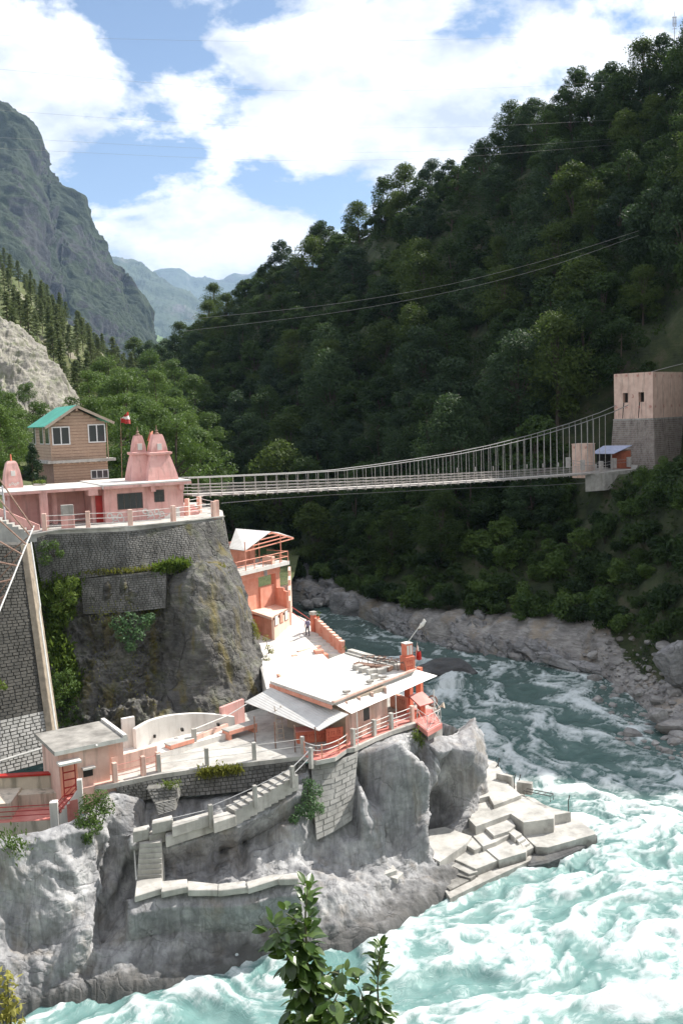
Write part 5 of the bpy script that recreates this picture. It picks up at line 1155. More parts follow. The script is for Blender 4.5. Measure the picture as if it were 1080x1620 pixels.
wk = poly(MB(), [(178, 1212, 9.5), (250, 1192, 9.5), (268, 1188, 9.4), (312, 1174, 9.4), (358, 1161, 9.4), (374, 1150, 9.4), (340, 1148, 9.4), (250, 1170, 9.5), (200, 1178, 9.5), (178, 1196, 9.5)], 0.6).build('raised_walkway', M['white']); tag(wk, kind='structure')
wt_ = wl_(MB(), Z(196, 1184, 9.5), Z(216, 1180, 9.5), 9.0, 11.6, 0.3).build('white_gable_wall', M['white']); tag(wt_, 'white wall stub right of the small pink building roof', 'wall')
p1, p2 = Z(178, 1226, ZL), Z(250, 1206, ZL); lw_ = wl_(MB(), p1, p2, ZL - 0.1, ZL + 1.15, 0.25).build('low_wall', M['pinkpale']); tag(lw_, 'low pale pink wall behind the pink posts and wires', 'wall')
def bench(name, label, a, b, w, h):
    t = thing(name, label, 'bench', a); d = (b - a).normalized(); n = Vector((-d.y, d.x, 0)); L_ = (b - a).length; f = Frame(a, math.degrees(math.atan2(d.y, d.x)))
    f.mb().box(0, L_, 0, w, h - 0.09, h).build('seat', M['slab'], t, bevel=0.02); f.mb().box(0.05, L_ - 0.05, -0.03, -0.002, h - 0.3, h - 0.02).build('fascia', M['coral'], t)
    for u in (0.05, L_ - 0.3): f.mb().box(u, u + 0.25, 0.03, w - 0.05, -0.05, h - 0.092).build('leg', M['coral'], t)
bench('stone_bench', 'concrete bench with coral edge in the middle of the terrace', Z(270, 1196, ZL), Z(309, 1184, ZL), 0.8, 0.75)
bench('stone_bench', 'concrete bench with coral edge under the left awning', Z(362, 1172, ZL), Z(408, 1158, ZL), 0.9, 0.7)
tw2 = thing('low_wall', 'low pink terrace wall with a pipe rail beside the left awning', 'wall', Z(350, 1168, ZL)); a, b = Z(308, 1182, ZL), Z(362, 1160, ZL)
wl_(MB(), a, b, ZL, ZL + 0.75, 0.25).build('body', M['pinkpale'], tw2); MB().tube([a + Vector((0, 0, 1.3)), b + Vector((0, 0, 1.35)), Z(400, 1150, ZL) + Vector((0, 0, 2.0))], 0.04, 6).build('rail', M['whitepipe'], tw2)
Frame(a, 25).mb().box(-0.15, 0.15, -0.15, 0.15, 0, 1.35).build('post', M['slab'], tw2)
shb = thing('pink_side_wall', 'pink wall end closing the left veranda', 'wall', Z(402, 1160, ZL)); wl_(MB(), Z(372, 1163, ZL), Z(407, 1148, ZL), ZL, ZL + 1.9, 0.25, 1.2).build('body', M['pink'], shb)

# ---- small pink building, lower left
ZB = 11.75
e0, e1 = Z(88, 1190, ZB), Z(202, 1166, ZB)
FL = Frame(Vector((e0.x, e0.y, ZL)), math.degrees(math.atan2(e1.y - e0.y, e1.x - e0.x)))
sb = thing('pink_hut', 'small flat-roofed pink building with a red door and steps', 'building', FL.o)
Lb = (e1 - e0).length; uR = FL.uw(176, 1215)[0]; hr = ZB - ZL
FL.mb().box(0.25, uR, 0.3, 4.2, -1.2, hr - 0.25).build('wall', M['pink'] if False else M['pinkpale'], sb)
FL.mb().box(uR + 0.003, Lb + 0.1, 1.3, 4.2, 0, hr - 0.25).build('side_room', M['pinkpale'], sb)
FL.mb().box(-0.05, Lb, 0, 4.6, hr - 0.25, hr).build('roof_slab', M['oldroof'], sb)
FL.mb().box(-0.06, Lb + 0.01, -0.012, -0.001, hr - 0.26, hr + 0.02).build('fascia', M['white'], sb); FL.mb().box(Lb - 0.25, Lb, 0.05, 4.6, hr + 0.002, hr + 0.16).build('kerb', M['white'], sb)
rr_ = FL.rect(99, 1206, 120, 1259, 0.3)
dr_o = FL.mb().box(rr_[0], rr_[1], 0.2, 0.298, rr_[2], rr_[3]).build('door', M['redpaint'], sb)
fd = FL.mb(); fd.box(rr_[0] - 0.12, rr_[0], 0.16, 0.297, rr_[2], rr_[3] + 0.1); fd.box(rr_[1], rr_[1] + 0.12, 0.16, 0.297, rr_[2], rr_[3] + 0.1); fd.build('door_frame', M['coral'], dr_o)
for k in range(4): FL.mb().box(rr_[0] + 0.08, rr_[1] - 0.08, 0.17, 0.197, rr_[2] + 0.15 + 0.5 * k, rr_[2] + 0.55 + 0.5 * k).build('door_panel', M['coral'], dr_o)
FL.mb().box(rr_[0] - 0.3, rr_[1] + 0.25, -0.45, 0.295, rr_[3] + 0.08, rr_[3] + 0.22).build('door_hood', M['white'], sb)
rr2 = FL.rect(132, 1216, 147, 1228, 0.3); FL.mb().box(rr2[0], rr2[1], 0.24, 0.298, rr2[2], rr2[3]).build('window', M['dark'], sb); FL.mb().box(rr2[0] - 0.1, rr2[1] + 0.1, -0.1, 0.297, rr2[3] + 0.05, rr2[3] + 0.17).build('window_hood', M['white'], sb)
MB().tube([FL.p(2.6, -0.05, hr - 0.1), FL.p(2.6, -0.25, hr - 0.12)], 0.08, 6).build('spout', M['white'], sb)
FL.mb().box(FL.uw(128, 1245)[0], uR + 0.5, -0.1, 0.297, -1.6, FL.uw(150, 1243, -0.1)[1]).build('plinth', M['pinkpale'], sb)
# steps, balcony and red rails at the left edge
ZC = 7.7
g0, g1 = Z(-60, 1306, ZC), Z(92, 1297, ZC)
FC = Frame(g0, math.degrees(math.atan2(g1.y - g0.y, g1.x - g0.x))); Lg = (g1 - g0).length
bl = thing('balcony_terrace', 'cream walled terrace with a red floor at the lower left edge', 'terrace', g0)
FC.mb().box(0, Lg, 0, 3.2, -1.9, 0).build('base_wall', M['cream'], bl); FC.mb().box(0.02, Lg, 0.02, 3.0, 0.004, 0.03).build('floor', M['redfloor'], bl)
hb_ = FC.uw(45, 1228, 3.2)[1]
FC.mb().box(0, Lg - 0.1, 3.2, 3.6, -1.9, hb_).build('back_wall', M['cream'], bl); FC.mb().box(0, Lg - 0.1, 3.12, 3.62, hb_, hb_ + 0.12).build('red_coping', M['redpaint'], bl)
us = FC.uw(14, 1285)[0]; FC.mb().box(us - 0.0, Lg - 0.15, 2.2, 3.198, 0.03, 0.9).build('ledge', M['cream'], bl); FC.mb().box(0, us - 0.003, 0.5, 3.197, 0.03, 1.05).build('tank', M['cream'], bl)
pst = Z(90, 1318, ZC - 1.0); fpz = Frame(FC.p(Lg - 0.25, 0.15, 0), 10)
rl = thing('red_railing', 'red pipe railing on a cream post beside the hut steps', 'railing', fpz.o)
fpz.mb().box(-0.22, 0.28, -0.25, 0.25, -1.2, 1.15).build('post', M['white'], rl, bevel=0.02)
p2_ = FL.p(FL.uw(127, 1250, -0.6)[0], -0.6, 0.0); f2 = Frame(p2_, 10); f2.mb().box(-0.16, 0.16, -0.16, 0.16, -1.2, 0.9).build('post', M['white'], rl, bevel=0.02)
for h in (0.35, 0.65, 0.95):
    MB().tube([FC.p(0, 0.15, h), fpz.p(0, 0, h)], 0.03, 5).build('rail', M['redpaint'], rl); MB().tube([fpz.p(0.15, 0, h), f2.p(-0.1, 0, h - 0.15)], 0.03, 5).build('rail', M['redpaint'], rl)
stp = thing('hut_steps', 'short red steps climbing to the red door', 'steps', fpz.o)
A1, A2 = fpz.p(0.1, 0.5, 0), FL.p((rr_[0] + rr_[1]) / 2, -0.2, rr_[2])
for k in range(5):
    f_ = (k + 0.5) / 5; c = A1.lerp(A2, f_); f = Frame(Vector((c.x, c.y, 0)), 35); f.mb().box(-0.25, 0.25, -0.55, 0.6, ZC - 0.6, ZC + 0.05 + (A2.z - ZC) * (k + 1) / 5).build('step', M['redfloor'], stp)
q1, q2 = fpz.p(0.3, -0.1, 0), f2.p(0.0, -0.1, 0)
sw = thing('stair_cheek', 'white sloping cheek wall under the red stair rail', 'wall', q1); d = (q2 - q1).normalized(); n = Vector((-d.y, d.x, 0)) * 0.25
vs = [q1 - Vector((0, 0, 1.8)), q2 - Vector((0, 0, 1.4)), q2 + Vector((0, 0, 0.35)), q1 + Vector((0, 0, 0.2))]
sw_ = MB().add(vs + [p + n for p in vs], [(0, 1, 2, 3), (7, 6, 5, 4), (3, 2, 6, 7), (0, 4, 5, 1), (0, 3, 7, 4), (1, 5, 6, 2)]).build('body', M['white'], sw)
# ---- tall block wall at the left edge, its coping plank and pipes
T0 = [Y(-90, 862, 72.5), Y(0, 862, 74), Y(36, 862, 75)]; B0 = [Y(-90, 1150, 65.5), Y(0, 1140, 66.6), Y(74, 1124, 68.6)]; B1 = [Y(-90, 1246, 63.4), Y(0, 1226, 64.6), Y(84, 1204, 66.6)]
masonry('block_wall', 'towering dark block wall at the left edge of the gorge', T0, B0, 0.25, 0.45, M['blockshade'], M['mortardark'], 1.5, 0.06, 21, 0.014)
masonry('block_wall', 'lower band of freshly pointed pale block wall at the left edge', B0, B1, 0.25, 0.45, M['blockpale'], M['mortar'], 1.5, 0.07, 22, 0.02)
cpk = MB(); tr_, br_ = T0[-1], B1[-1]
cpk.add([tr_ + Vector((-0.1, -0.15, 0)), tr_ + Vector((0.35, -0.1, 0)), br_ + Vector((0.32, -0.1, 0)), br_ + Vector((-0.12, -0.15, 0))] + [tr_ + Vector((-0.1, 0.2, 0)), tr_ + Vector((0.35, 1.2, 0)), br_ + Vector((0.32, 1.2, 0)), br_ + Vector((-0.12, 0.2, 0))], [(0, 1, 2, 3), (4, 7, 6, 5), (0, 4, 5, 1), (1, 5, 6, 2), (2, 6, 7, 3), (3, 7, 4, 0)])
tag(cpk.build('wall_edge_coping', M['edging']), 'long pale brown edging strip down the right side of the block wall', 'edging')
tag(MB().tube([tr_ + Vector((0.7, -0.1, 0.2)), tr_.lerp(br_, 0.3) + Vector((0.75, -0.2, 0)), tr_.lerp(br_, 0.33) + Vector((0.62, -0.2, 0)), br_ + Vector((0.6, -0.2, 0)), br_ + Vector((0.6, -0.25, -1.6))], 0.06, 6).build('drain_pipe', M['whitepipe']), 'thin white drain pipe running down beside the block wall', 'pipe')
tag(MB().tube([Y(-40, 1214, 64.0), Y(0, 1204, 64.6), Y(84, 1179, 66.2)], 0.08, 6).build('water_pipe', M['whitepipe']), 'white pipe crossing the block wall just above the hut', 'pipe')
# ---- steel stair lattice
sf = thing('steel_lattice', 'rusty steel lattice of a stair frame at the left edge', 'stair frame', Y(20, 930, 73.5))
e_a, e_b = Y(54, 832, 73.5), Y(-14, 1000, 66.0)
MB().tube([e_a, e_b], 0.06, 7).build('edge_pipe', M['whitepipe'], sf)
for k, f in enumerate((0.02, 0.10, 0.19, 0.29, 0.40, 0.53, 0.67, 0.82)):
    p = e_a.lerp(e_b, f); q = Y(-25 - 4 * k, 722 + 32 * k * (1.0 + 0.06 * k), p.y - 1.0)
    MB().tube([p, q], 0.07, 6).build('bar', M['palerust'], sf)
for k in range(5):
    p = e_a.lerp(e_b, 0.1 + 0.17 * k); MB().tube([p, Y(-20, 905 + 30 * k, p.y + 1.5)], 0.05, 5).build('cross_bar', M['palerust'], sf)
MB().tube([Y(4, 768, 80), Y(10, 835, 79)], 0.08, 6).build('post', M['steel'], sf)
st_ = thing('temple_stair', 'pale stone stair descending behind the rusty lattice to the terrace', 'stairs', Y(40, 845, 80))
fS = Frame(Y(62, 842, 80.2), 10)
for k in range(9): fS.mb().box(-0.45 * (k + 1), -0.45 * k, -1.6, -0.3, -0.6, 0.24 * k).build('step', M['slab'], st_)
wl_(MB(), fS.p(-4.6, 0.2, 0), fS.p(0.1, 0.2, 0), fS.o.z - 0.4, fS.o.z + 0.25, 0.2).build('cheek_base', M['pink'], st_)
c4 = [fS.p(-4.6, -0.2, 0), fS.p(0.1, -0.2, 0), fS.p(0.1, -0.2, 0.6), fS.p(-4.6, -0.2, 3.0)]
MB().add(c4 + [p + fS.n * 0.2 for p in c4], [(0, 1, 2, 3), (7, 6, 5, 4), (3, 2, 6, 7), (0, 4, 5, 1), (0, 3, 7, 4), (1, 5, 6, 2)]).build('cheek_wall', M['pink'], st_)
# ================================================================== riverside building, landing stairs
FR = Frame(Y(394, 985, 88.5), 56)
rb_ = thing('riverside_building', 'three-storey peach house with a tin-roofed balcony behind the dark rock', 'building', FR.o)
R = lambda *a: FR.rect(*a)
u1 = FR.uw(458, 890)[0]; wf = FR.uw(394, 906)[1] ; wf2 = FR.uw(456, 884)[1]; wfl = (wf + wf2) / 2
MBl = FR.mb().box(-1.5, u1, 0, 5.5, wfl - 0.35, wfl).build('balcony_slab', M['white'], rb_)
FR.mb().box(-1.5, u1 - 0.9, 0.5, 5.5, wfl - 1.0, wfl - 0.352).build('beam', M['coral'], rb_)
w2 = FR.uw(420, 932)[1]
FR.mb().box(-1.5, u1 * 0.42, 0.9, 5.5, -6, wfl - 1.003).build('middle_wall', M['coral'], rb_)
FR.mb().box(u1 * 0.42 + 0.003, u1 - 1.0, 4.6, 5.5, -6, wfl - 1.003).build('rear_wall', M['coral'], rb_)
FR.mb().box(u1 - 1.6, u1 - 1.0, 0.5, 1.1, -6, wfl - 1.003).build('column', M['coral'], rb_)
FR.mb().box(u1 * 0.42, u1 - 1.2, 0.7, 0.9, -6, w2 + 0.1).build('parapet', M['coral'], rb_)
MB().tube([FR.p(u1 * 0.5, 0.45, wfl - 0.95), FR.p(u1 * 0.5, 0.45, wfl - 0.4)], 0.2, 6).build('wall_lamp', M['steel'], rb_)
# upper storey
FR.mb().box(-1.5, u1 - 2.0, 2.6, 5.5, wfl, wfl + 1.9).build('upper_wall', M['coral'], rb_)
a, b, c, d = R(406, 862, 420, 878, 2.6); M['greenboard'] = paint('dark_green_board', C(0.02, 0.05, 0.015), C(0.03, 0.07, 0.02), 3, 0.7)
FR.mb().box(a, b, 2.52, 2.597, c, d).build('green_board', M['greenboard'], rb_)
FR.mb().box(u1 - 2.4, u1 - 1.9, 0.3, 1.4, wfl + 0.003, wfl + 0.7).build('balcony_box', M['peach'], rb_)
for h in (0.45, 0.95):
    MB().tube([FR.p(-1.4, 0.1, wfl + h), FR.p(u1 - 0.08, 0.1, wfl + h), FR.p(u1 - 0.08, 4.5, wfl + h)], 0.04, 5).build('balcony_rail', M['coral'], rb_)
for k in range(7):
    q = -1.3 + (u1 + 1.22) * k / 6; MB().bar(FR.p(q, 0.1, wfl), FR.p(q, 0.1, wfl + 0.98), 0.08).build('baluster', M['coral'], rb_)
for q, v in ((0.2, 0.25), (u1 * 0.55, 2.4), (u1 - 0.9, 0.3), (u1 - 1.6, 2.4)): MB().bar(FR.p(q, v, wfl), FR.p(q, v, wfl + 2.6), 0.09).build('roof_post', M['coral'], rb_)
# tin roof: bright slope towards the rock, the other slope over the balcony
ra, rb2 = Y(373, 836, 95), Y(428, 840.5, 93); la_, lb_ = Y(362, 868, 90.5), Y(387, 871, 88.8); rc = Y(464, 850, 95.5)
MB().sheet(ra, la_, lb_, rb2, 0.06).build('roof_sheet', M['tin'], rb_)
MB().sheet(ra, rb2, rc, Y(440, 842, 100), 0.06).build('roof_sheet', M['tin'], rb_)
for f in (0.1, 0.4, 0.7, 1.0): MB().bar(rb2.lerp(lb_, f) - Vector((0, 0, 0.1)), (rb2.lerp(rc, f)) - Vector((0, 0, 0.12)), 0.09).build('rafter', M['coral'], rb_)
MB().bar(rb2 - Vector((0, 0, 0.1)), rc - Vector((0, 0, 0.1)), 0.1, 0.14).build('rafter', M['coral'], rb_)
# lower terrace roof and walls
zA = 14.4
lo = [Z(388, 963, zA), Z(430, 977, zA - 0.3), Z(456, 962, zA - 0.2), Z(457, 924, zA + 0.3), Z(388, 940, zA + 0.3)]
MB().prism([tuple(p) for p in lo], 0.25, None).build('lower_roof', M['peach'], rb_)
ctr = sum(lo, Vector()) / 5
ins = [p.lerp(ctr, 0.06) for p in lo]; MB().prism([(p.x, p.y) for p in ins], 11.8, zA - 0.56).build('lower_room', M['coral'], rb_)
a, b = lo[1].lerp(ctr, 0.03), lo[2].lerp(ctr, 0.03)
wl_(MB(), a, b, 11.9, zA - 0.6, 0.25, -0.2).build('painted_wall', M['peach'], rb_)
fw2 = Frame(Vector((a.x, a.y, 12.5)), math.degrees(math.atan2(b.y - a.y, b.x - a.x))); Lw = (b - a).length
for k, m_ in enumerate(('white', 'coral', 'white')):
    u = 0.12 + Lw * 0.31 * k; o = fw2.mb().box(u, u + Lw * 0.2, -0.245, -0.2, 0.7, 1.7).build('wall_picture', M['rust'], rb_); fw2.mb().box(u + 0.06, u + Lw * 0.2 - 0.06, -0.26, -0.246, 0.78, 1.62).build('picture_panel', M[m_], o)
# side parapets: stepped white wall and curved coral wall
s1, s2 = lo[2] , lo[3]
for k in range(4):
    f0, f1 = k / 4, (k + 1) / 4; p, q = s1.lerp(s2, f0), s1.lerp(s2, f1); wl_(MB(), p, q, 12, zA + 0.5 + 0.55 * k, 0.25, -0.25).build('stepped_parapet', M['peach'], rb_)
cvp = [Z(428, 944, zA + 0.3), Z(433, 950, zA + 0.25), Z(441, 953, zA + 0.2), Z(449, 954, zA + 0.2), Z(454, 956, zA + 0.2)]
for p, q, h in zip(cvp[:-1], cvp[1:], (0.9, 1.3, 1.35, 1.1)): wl_(MB(), p, q + (q - p) * 0.03, zA - 0.2, zA + 0.3 + h, 0.2).build('curved_parapet', M['coral'], rb_)
# ---- landing, ramp, stairs
ZS = 12.5
rmp = MB().prism([tuple(Z(*q)) for q in [(405, 985, 12.55), (428, 978, 12.55), (462, 970, ZS), (497, 986, ZS), (497, 1000, ZS), (477, 1002, ZS), (512, 1036, 11.45), (524, 1048, 11.4), (450, 1086, 10.9), (422, 1092, 10.8), (405, 1030, 11.6)]], 4.0, None).build('landing_ramp', M['white']); tag(rmp, kind='structure')
A5, B5 = Z(476, 1001, ZS), Z(511, 1036, 11.45); A6, B6 = Z(498, 999, ZS), Z(541, 1036, 11.45)
stt = thing('landing_stairs', 'pale steps descending beside the stepped orange wall', 'stairs', A5)
for k in range(7):
    f0, f1 = k / 7, (k + 1) / 7; z = ZS - (k + 0.5) * (ZS - 11.45) / 7
    MB().prism([(p.x, p.y) for p in (A5.lerp(B5, f0), A6.lerp(B6, f0), A6.lerp(B6, f1), A5.lerp(B5, f1))], 8.5, z).build('step', M['white'], stt)
ow = thing('stepped_wall', 'orange stepped parapet wall down the riverside stairs', 'wall', A6)
for k in range(9):
    f0, f1 = k / 9, (k + 1) / 9; p, q = A6.lerp(B6, f0), A6.lerp(B6, f1); z = ZS + 1.25 - (k + 0.5) * 1.25 / 9
    wl_(MB(), p, q, 8.5, z, 0.3).build('block', M['coral'], ow); wl_(MB(), p, q, z, z + 0.08, 0.36, -0.03).build('cap', M['peach'], ow)
for f in (0.25, 0.62, 0.95):
    p = A6.lerp(B6, f); fr = Frame(Vector((p.x, p.y, 0)), math.degrees(math.atan2(B6.y - A6.y, B6.x - A6.x))); m_ = MB(); z = ZS + 0.65 - f * 1.15
    m2 = MB()
    for r0, r1 in ((0.0, 0.1), (0.16, 0.26)): ring2(fr, m2, 0, z, r0, r1, -0.012)
    m2.build('painted_medallion', M['orange'], ow)
pt = A6 + Vector((-0.1, 0.1, 0)); fpt = Frame(pt, 40); po = thing('gate_pillar', 'orange pillar with a pale capital at the head of the stairs', 'pillar', pt)
fpt.mb().box(-0.2, 0.2, -0.2, 0.2, -0.3, 1.55).build('shaft', M['orange'], po); fpt.mb().box(-0.26, 0.26, -0.26, 0.26, 1.55, 1.85).build('capital', M['slab'], po)
rr3 = thing('red_pipe_rail', 'red pipe rails at the edge of the upper landing', 'railing', Z(460, 975, ZS))
for h in (0.35, 0.9): MB().tube([Z(459, 972, ZS) + Vector((0, 0, h)), pt + Vector((0, 0, h))], 0.035, 5).build('rail', M['redpaint'], rr3)
def pot(name, label, p, n=26, s=0.28):
    t = thing(name, label, 'plant', p); MB().tube([p, p + Vector((0, 0, 0.22))], [0.1, 0.14], 8).build('pot', M['orange'], t)
    V = leaf_cloud([p + Vector((0, 0, 0.45))], [(s, s, s)], n, 0.09, 0.15, np.random.default_rng(int(abs(p.x) * 1000))); quads_off('foliage', V, M['shrubleaf'], t)
def leaf_cloud(cs, rs, n, l0, l1, rng, flat=0.3, shell=0.5):
    out = []
    for c, r in zip(cs, rs):
        d = rng.normal(size=(n, 3)); d /= np.linalg.norm(d, axis=1)[:, None]; rad = (shell + (1 - shell) * rng.random(n)) ** 0.6
        p = np.array(c) + d * rad[:, None] * np.array(r)
        nrm = d * 0.6 + rng.normal(size=(n, 3)) * 0.6 + np.array([0, 0, flat]); nrm /= np.linalg.norm(nrm, axis=1)[:, None]
        a = np.cross(nrm, rng.normal(size=(n, 3))); a /= np.linalg.norm(a, axis=1)[:, None]; b = np.cross(nrm, a)
        L_ = (l0 + (l1 - l0) * rng.random(n))[:, None]; w = L_ * 0.42
        out.append(np.stack([p - a * L_, p + b * w, p + a * L_, p - b * w], 1))
    return np.concatenate(out)
def quads_off(name, V, mat, parent, attrs=None):
    off = np.zeros(3); q = parent
    while q is not None: off = off + np.array(q.location); q = q.parent
    return quads_obj(name, V - off, mat, parent, attrs)
pot('potted_plant', 'potted plant on top of the orange stair wall beside the pillar', A6.lerp(B6, 0.06) + Vector((0.2, 0, 1.28)))
pot('potted_plant', 'potted plant at the foot of the orange stair wall', A6.lerp(B6, 0.97) + Vector((0.2, 0.1, 0.1)))
for (x, y, lab, s) in ((467, 1046, 'tan block at the left end of the low lettered wall', 0.55), (506, 1042, 'larger tan block at the right end of the low lettered wall', 0.8)):
    f = Frame(Z(x, y, 11.3), 20); o = thing('masonry_block', lab, 'block', f.o); f.mb().box(-s / 2, s / 2, 0, s * 0.8, -0.3, s * 0.9).build('body', M['coral'], o, bevel=0.03)
    if s > 0.6: f.mb().box(s / 2 + 0.002, s, 0, s * 0.8, -0.3, s * 0.4).build('step', M['coral'], o, bevel=0.03)
q1, q2 = Z(473, 1041, 11.35), Z(509, 1032, 11.35); f = Frame(q1, math.degrees(math.atan2(q2.y - q1.y, q2.x - q1.x))); lwt = thing('lettered_wall', 'low pale wall with dark lettering below the stairs', 'wall', q1); Lq = (q2 - q1).length
f.mb().box(0, Lq, 0, 0.3, -0.3, 0.62).build('body', M['peach'], lwt); lettering(f, f.mb(), 0.3, Lq - 0.2, 0.22, 0.22, -0.003, 9, 0.2).build('lettering', M['rust'], lwt)

# ================================================================== rock stairs, ledge path, bathing steps
def pslab(pts, z, zb=-1.0): return MB().prism([tuple(Z(x, y, z))[:2] for x, y in pts], zb, z)
crp = lambda zx, zy: (180 + zx / 4.5, 1160 + zy / 4.5)
rs_ = thing('rock_stairs', 'white worn concrete flight of steps in the grey rock', 'stairs', Z(238, 1380, 4.7))
sy = [(1333, 1338), (1341, 1346), (1349, 1354), (1357, 1362), (1365, 1370), (1373, 1380)]
zt_, zb_ = 6.75, 4.75
for k in range(7):
    y = 1331 + k * 8.4; z = zt_ - (k + 0.5) * (zt_ - zb_) / 7
    pslab([(221 - k * 0.6, y + 4), (256, y + 2), (257 + k * 0.5, y - 16), (222 - k * 0.6, y - 14)], z, z - 2.2).build('step', M['slab'], rs_)
lgd = thing('rock_landing', 'pale concrete blocks and ledges above the rock stairs', 'landing', Z(240, 1320, 7.0))
for pts, z in (([(210, 1316), (237, 1311), (236, 1304), (211, 1310)], 7.35), ([(236, 1322), (270, 1312), (268, 1306), (238, 1314)], 7.0), ([(240, 1303), (274, 1296), (272, 1289), (241, 1297)], 7.75), ([(262, 1324), (345, 1297), (340, 1292), (262, 1316)], 6.95), ([(338, 1302), (374, 1290), (360, 1283), (336, 1290)], 7.3), ([(272, 1308), (332, 1290), (330, 1284), (272, 1300)], 7.5)):
    pslab(pts, z, z - 0.7).build('block', M['slab'], lgd, bevel=0.04)
pthp = [(213, 1418), (258, 1404), (256, 1388), (216, 1392)]
pt_ = thing('ledge_path', 'bright concrete ledge path along the rock above the rapids', 'path', Z(300, 1400, 4.6))
for pts, z in ((pthp, 4.72), ([(255, 1411), (298, 1402), (296, 1390), (255, 1394)], 4.66), ([(297, 1408), (345, 1408), (345, 1398), (297, 1393)], 4.55), ([(345, 1409), (392, 1403), (388, 1393), (345, 1398)], 4.6), ([(392, 1405), (440, 1390), (452, 1383), (430, 1383), (389, 1395)], 4.7), ([(440, 1391), (472, 1390), (470, 1380), (452, 1382)], 4.75)):
    pslab(pts, z, z - 0.4).build('slab', M['slab'], pt_, bevel=0.04)
masonry('path_wall', 'small dry stone wall carrying the white ledge path', [Z(x, y, 4.15) for x, y in ((214, 1424), (258, 1413), (300, 1412), (345, 1412))], [Y(216, 1446, 57.8), Y(258, 1438, 58.2), Y(300, 1428, 58.4), Y(345, 1424, 59.0)], 0.22, 0.6, M['blockpale'], M['mortar'], 0.8, 0.08, 31)
# second flight towards the pavilion, with posts and pipe rails
fl2 = thing('upper_flight', 'shaded steps climbing along the wall to the pavilion corner', 'stairs', Z(410, 1270, 7.6))
a, b = Z(372, 1288, 7.3), Z(472, 1232, 8.4)
for k in range(9):
    f0, f1 = k / 9, (k + 1) / 9; p, q = a.lerp(b, f0), a.lerp(b, f1); wl_(MB(), p, q + (q - p) * 0.02, 6.55 + 1.2 * f0, 7.35 + 1.3 * (k + 1) / 9, 1.2, 0.02).build('step', M['concrete'], fl2)
railing('stair_railing', 'weathered posts with pipe rails above the grey rock', [Z(334, 1302, 7.0), Z(404, 1271, 7.6), Z(463, 1240, 8.3), Z(492, 1210, 8.9)], 1.2, 0.26, M['concrete'], M['steel'], (0.5, 0.9), 0.03)
tag(MB().tube([Z(272, 1312, 7.2) + Vector((0, 0, 0.7)), Z(334, 1302, 7.0) + Vector((0, 0, 0.9))], 0.03, 5).build('pipe_rail', M['steel']), 'single loose pipe rail left of the weathered posts', 'railing')
tag(MB().tube([Z(212, 1320, 6.9), Z(213, 1345, 5.8), Z(216, 1392, 4.7)], 0.05, 6).build('stair_pipe', M['whitepipe']), 'white pipe handrail down the left side of the rock stairs', 'handrail')
# small terraced planter walls under the terrace
masonry('planter_wall', 'mossy stub of masonry below the terrace wall', [Y(232, 1248, 61.6), Y(280, 1246, 62.2)], [Y(243, 1270, 61.2), Y(283, 1264, 61.8)], 0.2, 0.4, M['stonewall'], M['mortar'], 1.2, 0.07, 33)
masonry('planter_wall', 'thin layered slab stub just above the rock stairs', [Y(245, 1271, 61.0), Y(278, 1264, 61.6)], [Y(250, 1290, 60.6), Y(278, 1282, 61.0)], 0.09, 0.9, M['blockpale'], M['mortar'], 1.2, 0.06, 34)
# ---- bathing ghat: concrete slabs and steps down to the water
g = lambda x, y: (540 + x / 2.4545, 1140 + y / 2.4545)
gh = thing('bathing_ghat', 'pale concrete bathing platform stepping down into the river', 'platform', Z(820, 1320, 0.5))
def gs(pts, z, name='slab', mat='ghat', zb=-1.0, bev=0.02): return pslab([g(*p) for p in pts], z, zb).build(name, M[mat], gh, bevel=bev)
gs([(470, 120), (600, 160), (628, 205), (640, 240), (697, 288), (625, 316), (590, 328), (571, 292), (500, 310), (440, 250)], 2.35)
gs([(500, 330), (572, 305), (572, 320), (590, 330), (505, 362), (480, 340)], 1.95, 'step')
gs([(590, 329), (697, 290), (800, 345), (826, 366), (822, 380), (705, 395), (655, 361), (520, 411), (495, 385), (505, 362)], 2.02)
gs([(826, 366), (890, 355), (800, 335), (745, 300), (697, 288)], 1.7)
gs([(700, 440), (822, 395), (892, 368), (985, 432), (985, 440), (800, 492), (755, 490)], 0.95)
gs([(553, 412), (655, 373), (674, 408), (648, 428), (590, 447)], 1.62, 'step')
gs([(505, 442), (553, 412), (592, 447), (648, 428), (655, 440), (600, 470), (548, 488)], 1.35, 'step')
gs([(548, 489), (655, 442), (720, 495), (715, 510), (610, 541)], 1.02)
gs([(478, 480), (505, 450), (546, 488), (515, 503)], 1.25, 'step')
gs([(425, 532), (480, 482), (515, 503), (546, 490), (610, 541), (520, 576)], 0.92)
gs([(285, 432), (400, 412), (505, 448), (480, 480), (380, 548), (330, 520)], 1.5)
gs([(376, 590), (425, 536), (520, 577), (530, 585), (495, 596), (432, 566)], 0.78, 'step')
gs([(415, 590), (432, 568), (500, 596), (520, 600), (500, 612)], 0.62, 'step')
gs([(362, 612), (415, 588), (505, 614), (420, 657)], 0.5)
for k in range(4): gs([(645 + 20 * k, 430 + 17 * k), (672 + 20 * k, 420 + 17 * k), (700 + 15 * k, 440 + 17 * k), (672 + 15 * k, 455 + 17 * k)], 1.45 - 0.2 * k, 'step')
gs([(505, 614), (610, 545), (715, 512), (760, 530), (640, 585), (500, 650), (420, 690), (400, 660)], 0.38, 'lower_step', 'concrete')
gs([(740, 500), (800, 494), (990, 436), (992, 455), (890, 510), (800, 545), (720, 560)], 0.42, 'rock_footing', 'wetrock', -1.5, 0.15)
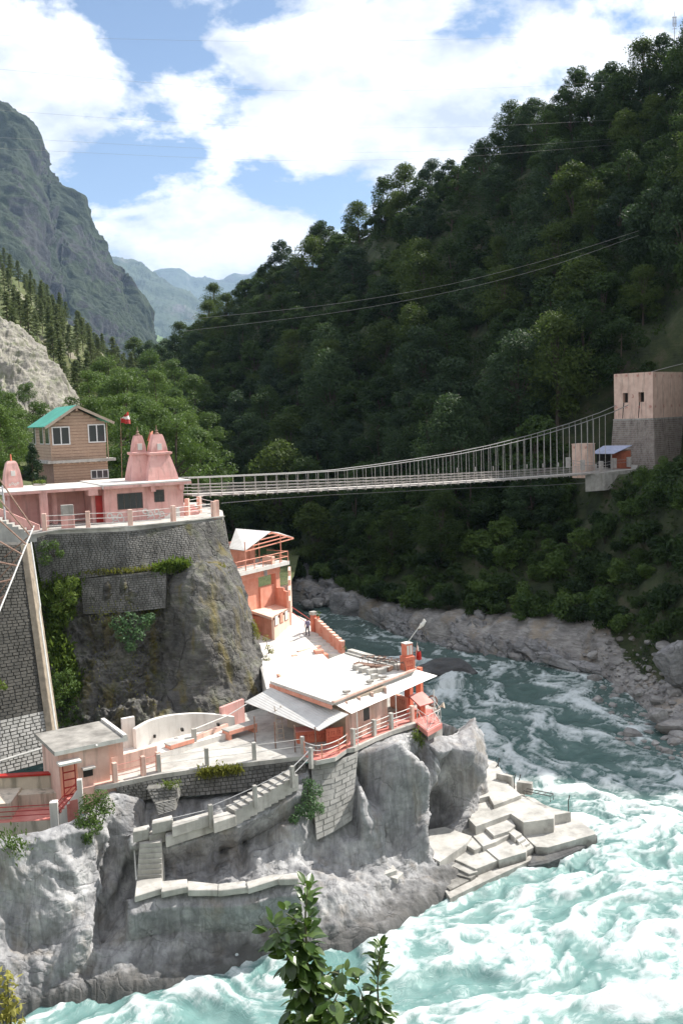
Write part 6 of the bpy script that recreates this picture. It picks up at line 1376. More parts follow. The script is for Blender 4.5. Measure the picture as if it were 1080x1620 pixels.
gs([(300, 405), (560, 300), (640, 200), (720, 300), (900, 370), (980, 430), (800, 490), (560, 560), (400, 655), (330, 560)], 0.30, 'core', 'concrete', -2.0)
gs([(330, 450), (505, 400), (660, 380), (740, 470), (720, 500), (560, 545), (420, 590), (370, 560)], 0.72, 'core', 'ghat', -1.0)
gs([(440, 400), (520, 340), (660, 330), (690, 400), (660, 430), (560, 470), (500, 455)], 1.22, 'core', 'ghat', -1.0)
gs([(460, 300), (560, 280), (640, 300), (600, 360), (520, 400), (480, 370)], 1.85, 'core', 'ghat', -1.0)
gs([(90, 560), (185, 540), (215, 580), (130, 610)], 1.9, 'slab', 'ghat', -0.5); gs([(160, 600), (205, 575), (240, 590), (215, 615)], 1.6, 'slab', 'ghat', -0.5)
bf = Frame(Z(*g(735, 300), 2.02), -35)
be = thing('iron_bench', 'dark iron bench frame on the bathing platform', 'bench frame', bf.o)
for v in (0, 0.55):
    MB().tube([bf.p(-0.6, v, 0), bf.p(-0.6, v, 0.45), bf.p(1.6, v, 0.45), bf.p(1.6, v, 0)], 0.035, 5).build('frame', M['darkmetal'], be)
for k in range(5): MB().tube([bf.p(-0.6 + 0.55 * k, 0, 0.45), bf.p(-0.6 + 0.55 * k, 0.55, 0.45)], 0.025, 5).build('slat', M['darkmetal'], be)
fx = Frame(Z(*g(708, 268), 2.1), -25); o = thing('plinth_block', 'small stained plinth behind the iron bench frame', 'block', fx.o); fx.mb().box(-0.6, 0.6, 0, 0.5, -0.4, 0.55).build('body', M['concrete'], o, bevel=0.03)
fx = Frame(Z(*g(628, 235), 2.35), -40); o = thing('kerb_block', 'short concrete kerb at the river edge of the platform', 'block', fx.o); fx.mb().box(-0.7, 0.7, 0, 0.4, -0.5, 0.5).build('body', M['slab'], o, bevel=0.04)
for (x, y, lab) in ((608, 195, 'bent iron grab post leaning at the upper platform edge'), (670, 262, 'upright iron post left of the bench frame'), (690, 262, 'hooked iron post beside the bench frame'), (880, 345, 'lone thin iron rod near the platform tip')):
    p = Z(*g(x, y), 2.0 if x < 800 else 1.6); o = thing('iron_post', lab, 'post', p)
    MB().tube([p - Vector((0, 0, 0.2)), p + Vector((0.0, 0, 0.7)), p + Vector((0.12, 0.05, 1.1))], 0.04, 5).build('rod', M['darkmetal'], o)
    if x == 608: MB().tube([p + Vector((0, 0, 0.6)), p + Vector((-0.5, -0.2, 0.0))], 0.045, 5).build('brace', M['darkmetal'], o)
# ================================================================== vegetation
def broadleaf(seed, hgt=11.0, nclump=34, per=150, leaf=(0.26, 0.46), wide=1.0):
    rng = np.random.default_rng(seed); rd_ = random.Random(seed)
    tr = MB(); th = hgt * 0.42; lean = Vector((rd_.uniform(-0.6, 0.6), rd_.uniform(-0.6, 0.6), 0))
    top = Vector((lean.x, lean.y, th)); tr.tube([Vector((0, 0, -1.2)), Vector((lean.x * 0.3, lean.y * 0.3, th * 0.5)), top], 0.26, 6, 0.17)
    cs, rs = [], []
    for i in range(nclump):
        a = rd_.uniform(0, 6.283); f = rd_.random(); z = hgt * (0.16 + 0.82 * f); R_ = hgt * 0.36 * wide * math.sin(math.pi * min(0.97, 0.18 + 0.78 * f)) * math.sqrt(rd_.uniform(0.25, 1.15))
        c = (lean.x + R_ * math.cos(a), lean.y + R_ * math.sin(a), z); cs.append(c); k = hgt * rd_.uniform(0.08, 0.17); rs.append((k * 1.15, k * 1.15, k * 0.75))
        if i % 4 == 0: tr.tube([top - Vector((0, 0, rd_.uniform(0, th * 0.4))), Vector(c) * 0.5 + top * 0.5 + Vector((0, 0, 0.3)), Vector(c)], 0.11, 5, 0.035)
    V = leaf_cloud(cs, rs, per, leaf[0], leaf[1], rng, 0.55, 0.35)
    return tr, V
def proto(kind, tr, V, mleaf, cat='tree', label=None, group=None):
    root = thing(kind, label or 'x', cat, (0, 0, 0), group); t = tr.build('trunk', M['trunk'], root); c = quads_obj('crown', V, mleaf, root); return root
def place(root, p, s, rz, label, group, first):
    o = root if first else copy_tree(root)
    o.location = p; o.scale = (s, s, s * random.uniform(0.9, 1.12)); o.rotation_euler = (0, 0, rz); tag(o, label, None, group); return o
used = set()
def put(root, p, s, label, group):
    f = root.name not in used; used.add(root.name); return place(root, p, s, random.uniform(0, 6.28), label, group, f)
BL = []
for k in range(10):
    tr, V = broadleaf(100 + k, (11.0, 9.0, 13.0, 8.0, 12.0)[k % 5], 26 + 3 * k, 210, ((0.17, 0.33), (0.13, 0.26))[k % 2], (0.9, 1.15, 0.72, 1.3, 0.85)[k % 5]); BL.append(proto('forest_tree', tr, V, M[('leaf', 'leaf2', 'leaf3', 'leaf', 'leaf')[(k * 3) % 5]]))
random.seed(5)
pts = []
def hill_deck_ok(p, h):
    x, y, w = pix(p); xt, yt, _ = pix(Vector(p) + Vector((0, 0, h)))
    if 290 < x < 1000:
        t = bt(x); dq = deck(t)
        if p[1] < dq.y + 3 and yt < pix(dq)[1] + 8: return False
    if 880 < x < 1140 and p[1] < 152 and yt < 745 - max(0, x - 1000) * 0.5: return False
    if 34 < p[0] < 58 and 137 < p[1] < 158: return False
    return True
cand = []
for k in range(84): cand.append((0.10 + 0.60 * (k + random.random() * 0.6) / 84, random.uniform(0.90, 1.01), 1.0))
for k in range(16000): cand.append((random.uniform(0.03, 0.72), random.uniform(0.05, 1.0) ** 0.9, 0))
trees = []
for t, s, c in cand:
    if len(trees) >= 296: break
    p = hill_pt(t, s); x, y, w = pix(p)
    if not (130 < x < 1130 and y > 30 and y < 960): continue
    dist_ = math.hypot(p[0] - hill_pt(t, 0)[0], p[1] - hill_pt(t, 0)[1])
    if dist_ < 16 + 10 * (x > 700): continue
    mind = 4.4 + 0.010 * w if not c else 3.4
    if any((p[0] - q[0])**2 + (p[1] - q[1])**2 < mind * mind for q in trees): continue
    sc = random.uniform(0.75, 1.5) if not c else random.uniform(0.9, 1.25)
    if not hill_deck_ok(p, 11 * sc): continue
    trees.append(p); put(BL[random.randrange(10)], Vector(p) - Vector((0, 0, 0.6)), sc, 'dense green broadleaf tree in the forest on the right hillside', 'trees on the forested hillside')
print('hill trees', len(trees))
# shrubs on the lower slope
SHB = []
for k in range(5):
    rng = np.random.default_rng(300 + k); rd_ = random.Random(k); tr = MB()
    cs = [(rd_.uniform(-1, 1), rd_.uniform(-1, 1), rd_.uniform(0.5, 2.2)) for _ in range(9)]
    for c in cs[:4]: tr.tube([(0, 0, -0.4), (c[0] * 0.4, c[1] * 0.4, c[2] * 0.6), c], 0.05, 5, 0.02)
    V = leaf_cloud(cs, [(0.75, 0.75, 0.55)] * 9, 130, 0.14, 0.27, rng, 0.5, 0.3)
    root = thing('hillside_shrub', 'x', 'shrub'); tr.build('stem', M['trunk'], root); quads_obj('foliage', V, M['shrubleaf'] if k % 2 else M['leaf'], root); SHB.append(root)
shr = []
for k in range(6000):
    if len(shr) >= 240: break
    t, s = random.uniform(0.16, 0.80), random.uniform(0.02, 0.42); p = hill_pt(t, s); x, y, w = pix(p)
    d0 = math.hypot(p[0] - hill_pt(t, 0)[0], p[1] - hill_pt(t, 0)[1])
    if not (340 < x < 1110 and y < 1010) or d0 < 6.0 or d0 > 42: continue
    if any((p[0] - q[0])**2 + (p[1] - q[1])**2 < 5.3 for q in shr): continue
    sc = random.uniform(0.8, 1.6)
    if not hill_deck_ok(p, 2.6 * sc): continue
    shr.append(p); put(SHB[len(shr) % 5], Vector(p) - Vector((0, 0, 0.2)), sc, 'leafy green shrub on the steep bank below the footbridge', 'shrubs on the far bank')
print('shrubs', len(shr))
# undergrowth over the whole slope
rng = np.random.default_rng(77); cs, rs = [], []
for k in range(5200):
    t, s = random.uniform(0.05, 0.78), random.uniform(0.02, 1.0); p = hill_pt(t, s); x, y, w = pix(p)
    d0 = math.hypot(p[0] - hill_pt(t, 0)[0], p[1] - hill_pt(t, 0)[1])
    if not (100 < x < 1130) or d0 < 8: continue
    if 37 < p[0] < 57 and 139 < p[1] < 160: continue
    k_ = random.uniform(0.5, 1.3); cs.append((p[0], p[1], p[2] + 0.3)); rs.append((k_, k_, k_ * 0.7))
V = leaf_cloud(cs, rs, 16, 0.18, 0.40, rng, 0.5, 0.3)
tag(quads_obj('undergrowth', V, M['leaf']), 'dark leafy undergrowth between the hillside trees', 'undergrowth', kind='stuff')
cs, rs = [], []; k = 0
while len(cs) < 6000 and k < 16000:
    k += 1; t, s = random.uniform(0.08, 0.72), random.uniform(0.12, 1.0); p = hill_pt(t, s); x, y, w = pix(p)
    if not (130 < x < 1120 and y < 900) or (32 < p[0] < 60 and 132 < p[1] < 164): continue
    d0 = math.hypot(p[0] - hill_pt(t, 0)[0], p[1] - hill_pt(t, 0)[1])
    if d0 < 24: continue
    h = random.uniform(2, 6.5)
    if not hill_deck_ok(p, h + 2): continue
    for q in range(4): a = random.uniform(0, 6.28); cs.append((p[0] + 1.6 * math.cos(a), p[1] + 1.6 * math.sin(a), p[2] + h * random.uniform(0.5, 1.0))); rs.append((1.5, 1.5, 1.1))
tag(quads_obj('forest_infill', leaf_cloud(cs, rs, 42, 0.18, 0.36, rng, 0.5, 0.3), M['leaf']), 'lower leafy canopy filling the gaps between the forest trees', 'canopy', kind='stuff')
# ---- pines on the left slope
PN = []
for k in range(4):
    rd_ = random.Random(40 + k); rng = np.random.default_rng(40 + k); tr = MB(); h = 15.0
    tr.tube([(0, 0, -1), (0.1, 0, h * 0.5), (0, 0.1, h)], 0.22, 6, 0.05); cs, rs = [], []
    for i in range(30):
        f = 0.30 + 0.70 * (i / 30); z = h * f; R_ = (1 - f) ** 0.55 * 3.1 * rd_.uniform(0.45, 1.1); a = i * 2.4 + rd_.random()
        c = (R_ * math.cos(a), R_ * math.sin(a), z + 0.1 * R_); tr.tube([(0, 0, z), c], 0.05, 4, 0.02); cs.append(c); rs.append((0.85, 0.85, 0.42)); cs.append((c[0] * 0.5, c[1] * 0.5, z + 0.2)); rs.append((0.6, 0.6, 0.35))
    V = leaf_cloud(cs, rs, 46, 0.16, 0.34, rng, 0.8, 0.2)
    PN.append(proto('pine_tree', tr, V, M['pine'], 'tree'))
random.seed(9); pines = []
PG = PINE[:, :140]
for k in range(6000):
    if len(pines) >= 240: break
    p = PG[random.randrange(PG.shape[0]), random.randrange(PG.shape[1])]; x, y, w = pix(p)
    if not (-130 < x < 260 and 330 < y < 700) or w < 230: continue
    if any((p[0] - q[0])**2 + (p[1] - q[1])**2 < 40 for q in pines): continue
    pines.append(p); put(PN[len(pines) % 4], Vector(p) - Vector((0, 0, 0.8)), random.uniform(0.55, 1.0), 'slender pine on the sunlit left mountain slope', 'pines on the left slope')
# ---- broadleaf trees behind the temple on the left bank
LB = []
for k in range(3):
    tr, V = broadleaf(200 + k, 10.0, 34, 260, (0.11, 0.23), 1.0); r0 = proto('bank_tree', tr, V, M['shrubleaf']); LB.append(r0)
n = 0
for (x, y, D_, s) in [(185, 690, 150, 1.0), (205, 660, 190, 1.2), (225, 690, 160, 1.0), (250, 640, 220, 1.3), (240, 700, 150, 0.9), (280, 660, 240, 1.2), (265, 710, 170, 1.0), (300, 700, 210, 1.1), (215, 630, 250, 1.4), (190, 640, 230, 1.3), (165, 660, 200, 1.2), (310, 640, 280, 1.4), (275, 620, 300, 1.4), (240, 605, 320, 1.5), (330, 690, 230, 1.1), (205, 720, 130, 0.9), (285, 735, 140, 1.0), (320, 735, 165, 1.1), (150, 640, 170, 1.0), (175, 620, 260, 1.3)]:
    p = Y(x, y, D_); put(LB[n % 3], p - Vector((0, 0, 6.0 * s)), s * 1.15, 'sunlit broadleaf tree behind the temple spires', 'trees behind the temple'); n += 1
for (x, y, D_, s) in [(4, 700, 112, 0.75), (24, 690, 122, 0.7), (-12, 660, 130, 0.9), (14, 660, 140, 0.8), (40, 640, 165, 0.8), (-8, 735, 104, 0.6)]:
    p = Y(x, y, D_); put(LB[n % 3], p - Vector((0, 0, 6.0 * s)), s, 'bright green tree left of the wooden house', 'trees left of the wooden house'); n += 1
# valley floor trees' ground
ax, ay = np.meshgrid(np.linspace(-190, -8, 60), np.linspace(105, 420, 70), indexing='ij')
zz_ = 14 + 0 * ax + np.clip((-30 - 0.15 * ay - ax) / 40, -0.5, 2) * 14 + 1.5 * fbm(np.stack([ax * 0.04, ay * 0.04, 0 * ax], -1), 3)
tag(grid_obj('valley_side_ground', np.stack([ax, ay, zz_], -1), M['slope']), kind='structure')
# ---- conifer in front of the wooden house
p = Y(54, 768, 90.0); cf = thing('small_conifer', 'dark dense little conifer in front of the wooden house', 'tree', p); rng = np.random.default_rng(8)
MB().tube([p - Vector((0, 0, 0.8)), p + Vector((0, 0, 3.0))], 0.1, 6, 0.03).build('trunk', M['trunk'], cf)
cs = []; rs = []
for i in range(46):
    f = random.random(); a = random.uniform(0, 6.28); R_ = 1.15 * (1 - f) ** 0.8 * math.sqrt(random.random()); cs.append((p.x + R_ * math.cos(a), p.y + R_ * math.sin(a), p.z + 0.1 + 3.5 * f)); rs.append((0.34, 0.34, 0.36))
quads_off('foliage', leaf_cloud(cs, rs, 110, 0.05, 0.11, rng, 0.4, 0.3), M['conifer'], cf)
p = Y(63, 770, 88.0); pb_ = thing('planter_box', 'small concrete planter of grass on the temple roof edge', 'planter', p); Frame(p, 27).mb().box(-0.5, 0.5, -0.25, 0.25, -0.15, 0.3).build('box', M['concrete'], pb_)
quads_off('grass', leaf_cloud([p + Vector((dx, 0, 0.42)) for dx in (-0.3, 0, 0.3)], [(0.3, 0.25, 0.2)] * 3, 60, 0.07, 0.13, rng), M['grass'], pb_)
# ---- growth on the rock face and walls
def blades(P3, N3, n, h0, h1, rng, spread=0.25, droop=0.4):
    i = rng.integers(0, len(P3), n); p = P3[i] + rng.normal(size=(n, 3)) * spread
    L_ = (h0 + (h1 - h0) * rng.random(n))[:, None]; d = N3[i] * 0.55 + np.array([0, 0, 0.9]) + rng.normal(size=(n, 3)) * 0.35; d /= np.linalg.norm(d, axis=1)[:, None]
    w = np.cross(d, rng.normal(size=(n, 3))); w /= np.linalg.norm(w, axis=1)[:, None]; w = w * L_ * 0.13
    tip = p + d * L_ + np.array([0, 0, -1]) * L_ * droop * rng.random(n)[:, None]; m_ = p + d * L_ * 0.55
    return np.stack([p, m_ + w, tip, m_ - w], 1)
fpx = np.array([pix(q)[:2] for q in FACE[::2, ::2].reshape(-1, 3)]); FF = FACE[::2, ::2].reshape(-1, 3)
NF = normals(FACE); NF = (-NF * np.sign((NF * (FACE - EYE)).sum(-1, keepdims=True)))[::2, ::2].reshape(-1, 3)
def inpoly(P2, pg):
    r = np.zeros(len(P2), bool); x, y = P2[:, 0], P2[:, 1]
    for i in range(len(pg)):
        (x1, y1), (x2, y2) = pg[i], pg[i - 1]
        c = ((y1 > y) != (y2 > y)) & (x < (x2 - x1) * (y - y1) / (y2 - y1 + 1e-9) + x1); r ^= c
    return r
rng = np.random.default_rng(21)
for pg, n, h, mt, lab in (([(52, 850), (80, 850), (100, 890), (130, 920), (118, 960), (100, 1000), (120, 1050), (130, 1090), (95, 1120), (85, 1050), (70, 960), (56, 900)], 9000, (0.3, 0.8), 'grass', 'bright green grass and weeds down the gully beside the block wall'),
                          ([(90, 1050), (125, 1050), (130, 1150), (96, 1160)], 1500, (0.2, 0.5), 'shrubleaf', 'dark trailing weeds at the foot of the gully'),
                          ([(135, 962), (255, 955), (258, 975), (150, 985)], 900, (0.15, 0.35), 'mosstuft', 'yellowish grass along the foot of the short rubble tier'),
                          ([(130, 1000), (250, 1000), (255, 1120), (140, 1125)], 700, (0.12, 0.3), 'mosstuft', 'sparse dry grass on the broken rock ledges')):
    m_ = inpoly(fpx, pg)
    if m_.sum() < 3: continue
    tag(quads_obj('grass_patch', blades(FF[m_], NF[m_], n, h[0], h[1], rng), M[mt]), lab, 'grass', kind='stuff')
def tuft_line(pts, n, h, mt, lab, sp=0.25):
    P3 = np.array([tuple(lerp_poly(pts, f)) for f in np.linspace(0, 1, 30)]); N3 = np.tile(np.array([0, -0.7, 0.3]), (30, 1))
    tag(quads_obj('grass_patch', blades(P3, N3, n, h[0], h[1], rng, sp), M[mt]), lab, 'grass', kind='stuff')
tuft_line([Y(130, 908, 79.4), Y(205, 905, 79.4), Y(262, 898, 81.0)], 900, (0.15, 0.4), 'mosstuft', 'yellow grass along the ledge between the two rubble walls', 0.12)
tuft_line([Y(250, 905, 80.0), Y(280, 897, 80.2), Y(298, 900, 80.6)], 1500, (0.3, 0.75), 'grass', 'tall green grass tuft on top of the rounded rock', 0.25)
tuft_line([Y(310, 900, 81.2), Y(355, 905, 83.0)], 600, (0.2, 0.5), 'mosstuft', 'yellow-green grass at the right end of the rubble wall', 0.2)
tuft_line([Y(318, 1226, 63.2), Y(345, 1222, 63.5), Y(378, 1219, 64.0)], 1500, (0.2, 0.45), 'mosstuft', 'yellow-green grass hanging from the lower terrace wall', 0.16)
tuft_line([Y(400, 985, 84.0), Y(408, 1010, 83.4)], 350, (0.15, 0.35), 'mosstuft', 'moss tuft on the right shoulder of the dark rock', 0.15)
tuft_line([Y(655, 1160, 70.2), Y(668, 1180, 70.4)], 400, (0.15, 0.35), 'grass', 'green weeds under the red lookout platform', 0.2)
tuft_line([Y(10, 1325, 54.6), Y(35, 1345, 54.4)], 350, (0.2, 0.45), 'shrubleaf', 'weeds on the stained wall at the lower left edge', 0.3)
tuft_line([Y(260, 1245, 62.0), Y(282, 1240, 62.2)], 300, (0.12, 0.3), 'grass', 'green weeds on the mossy masonry stub', 0.15)
tuft_line([Y(384, 1282, 62.6), Y(390, 1296, 62.3)], 260, (0.12, 0.3), 'shrubleaf', 'small green plant in the cleft below the stairs', 0.12)
def bush(name, label, px_, mt, seed, leaf, n=110, stems=4):
    rd_ = random.Random(seed); rng = np.random.default_rng(seed); cs = [Y(*q[:3]) for q in px_]; rs = [(q[3],) * 3 for q in px_]
    b = sum(cs, Vector()) / len(cs) + Vector((0, 0.5, -0.3)); t = thing(name, label, 'bush', b)
    mb = MB()
    for c in cs[:stems]: mb.tube([b + Vector((0, 0.3, -0.3)), b.lerp(c, 0.5) + Vector((0, 0, 0.15)), c], 0.04, 5, 0.015)
    mb.build('stem', M['trunk'], t); quads_off('foliage', leaf_cloud([tuple(c) for c in cs], rs, n, leaf[0], leaf[1], rng, 0.5, 0.25), M[mt], t)
bush('rock_bush', 'bluish green bush growing below the short rubble tier', [(185, 985, 77.4, 0.7), (205, 982, 77.2, 0.8), (228, 985, 77.4, 0.7), (195, 1003, 76.6, 0.75), (218, 1004, 76.6, 0.7), (207, 1022, 76.0, 0.5), (238, 978, 77.6, 0.45)], 'bluebush', 1, (0.09, 0.17), 190)
bush('rock_bush', 'leafy green bush below the small pink building', [(140, 1268, 58.8, 0.6), (158, 1262, 59.2, 0.6), (135, 1290, 58.0, 0.7), (152, 1288, 58.4, 0.75), (168, 1278, 59, 0.6), (128, 1308, 57.4, 0.5), (148, 1308, 57.8, 0.6), (138, 1325, 57.0, 0.4)], 'shrubleaf', 2, (0.07, 0.14), 230)
bush('rock_bush', 'glossy green creeper on the pale stone buttress', [(487, 1240, 63.6, 0.5), (500, 1252, 63.4, 0.55), (478, 1258, 63.2, 0.55), (492, 1270, 62.8, 0.6), (505, 1278, 62.8, 0.45), (475, 1280, 62.6, 0.5), (465, 1295, 62.2, 0.4), (490, 1288, 62.4, 0.4)], 'bluebush', 3, (0.07, 0.13), 190)
bush('rock_bush', 'thin creeper with yellowing leaves beside the white landing', [(420, 1010, 83.6, 0.35), (424, 1025, 83.2, 0.4), (421, 1042, 82.6, 0.35), (430, 1030, 83, 0.25)], 'mosstuft', 4, (0.06, 0.11), 60)
bush('rock_bush', 'little fern tuft growing out of the block wall', [(5, 1085, 67.0, 0.35), (-4, 1080, 67.0, 0.35)], 'grass', 5, (0.07, 0.13), 90)
bush('rock_bush', 'green bush at the top of the gully by the temple wall', [(70, 865, 78.2, 0.6), (85, 862, 78.2, 0.55), (72, 885, 77.8, 0.6), (95, 875, 78.2, 0.4)], 'shrubleaf', 6, (0.08, 0.15), 150)
bush('rock_bush', 'round green bush halfway down the gully', [(98, 930, 77.4, 0.7), (115, 920, 77.6, 0.6), (90, 960, 76.8, 0.6), (112, 945, 77.0, 0.6)], 'grass', 7, (0.08, 0.16), 170)
bush('rock_bush', 'dark green bush low in the gully by the drain pipe', [(92, 1075, 74.2, 0.6), (108, 1068, 74.4, 0.6), (100, 1095, 73.6, 0.65), (90, 1110, 73.0, 0.5), (118, 1085, 74, 0.5)], 'shrubleaf', 8, (0.08, 0.15), 170)
# ================================================================== boulders, wires, person, foreground
def rockmesh(seed, cuts=12, sub=3, lo=0.55, hi=0.9, nz=0.10):
    b = bmesh.new(); bmesh.ops.create_icosphere(b, subdivisions=sub, radius=1.0)
    V = np.array([v.co[:] for v in b.verts]); F_ = [[v.index for v in f.verts] for f in b.faces]; b.free()
    rng = np.random.default_rng(seed)
    for k in range(cuts):
        n = rng.normal(size=3); n /= np.linalg.norm(n); d = rng.uniform(lo, hi); q = V @ n - d; V = V - np.maximum(q, 0)[:, None] * n * 0.92
    V = V * (1 + nz * fbm(V * 1.7 + seed, 4))[:, None]
    return V, F_
def rock_data(name, seed, mat, scl=(1, 1, 1), **k):
    V, F_ = rockmesh(seed, **k); V = V * np.array(scl); me = bpy.data.meshes.new(name); me.from_pydata(V.tolist(), [], F_); me.materials.append(mat)
    me.polygons.foreach_set('use_smooth', [False] * len(me.polygons)); return me
def rock_obj(name, me, p, s, rz, label, cat='boulder', group=None, tilt=(0, 0)):
    o = bpy.data.objects.new(name, me); COL.objects.link(o); o.location = p; o.scale = s if hasattr(s, '__len__') else (s, s, s); o.rotation_euler = (tilt[0], tilt[1], rz); tag(o, label, cat, group); return o
random.seed(31)
BM = [rock_data('boulder', 500 + k, M['boulder'], (1, random.uniform(0.7, 1.0), random.uniform(0.55, 0.8)), sub=2) for k in range(7)]
SLM = [rock_data('bank_rock', 520 + k, M['bankrock'], (1.3, 0.8, 0.75), cuts=9, sub=4, lo=0.45, hi=0.8, nz=0.14) for k in range(6)]
# beach on the right
n = 0; got = []
for k in range(4000):
    if n >= 230: break
    x, y = random.uniform(27, 45), random.uniform(84, 122); h = hill_at(x, y); px_, py_, w = pix((x, y, max(0, h[2])))
    if not (925 < px_ < 1100 and 1000 < py_ < 1200): continue
    if (h[2] < -0.7 and random.random() < 0.6) or h[2] > 5: continue
    s = 0.22 + 0.95 * random.random() ** 3.2
    if any((x - a)**2 + (y - b)**2 < (0.75 * (s + c))**2 for a, b, c in got): continue
    got.append((x, y, s)); n += 1
    rock_obj('boulder', BM[n % 7], (x, y, max(h[2], -0.15) + s * 0.2), s, random.uniform(0, 6.28), 'grey water-worn boulder on the stony beach across the river', 'boulder', 'boulders on the beach')
rock_obj('boulder', SLM[0], Y(1072, 1050, 100.5), (2.6, 2.4, 3.4), 0.4, 'largest brown boulder at the right edge above the beach')
rock_obj('boulder', BM[1], Y(1042, 1132, 95.5), (1.9, 1.4, 1.5), 1.2, 'pale humped boulder at the water edge on the beach')
rock_obj('boulder', BM[3], Y(1060, 1150, 93.5), (1.7, 1.2, 1.0), 0.2, 'low grey boulder half awash at the beach tip')
rock_obj('boulder', BM[5], Y(1076, 1165, 92), (1.3, 1.2, 1.0), 2.2, 'boulder cut by the right edge beside the water')
for i, (x, y) in enumerate(((985, 1162), (992, 1170), (976, 1170), (1002, 1163), (995, 1178))): rock_obj('river_stone', BM[i % 7], Z(x, y, 0.0), (0.7, 0.55, 0.5), i * 1.3, 'wet stone in the little cluster out in the rapids', 'boulder', 'stones in the rapids')
MW = rock_data('river_boulder', 610, M['wetrock'], (1, 1, 1), cuts=7, sub=4, lo=0.6, hi=0.9, nz=0.12)
p = Z(703, 1066, 0); rock_obj('river_boulder', MW, p + Vector((0, 0, -0.2)), (4.4, 3.0, 2.0), 0.2, 'dark wet boulder the river curls around')
# slabs along the far bank
spec = [(545, 955, 5.0, 4.2, 'tall pale cliff slab at the upstream end of the far bank'), (575, 930, 4.6, 3.6, 'upright ribbed rock above the pale upstream slab'), (612, 975, 4.6, 2.4, 'long low slab dipping into the river left of the notch'), (650, 985, 4.0, 2.2, 'rounded grey slab in the notch of the far bank'),
        (690, 990, 5.0, 2.6, 'broad grey slab opposite the roof pillar'), (738, 998, 5.2, 2.6, 'sunlit cracked slab in the middle of the far bank'), (790, 1008, 5.2, 2.6, 'bulging grey slab right of the cracked one'), (840, 1022, 5.0, 2.2, 'layered slab sliding into the water'), (885, 1040, 4.2, 1.7, 'flat tilted slab near the beach'), (930, 1047, 4.0, 1.4, 'last flat slab before the stony beach'), (915, 1008, 5.5, 2.0, 'ochre overhanging ledge behind the flat slabs'), (480, 905, 6.5, 6.0, 'dark leaning rock wall beyond the riverside house')]
for i, (x, y, a, b, lab) in enumerate(spec):
    g_ = Z(x, y + 12, 0.6); rock_obj('bank_rock', SLM[i % 6], Vector((g_.x + 0.2, g_.y + 0.6, 0.3 + b * 0.2)), (a * 0.75, a * 0.42, b * 0.8), -0.7 + random.uniform(-0.35, 0.35), lab, 'rock', None, (random.uniform(-0.35, -0.1), random.uniform(-0.25, 0.25)))
n = 0
for k in range(400):
    if n >= 60: break
    x, y = random.uniform(470, 540), random.uniform(918, 958); p = Z(x, y, 0.8); n += 1
    rock_obj('bank_boulder', BM[n % 7], p, random.uniform(0.5, 1.5), random.uniform(0, 6), 'dark boulder in the rubble fan beyond the riverside house', 'boulder', 'rubble beyond the riverside house')
# fine gravel among the boulders
rng = np.random.default_rng(4); V, F_ = rockmesh(700, cuts=6, sub=1, nz=0.1); VV = []; FF_ = []
for k in range(1500):
    x, y = rng.uniform(28, 46), rng.uniform(84, 121); h = hill_at(x, y)
    if h[2] < -0.8 or h[2] > 3.0: continue
    s = rng.uniform(0.08, 0.24); o = len(VV); a = rng.uniform(0, 6.28); ca, sa = math.cos(a), math.sin(a)
    VV += [(x + s * (q[0] * ca - q[1] * sa), y + s * (q[0] * sa + q[1] * ca), max(h[2], 0) + 0.08 + s * q[2] * 0.7) for q in V]; FF_ += [tuple(i + o for i in f) for f in F_]
me = bpy.data.meshes.new('beach_gravel'); me.from_pydata(VV, [], FF_); me.materials.append(M['boulder']); o = bpy.data.objects.new('beach_gravel', me); COL.objects.link(o); tag(o, 'small stones and gravel between the beach boulders', 'gravel', kind='stuff')

# ---- overhead wires and mast
def wire(label, pts, r=0.014):
    A = crom(np.array([tuple(Y(*q)) for q in pts]), 24); tag(MB().tube([Vector(a) for a in A], r, 4).build('overhead_wire', M['cable']), label, 'wire')
wire('topmost faint wire crossing the cloudy sky', [(-60, 55, 150), (540, 66, 180), (1140, 48, 230)])
wire('second wire crossing the sky below the topmost one', [(-60, 104, 150), (400, 142, 175), (760, 140, 210), (1140, 120, 240)])
wire('third wire crossing the middle of the sky', [(-60, 170, 150), (400, 200, 175), (760, 200, 210), (1140, 180, 235)])
wire('upper of two close wires in the sky reaching the right forest', [(-60, 214, 150), (400, 238, 180), (700, 238, 205), (1140, 207, 225)])
wire('lower of two close wires in the sky reaching the right forest', [(-60, 232, 150), (450, 254, 180), (760, 246, 205), (1140, 214, 223)])
wire('upper pale wire slanting in front of the forest', [(290, 506, 190), (520, 482, 180), (700, 452, 176), (860, 412, 172), (1010, 365, 170)], 0.022)
wire('lower pale wire slanting in front of the forest', [(290, 524, 190), (520, 496, 180), (700, 464, 176), (860, 424, 172), (1010, 372, 170)], 0.022)
wire('cable leaving the top of the bridge tower to the right', [(1024, 590, 150), (1060, 580, 152), (1120, 566, 156)], 0.05)
mb_ = Y(1066, 85, 226); ms_ = thing('radio_mast', 'slim antenna mast on the hilltop at the right edge', 'mast', mb_)
MB().tube([mb_ - Vector((0, 0, 6)), Y(1066, 18, 226)], 0.12, 6, 0.05).build('pole', M['steel'], ms_)
for y in (28, 38, 46): q = Y(1066, y, 226); MB().tube([q + Vector((-0.55, 0, 0)), q + Vector((0.55, 0, 0.1))], 0.06, 5).build('antenna', M['steel'], ms_)
for s in (-0.3, 0.3): q = Y(1066, 35, 226); MB().bar(q + Vector((s, 0, -1.0)), q + Vector((s, 0, 1.2)), 0.16).build('panel', M['steel'], ms_)

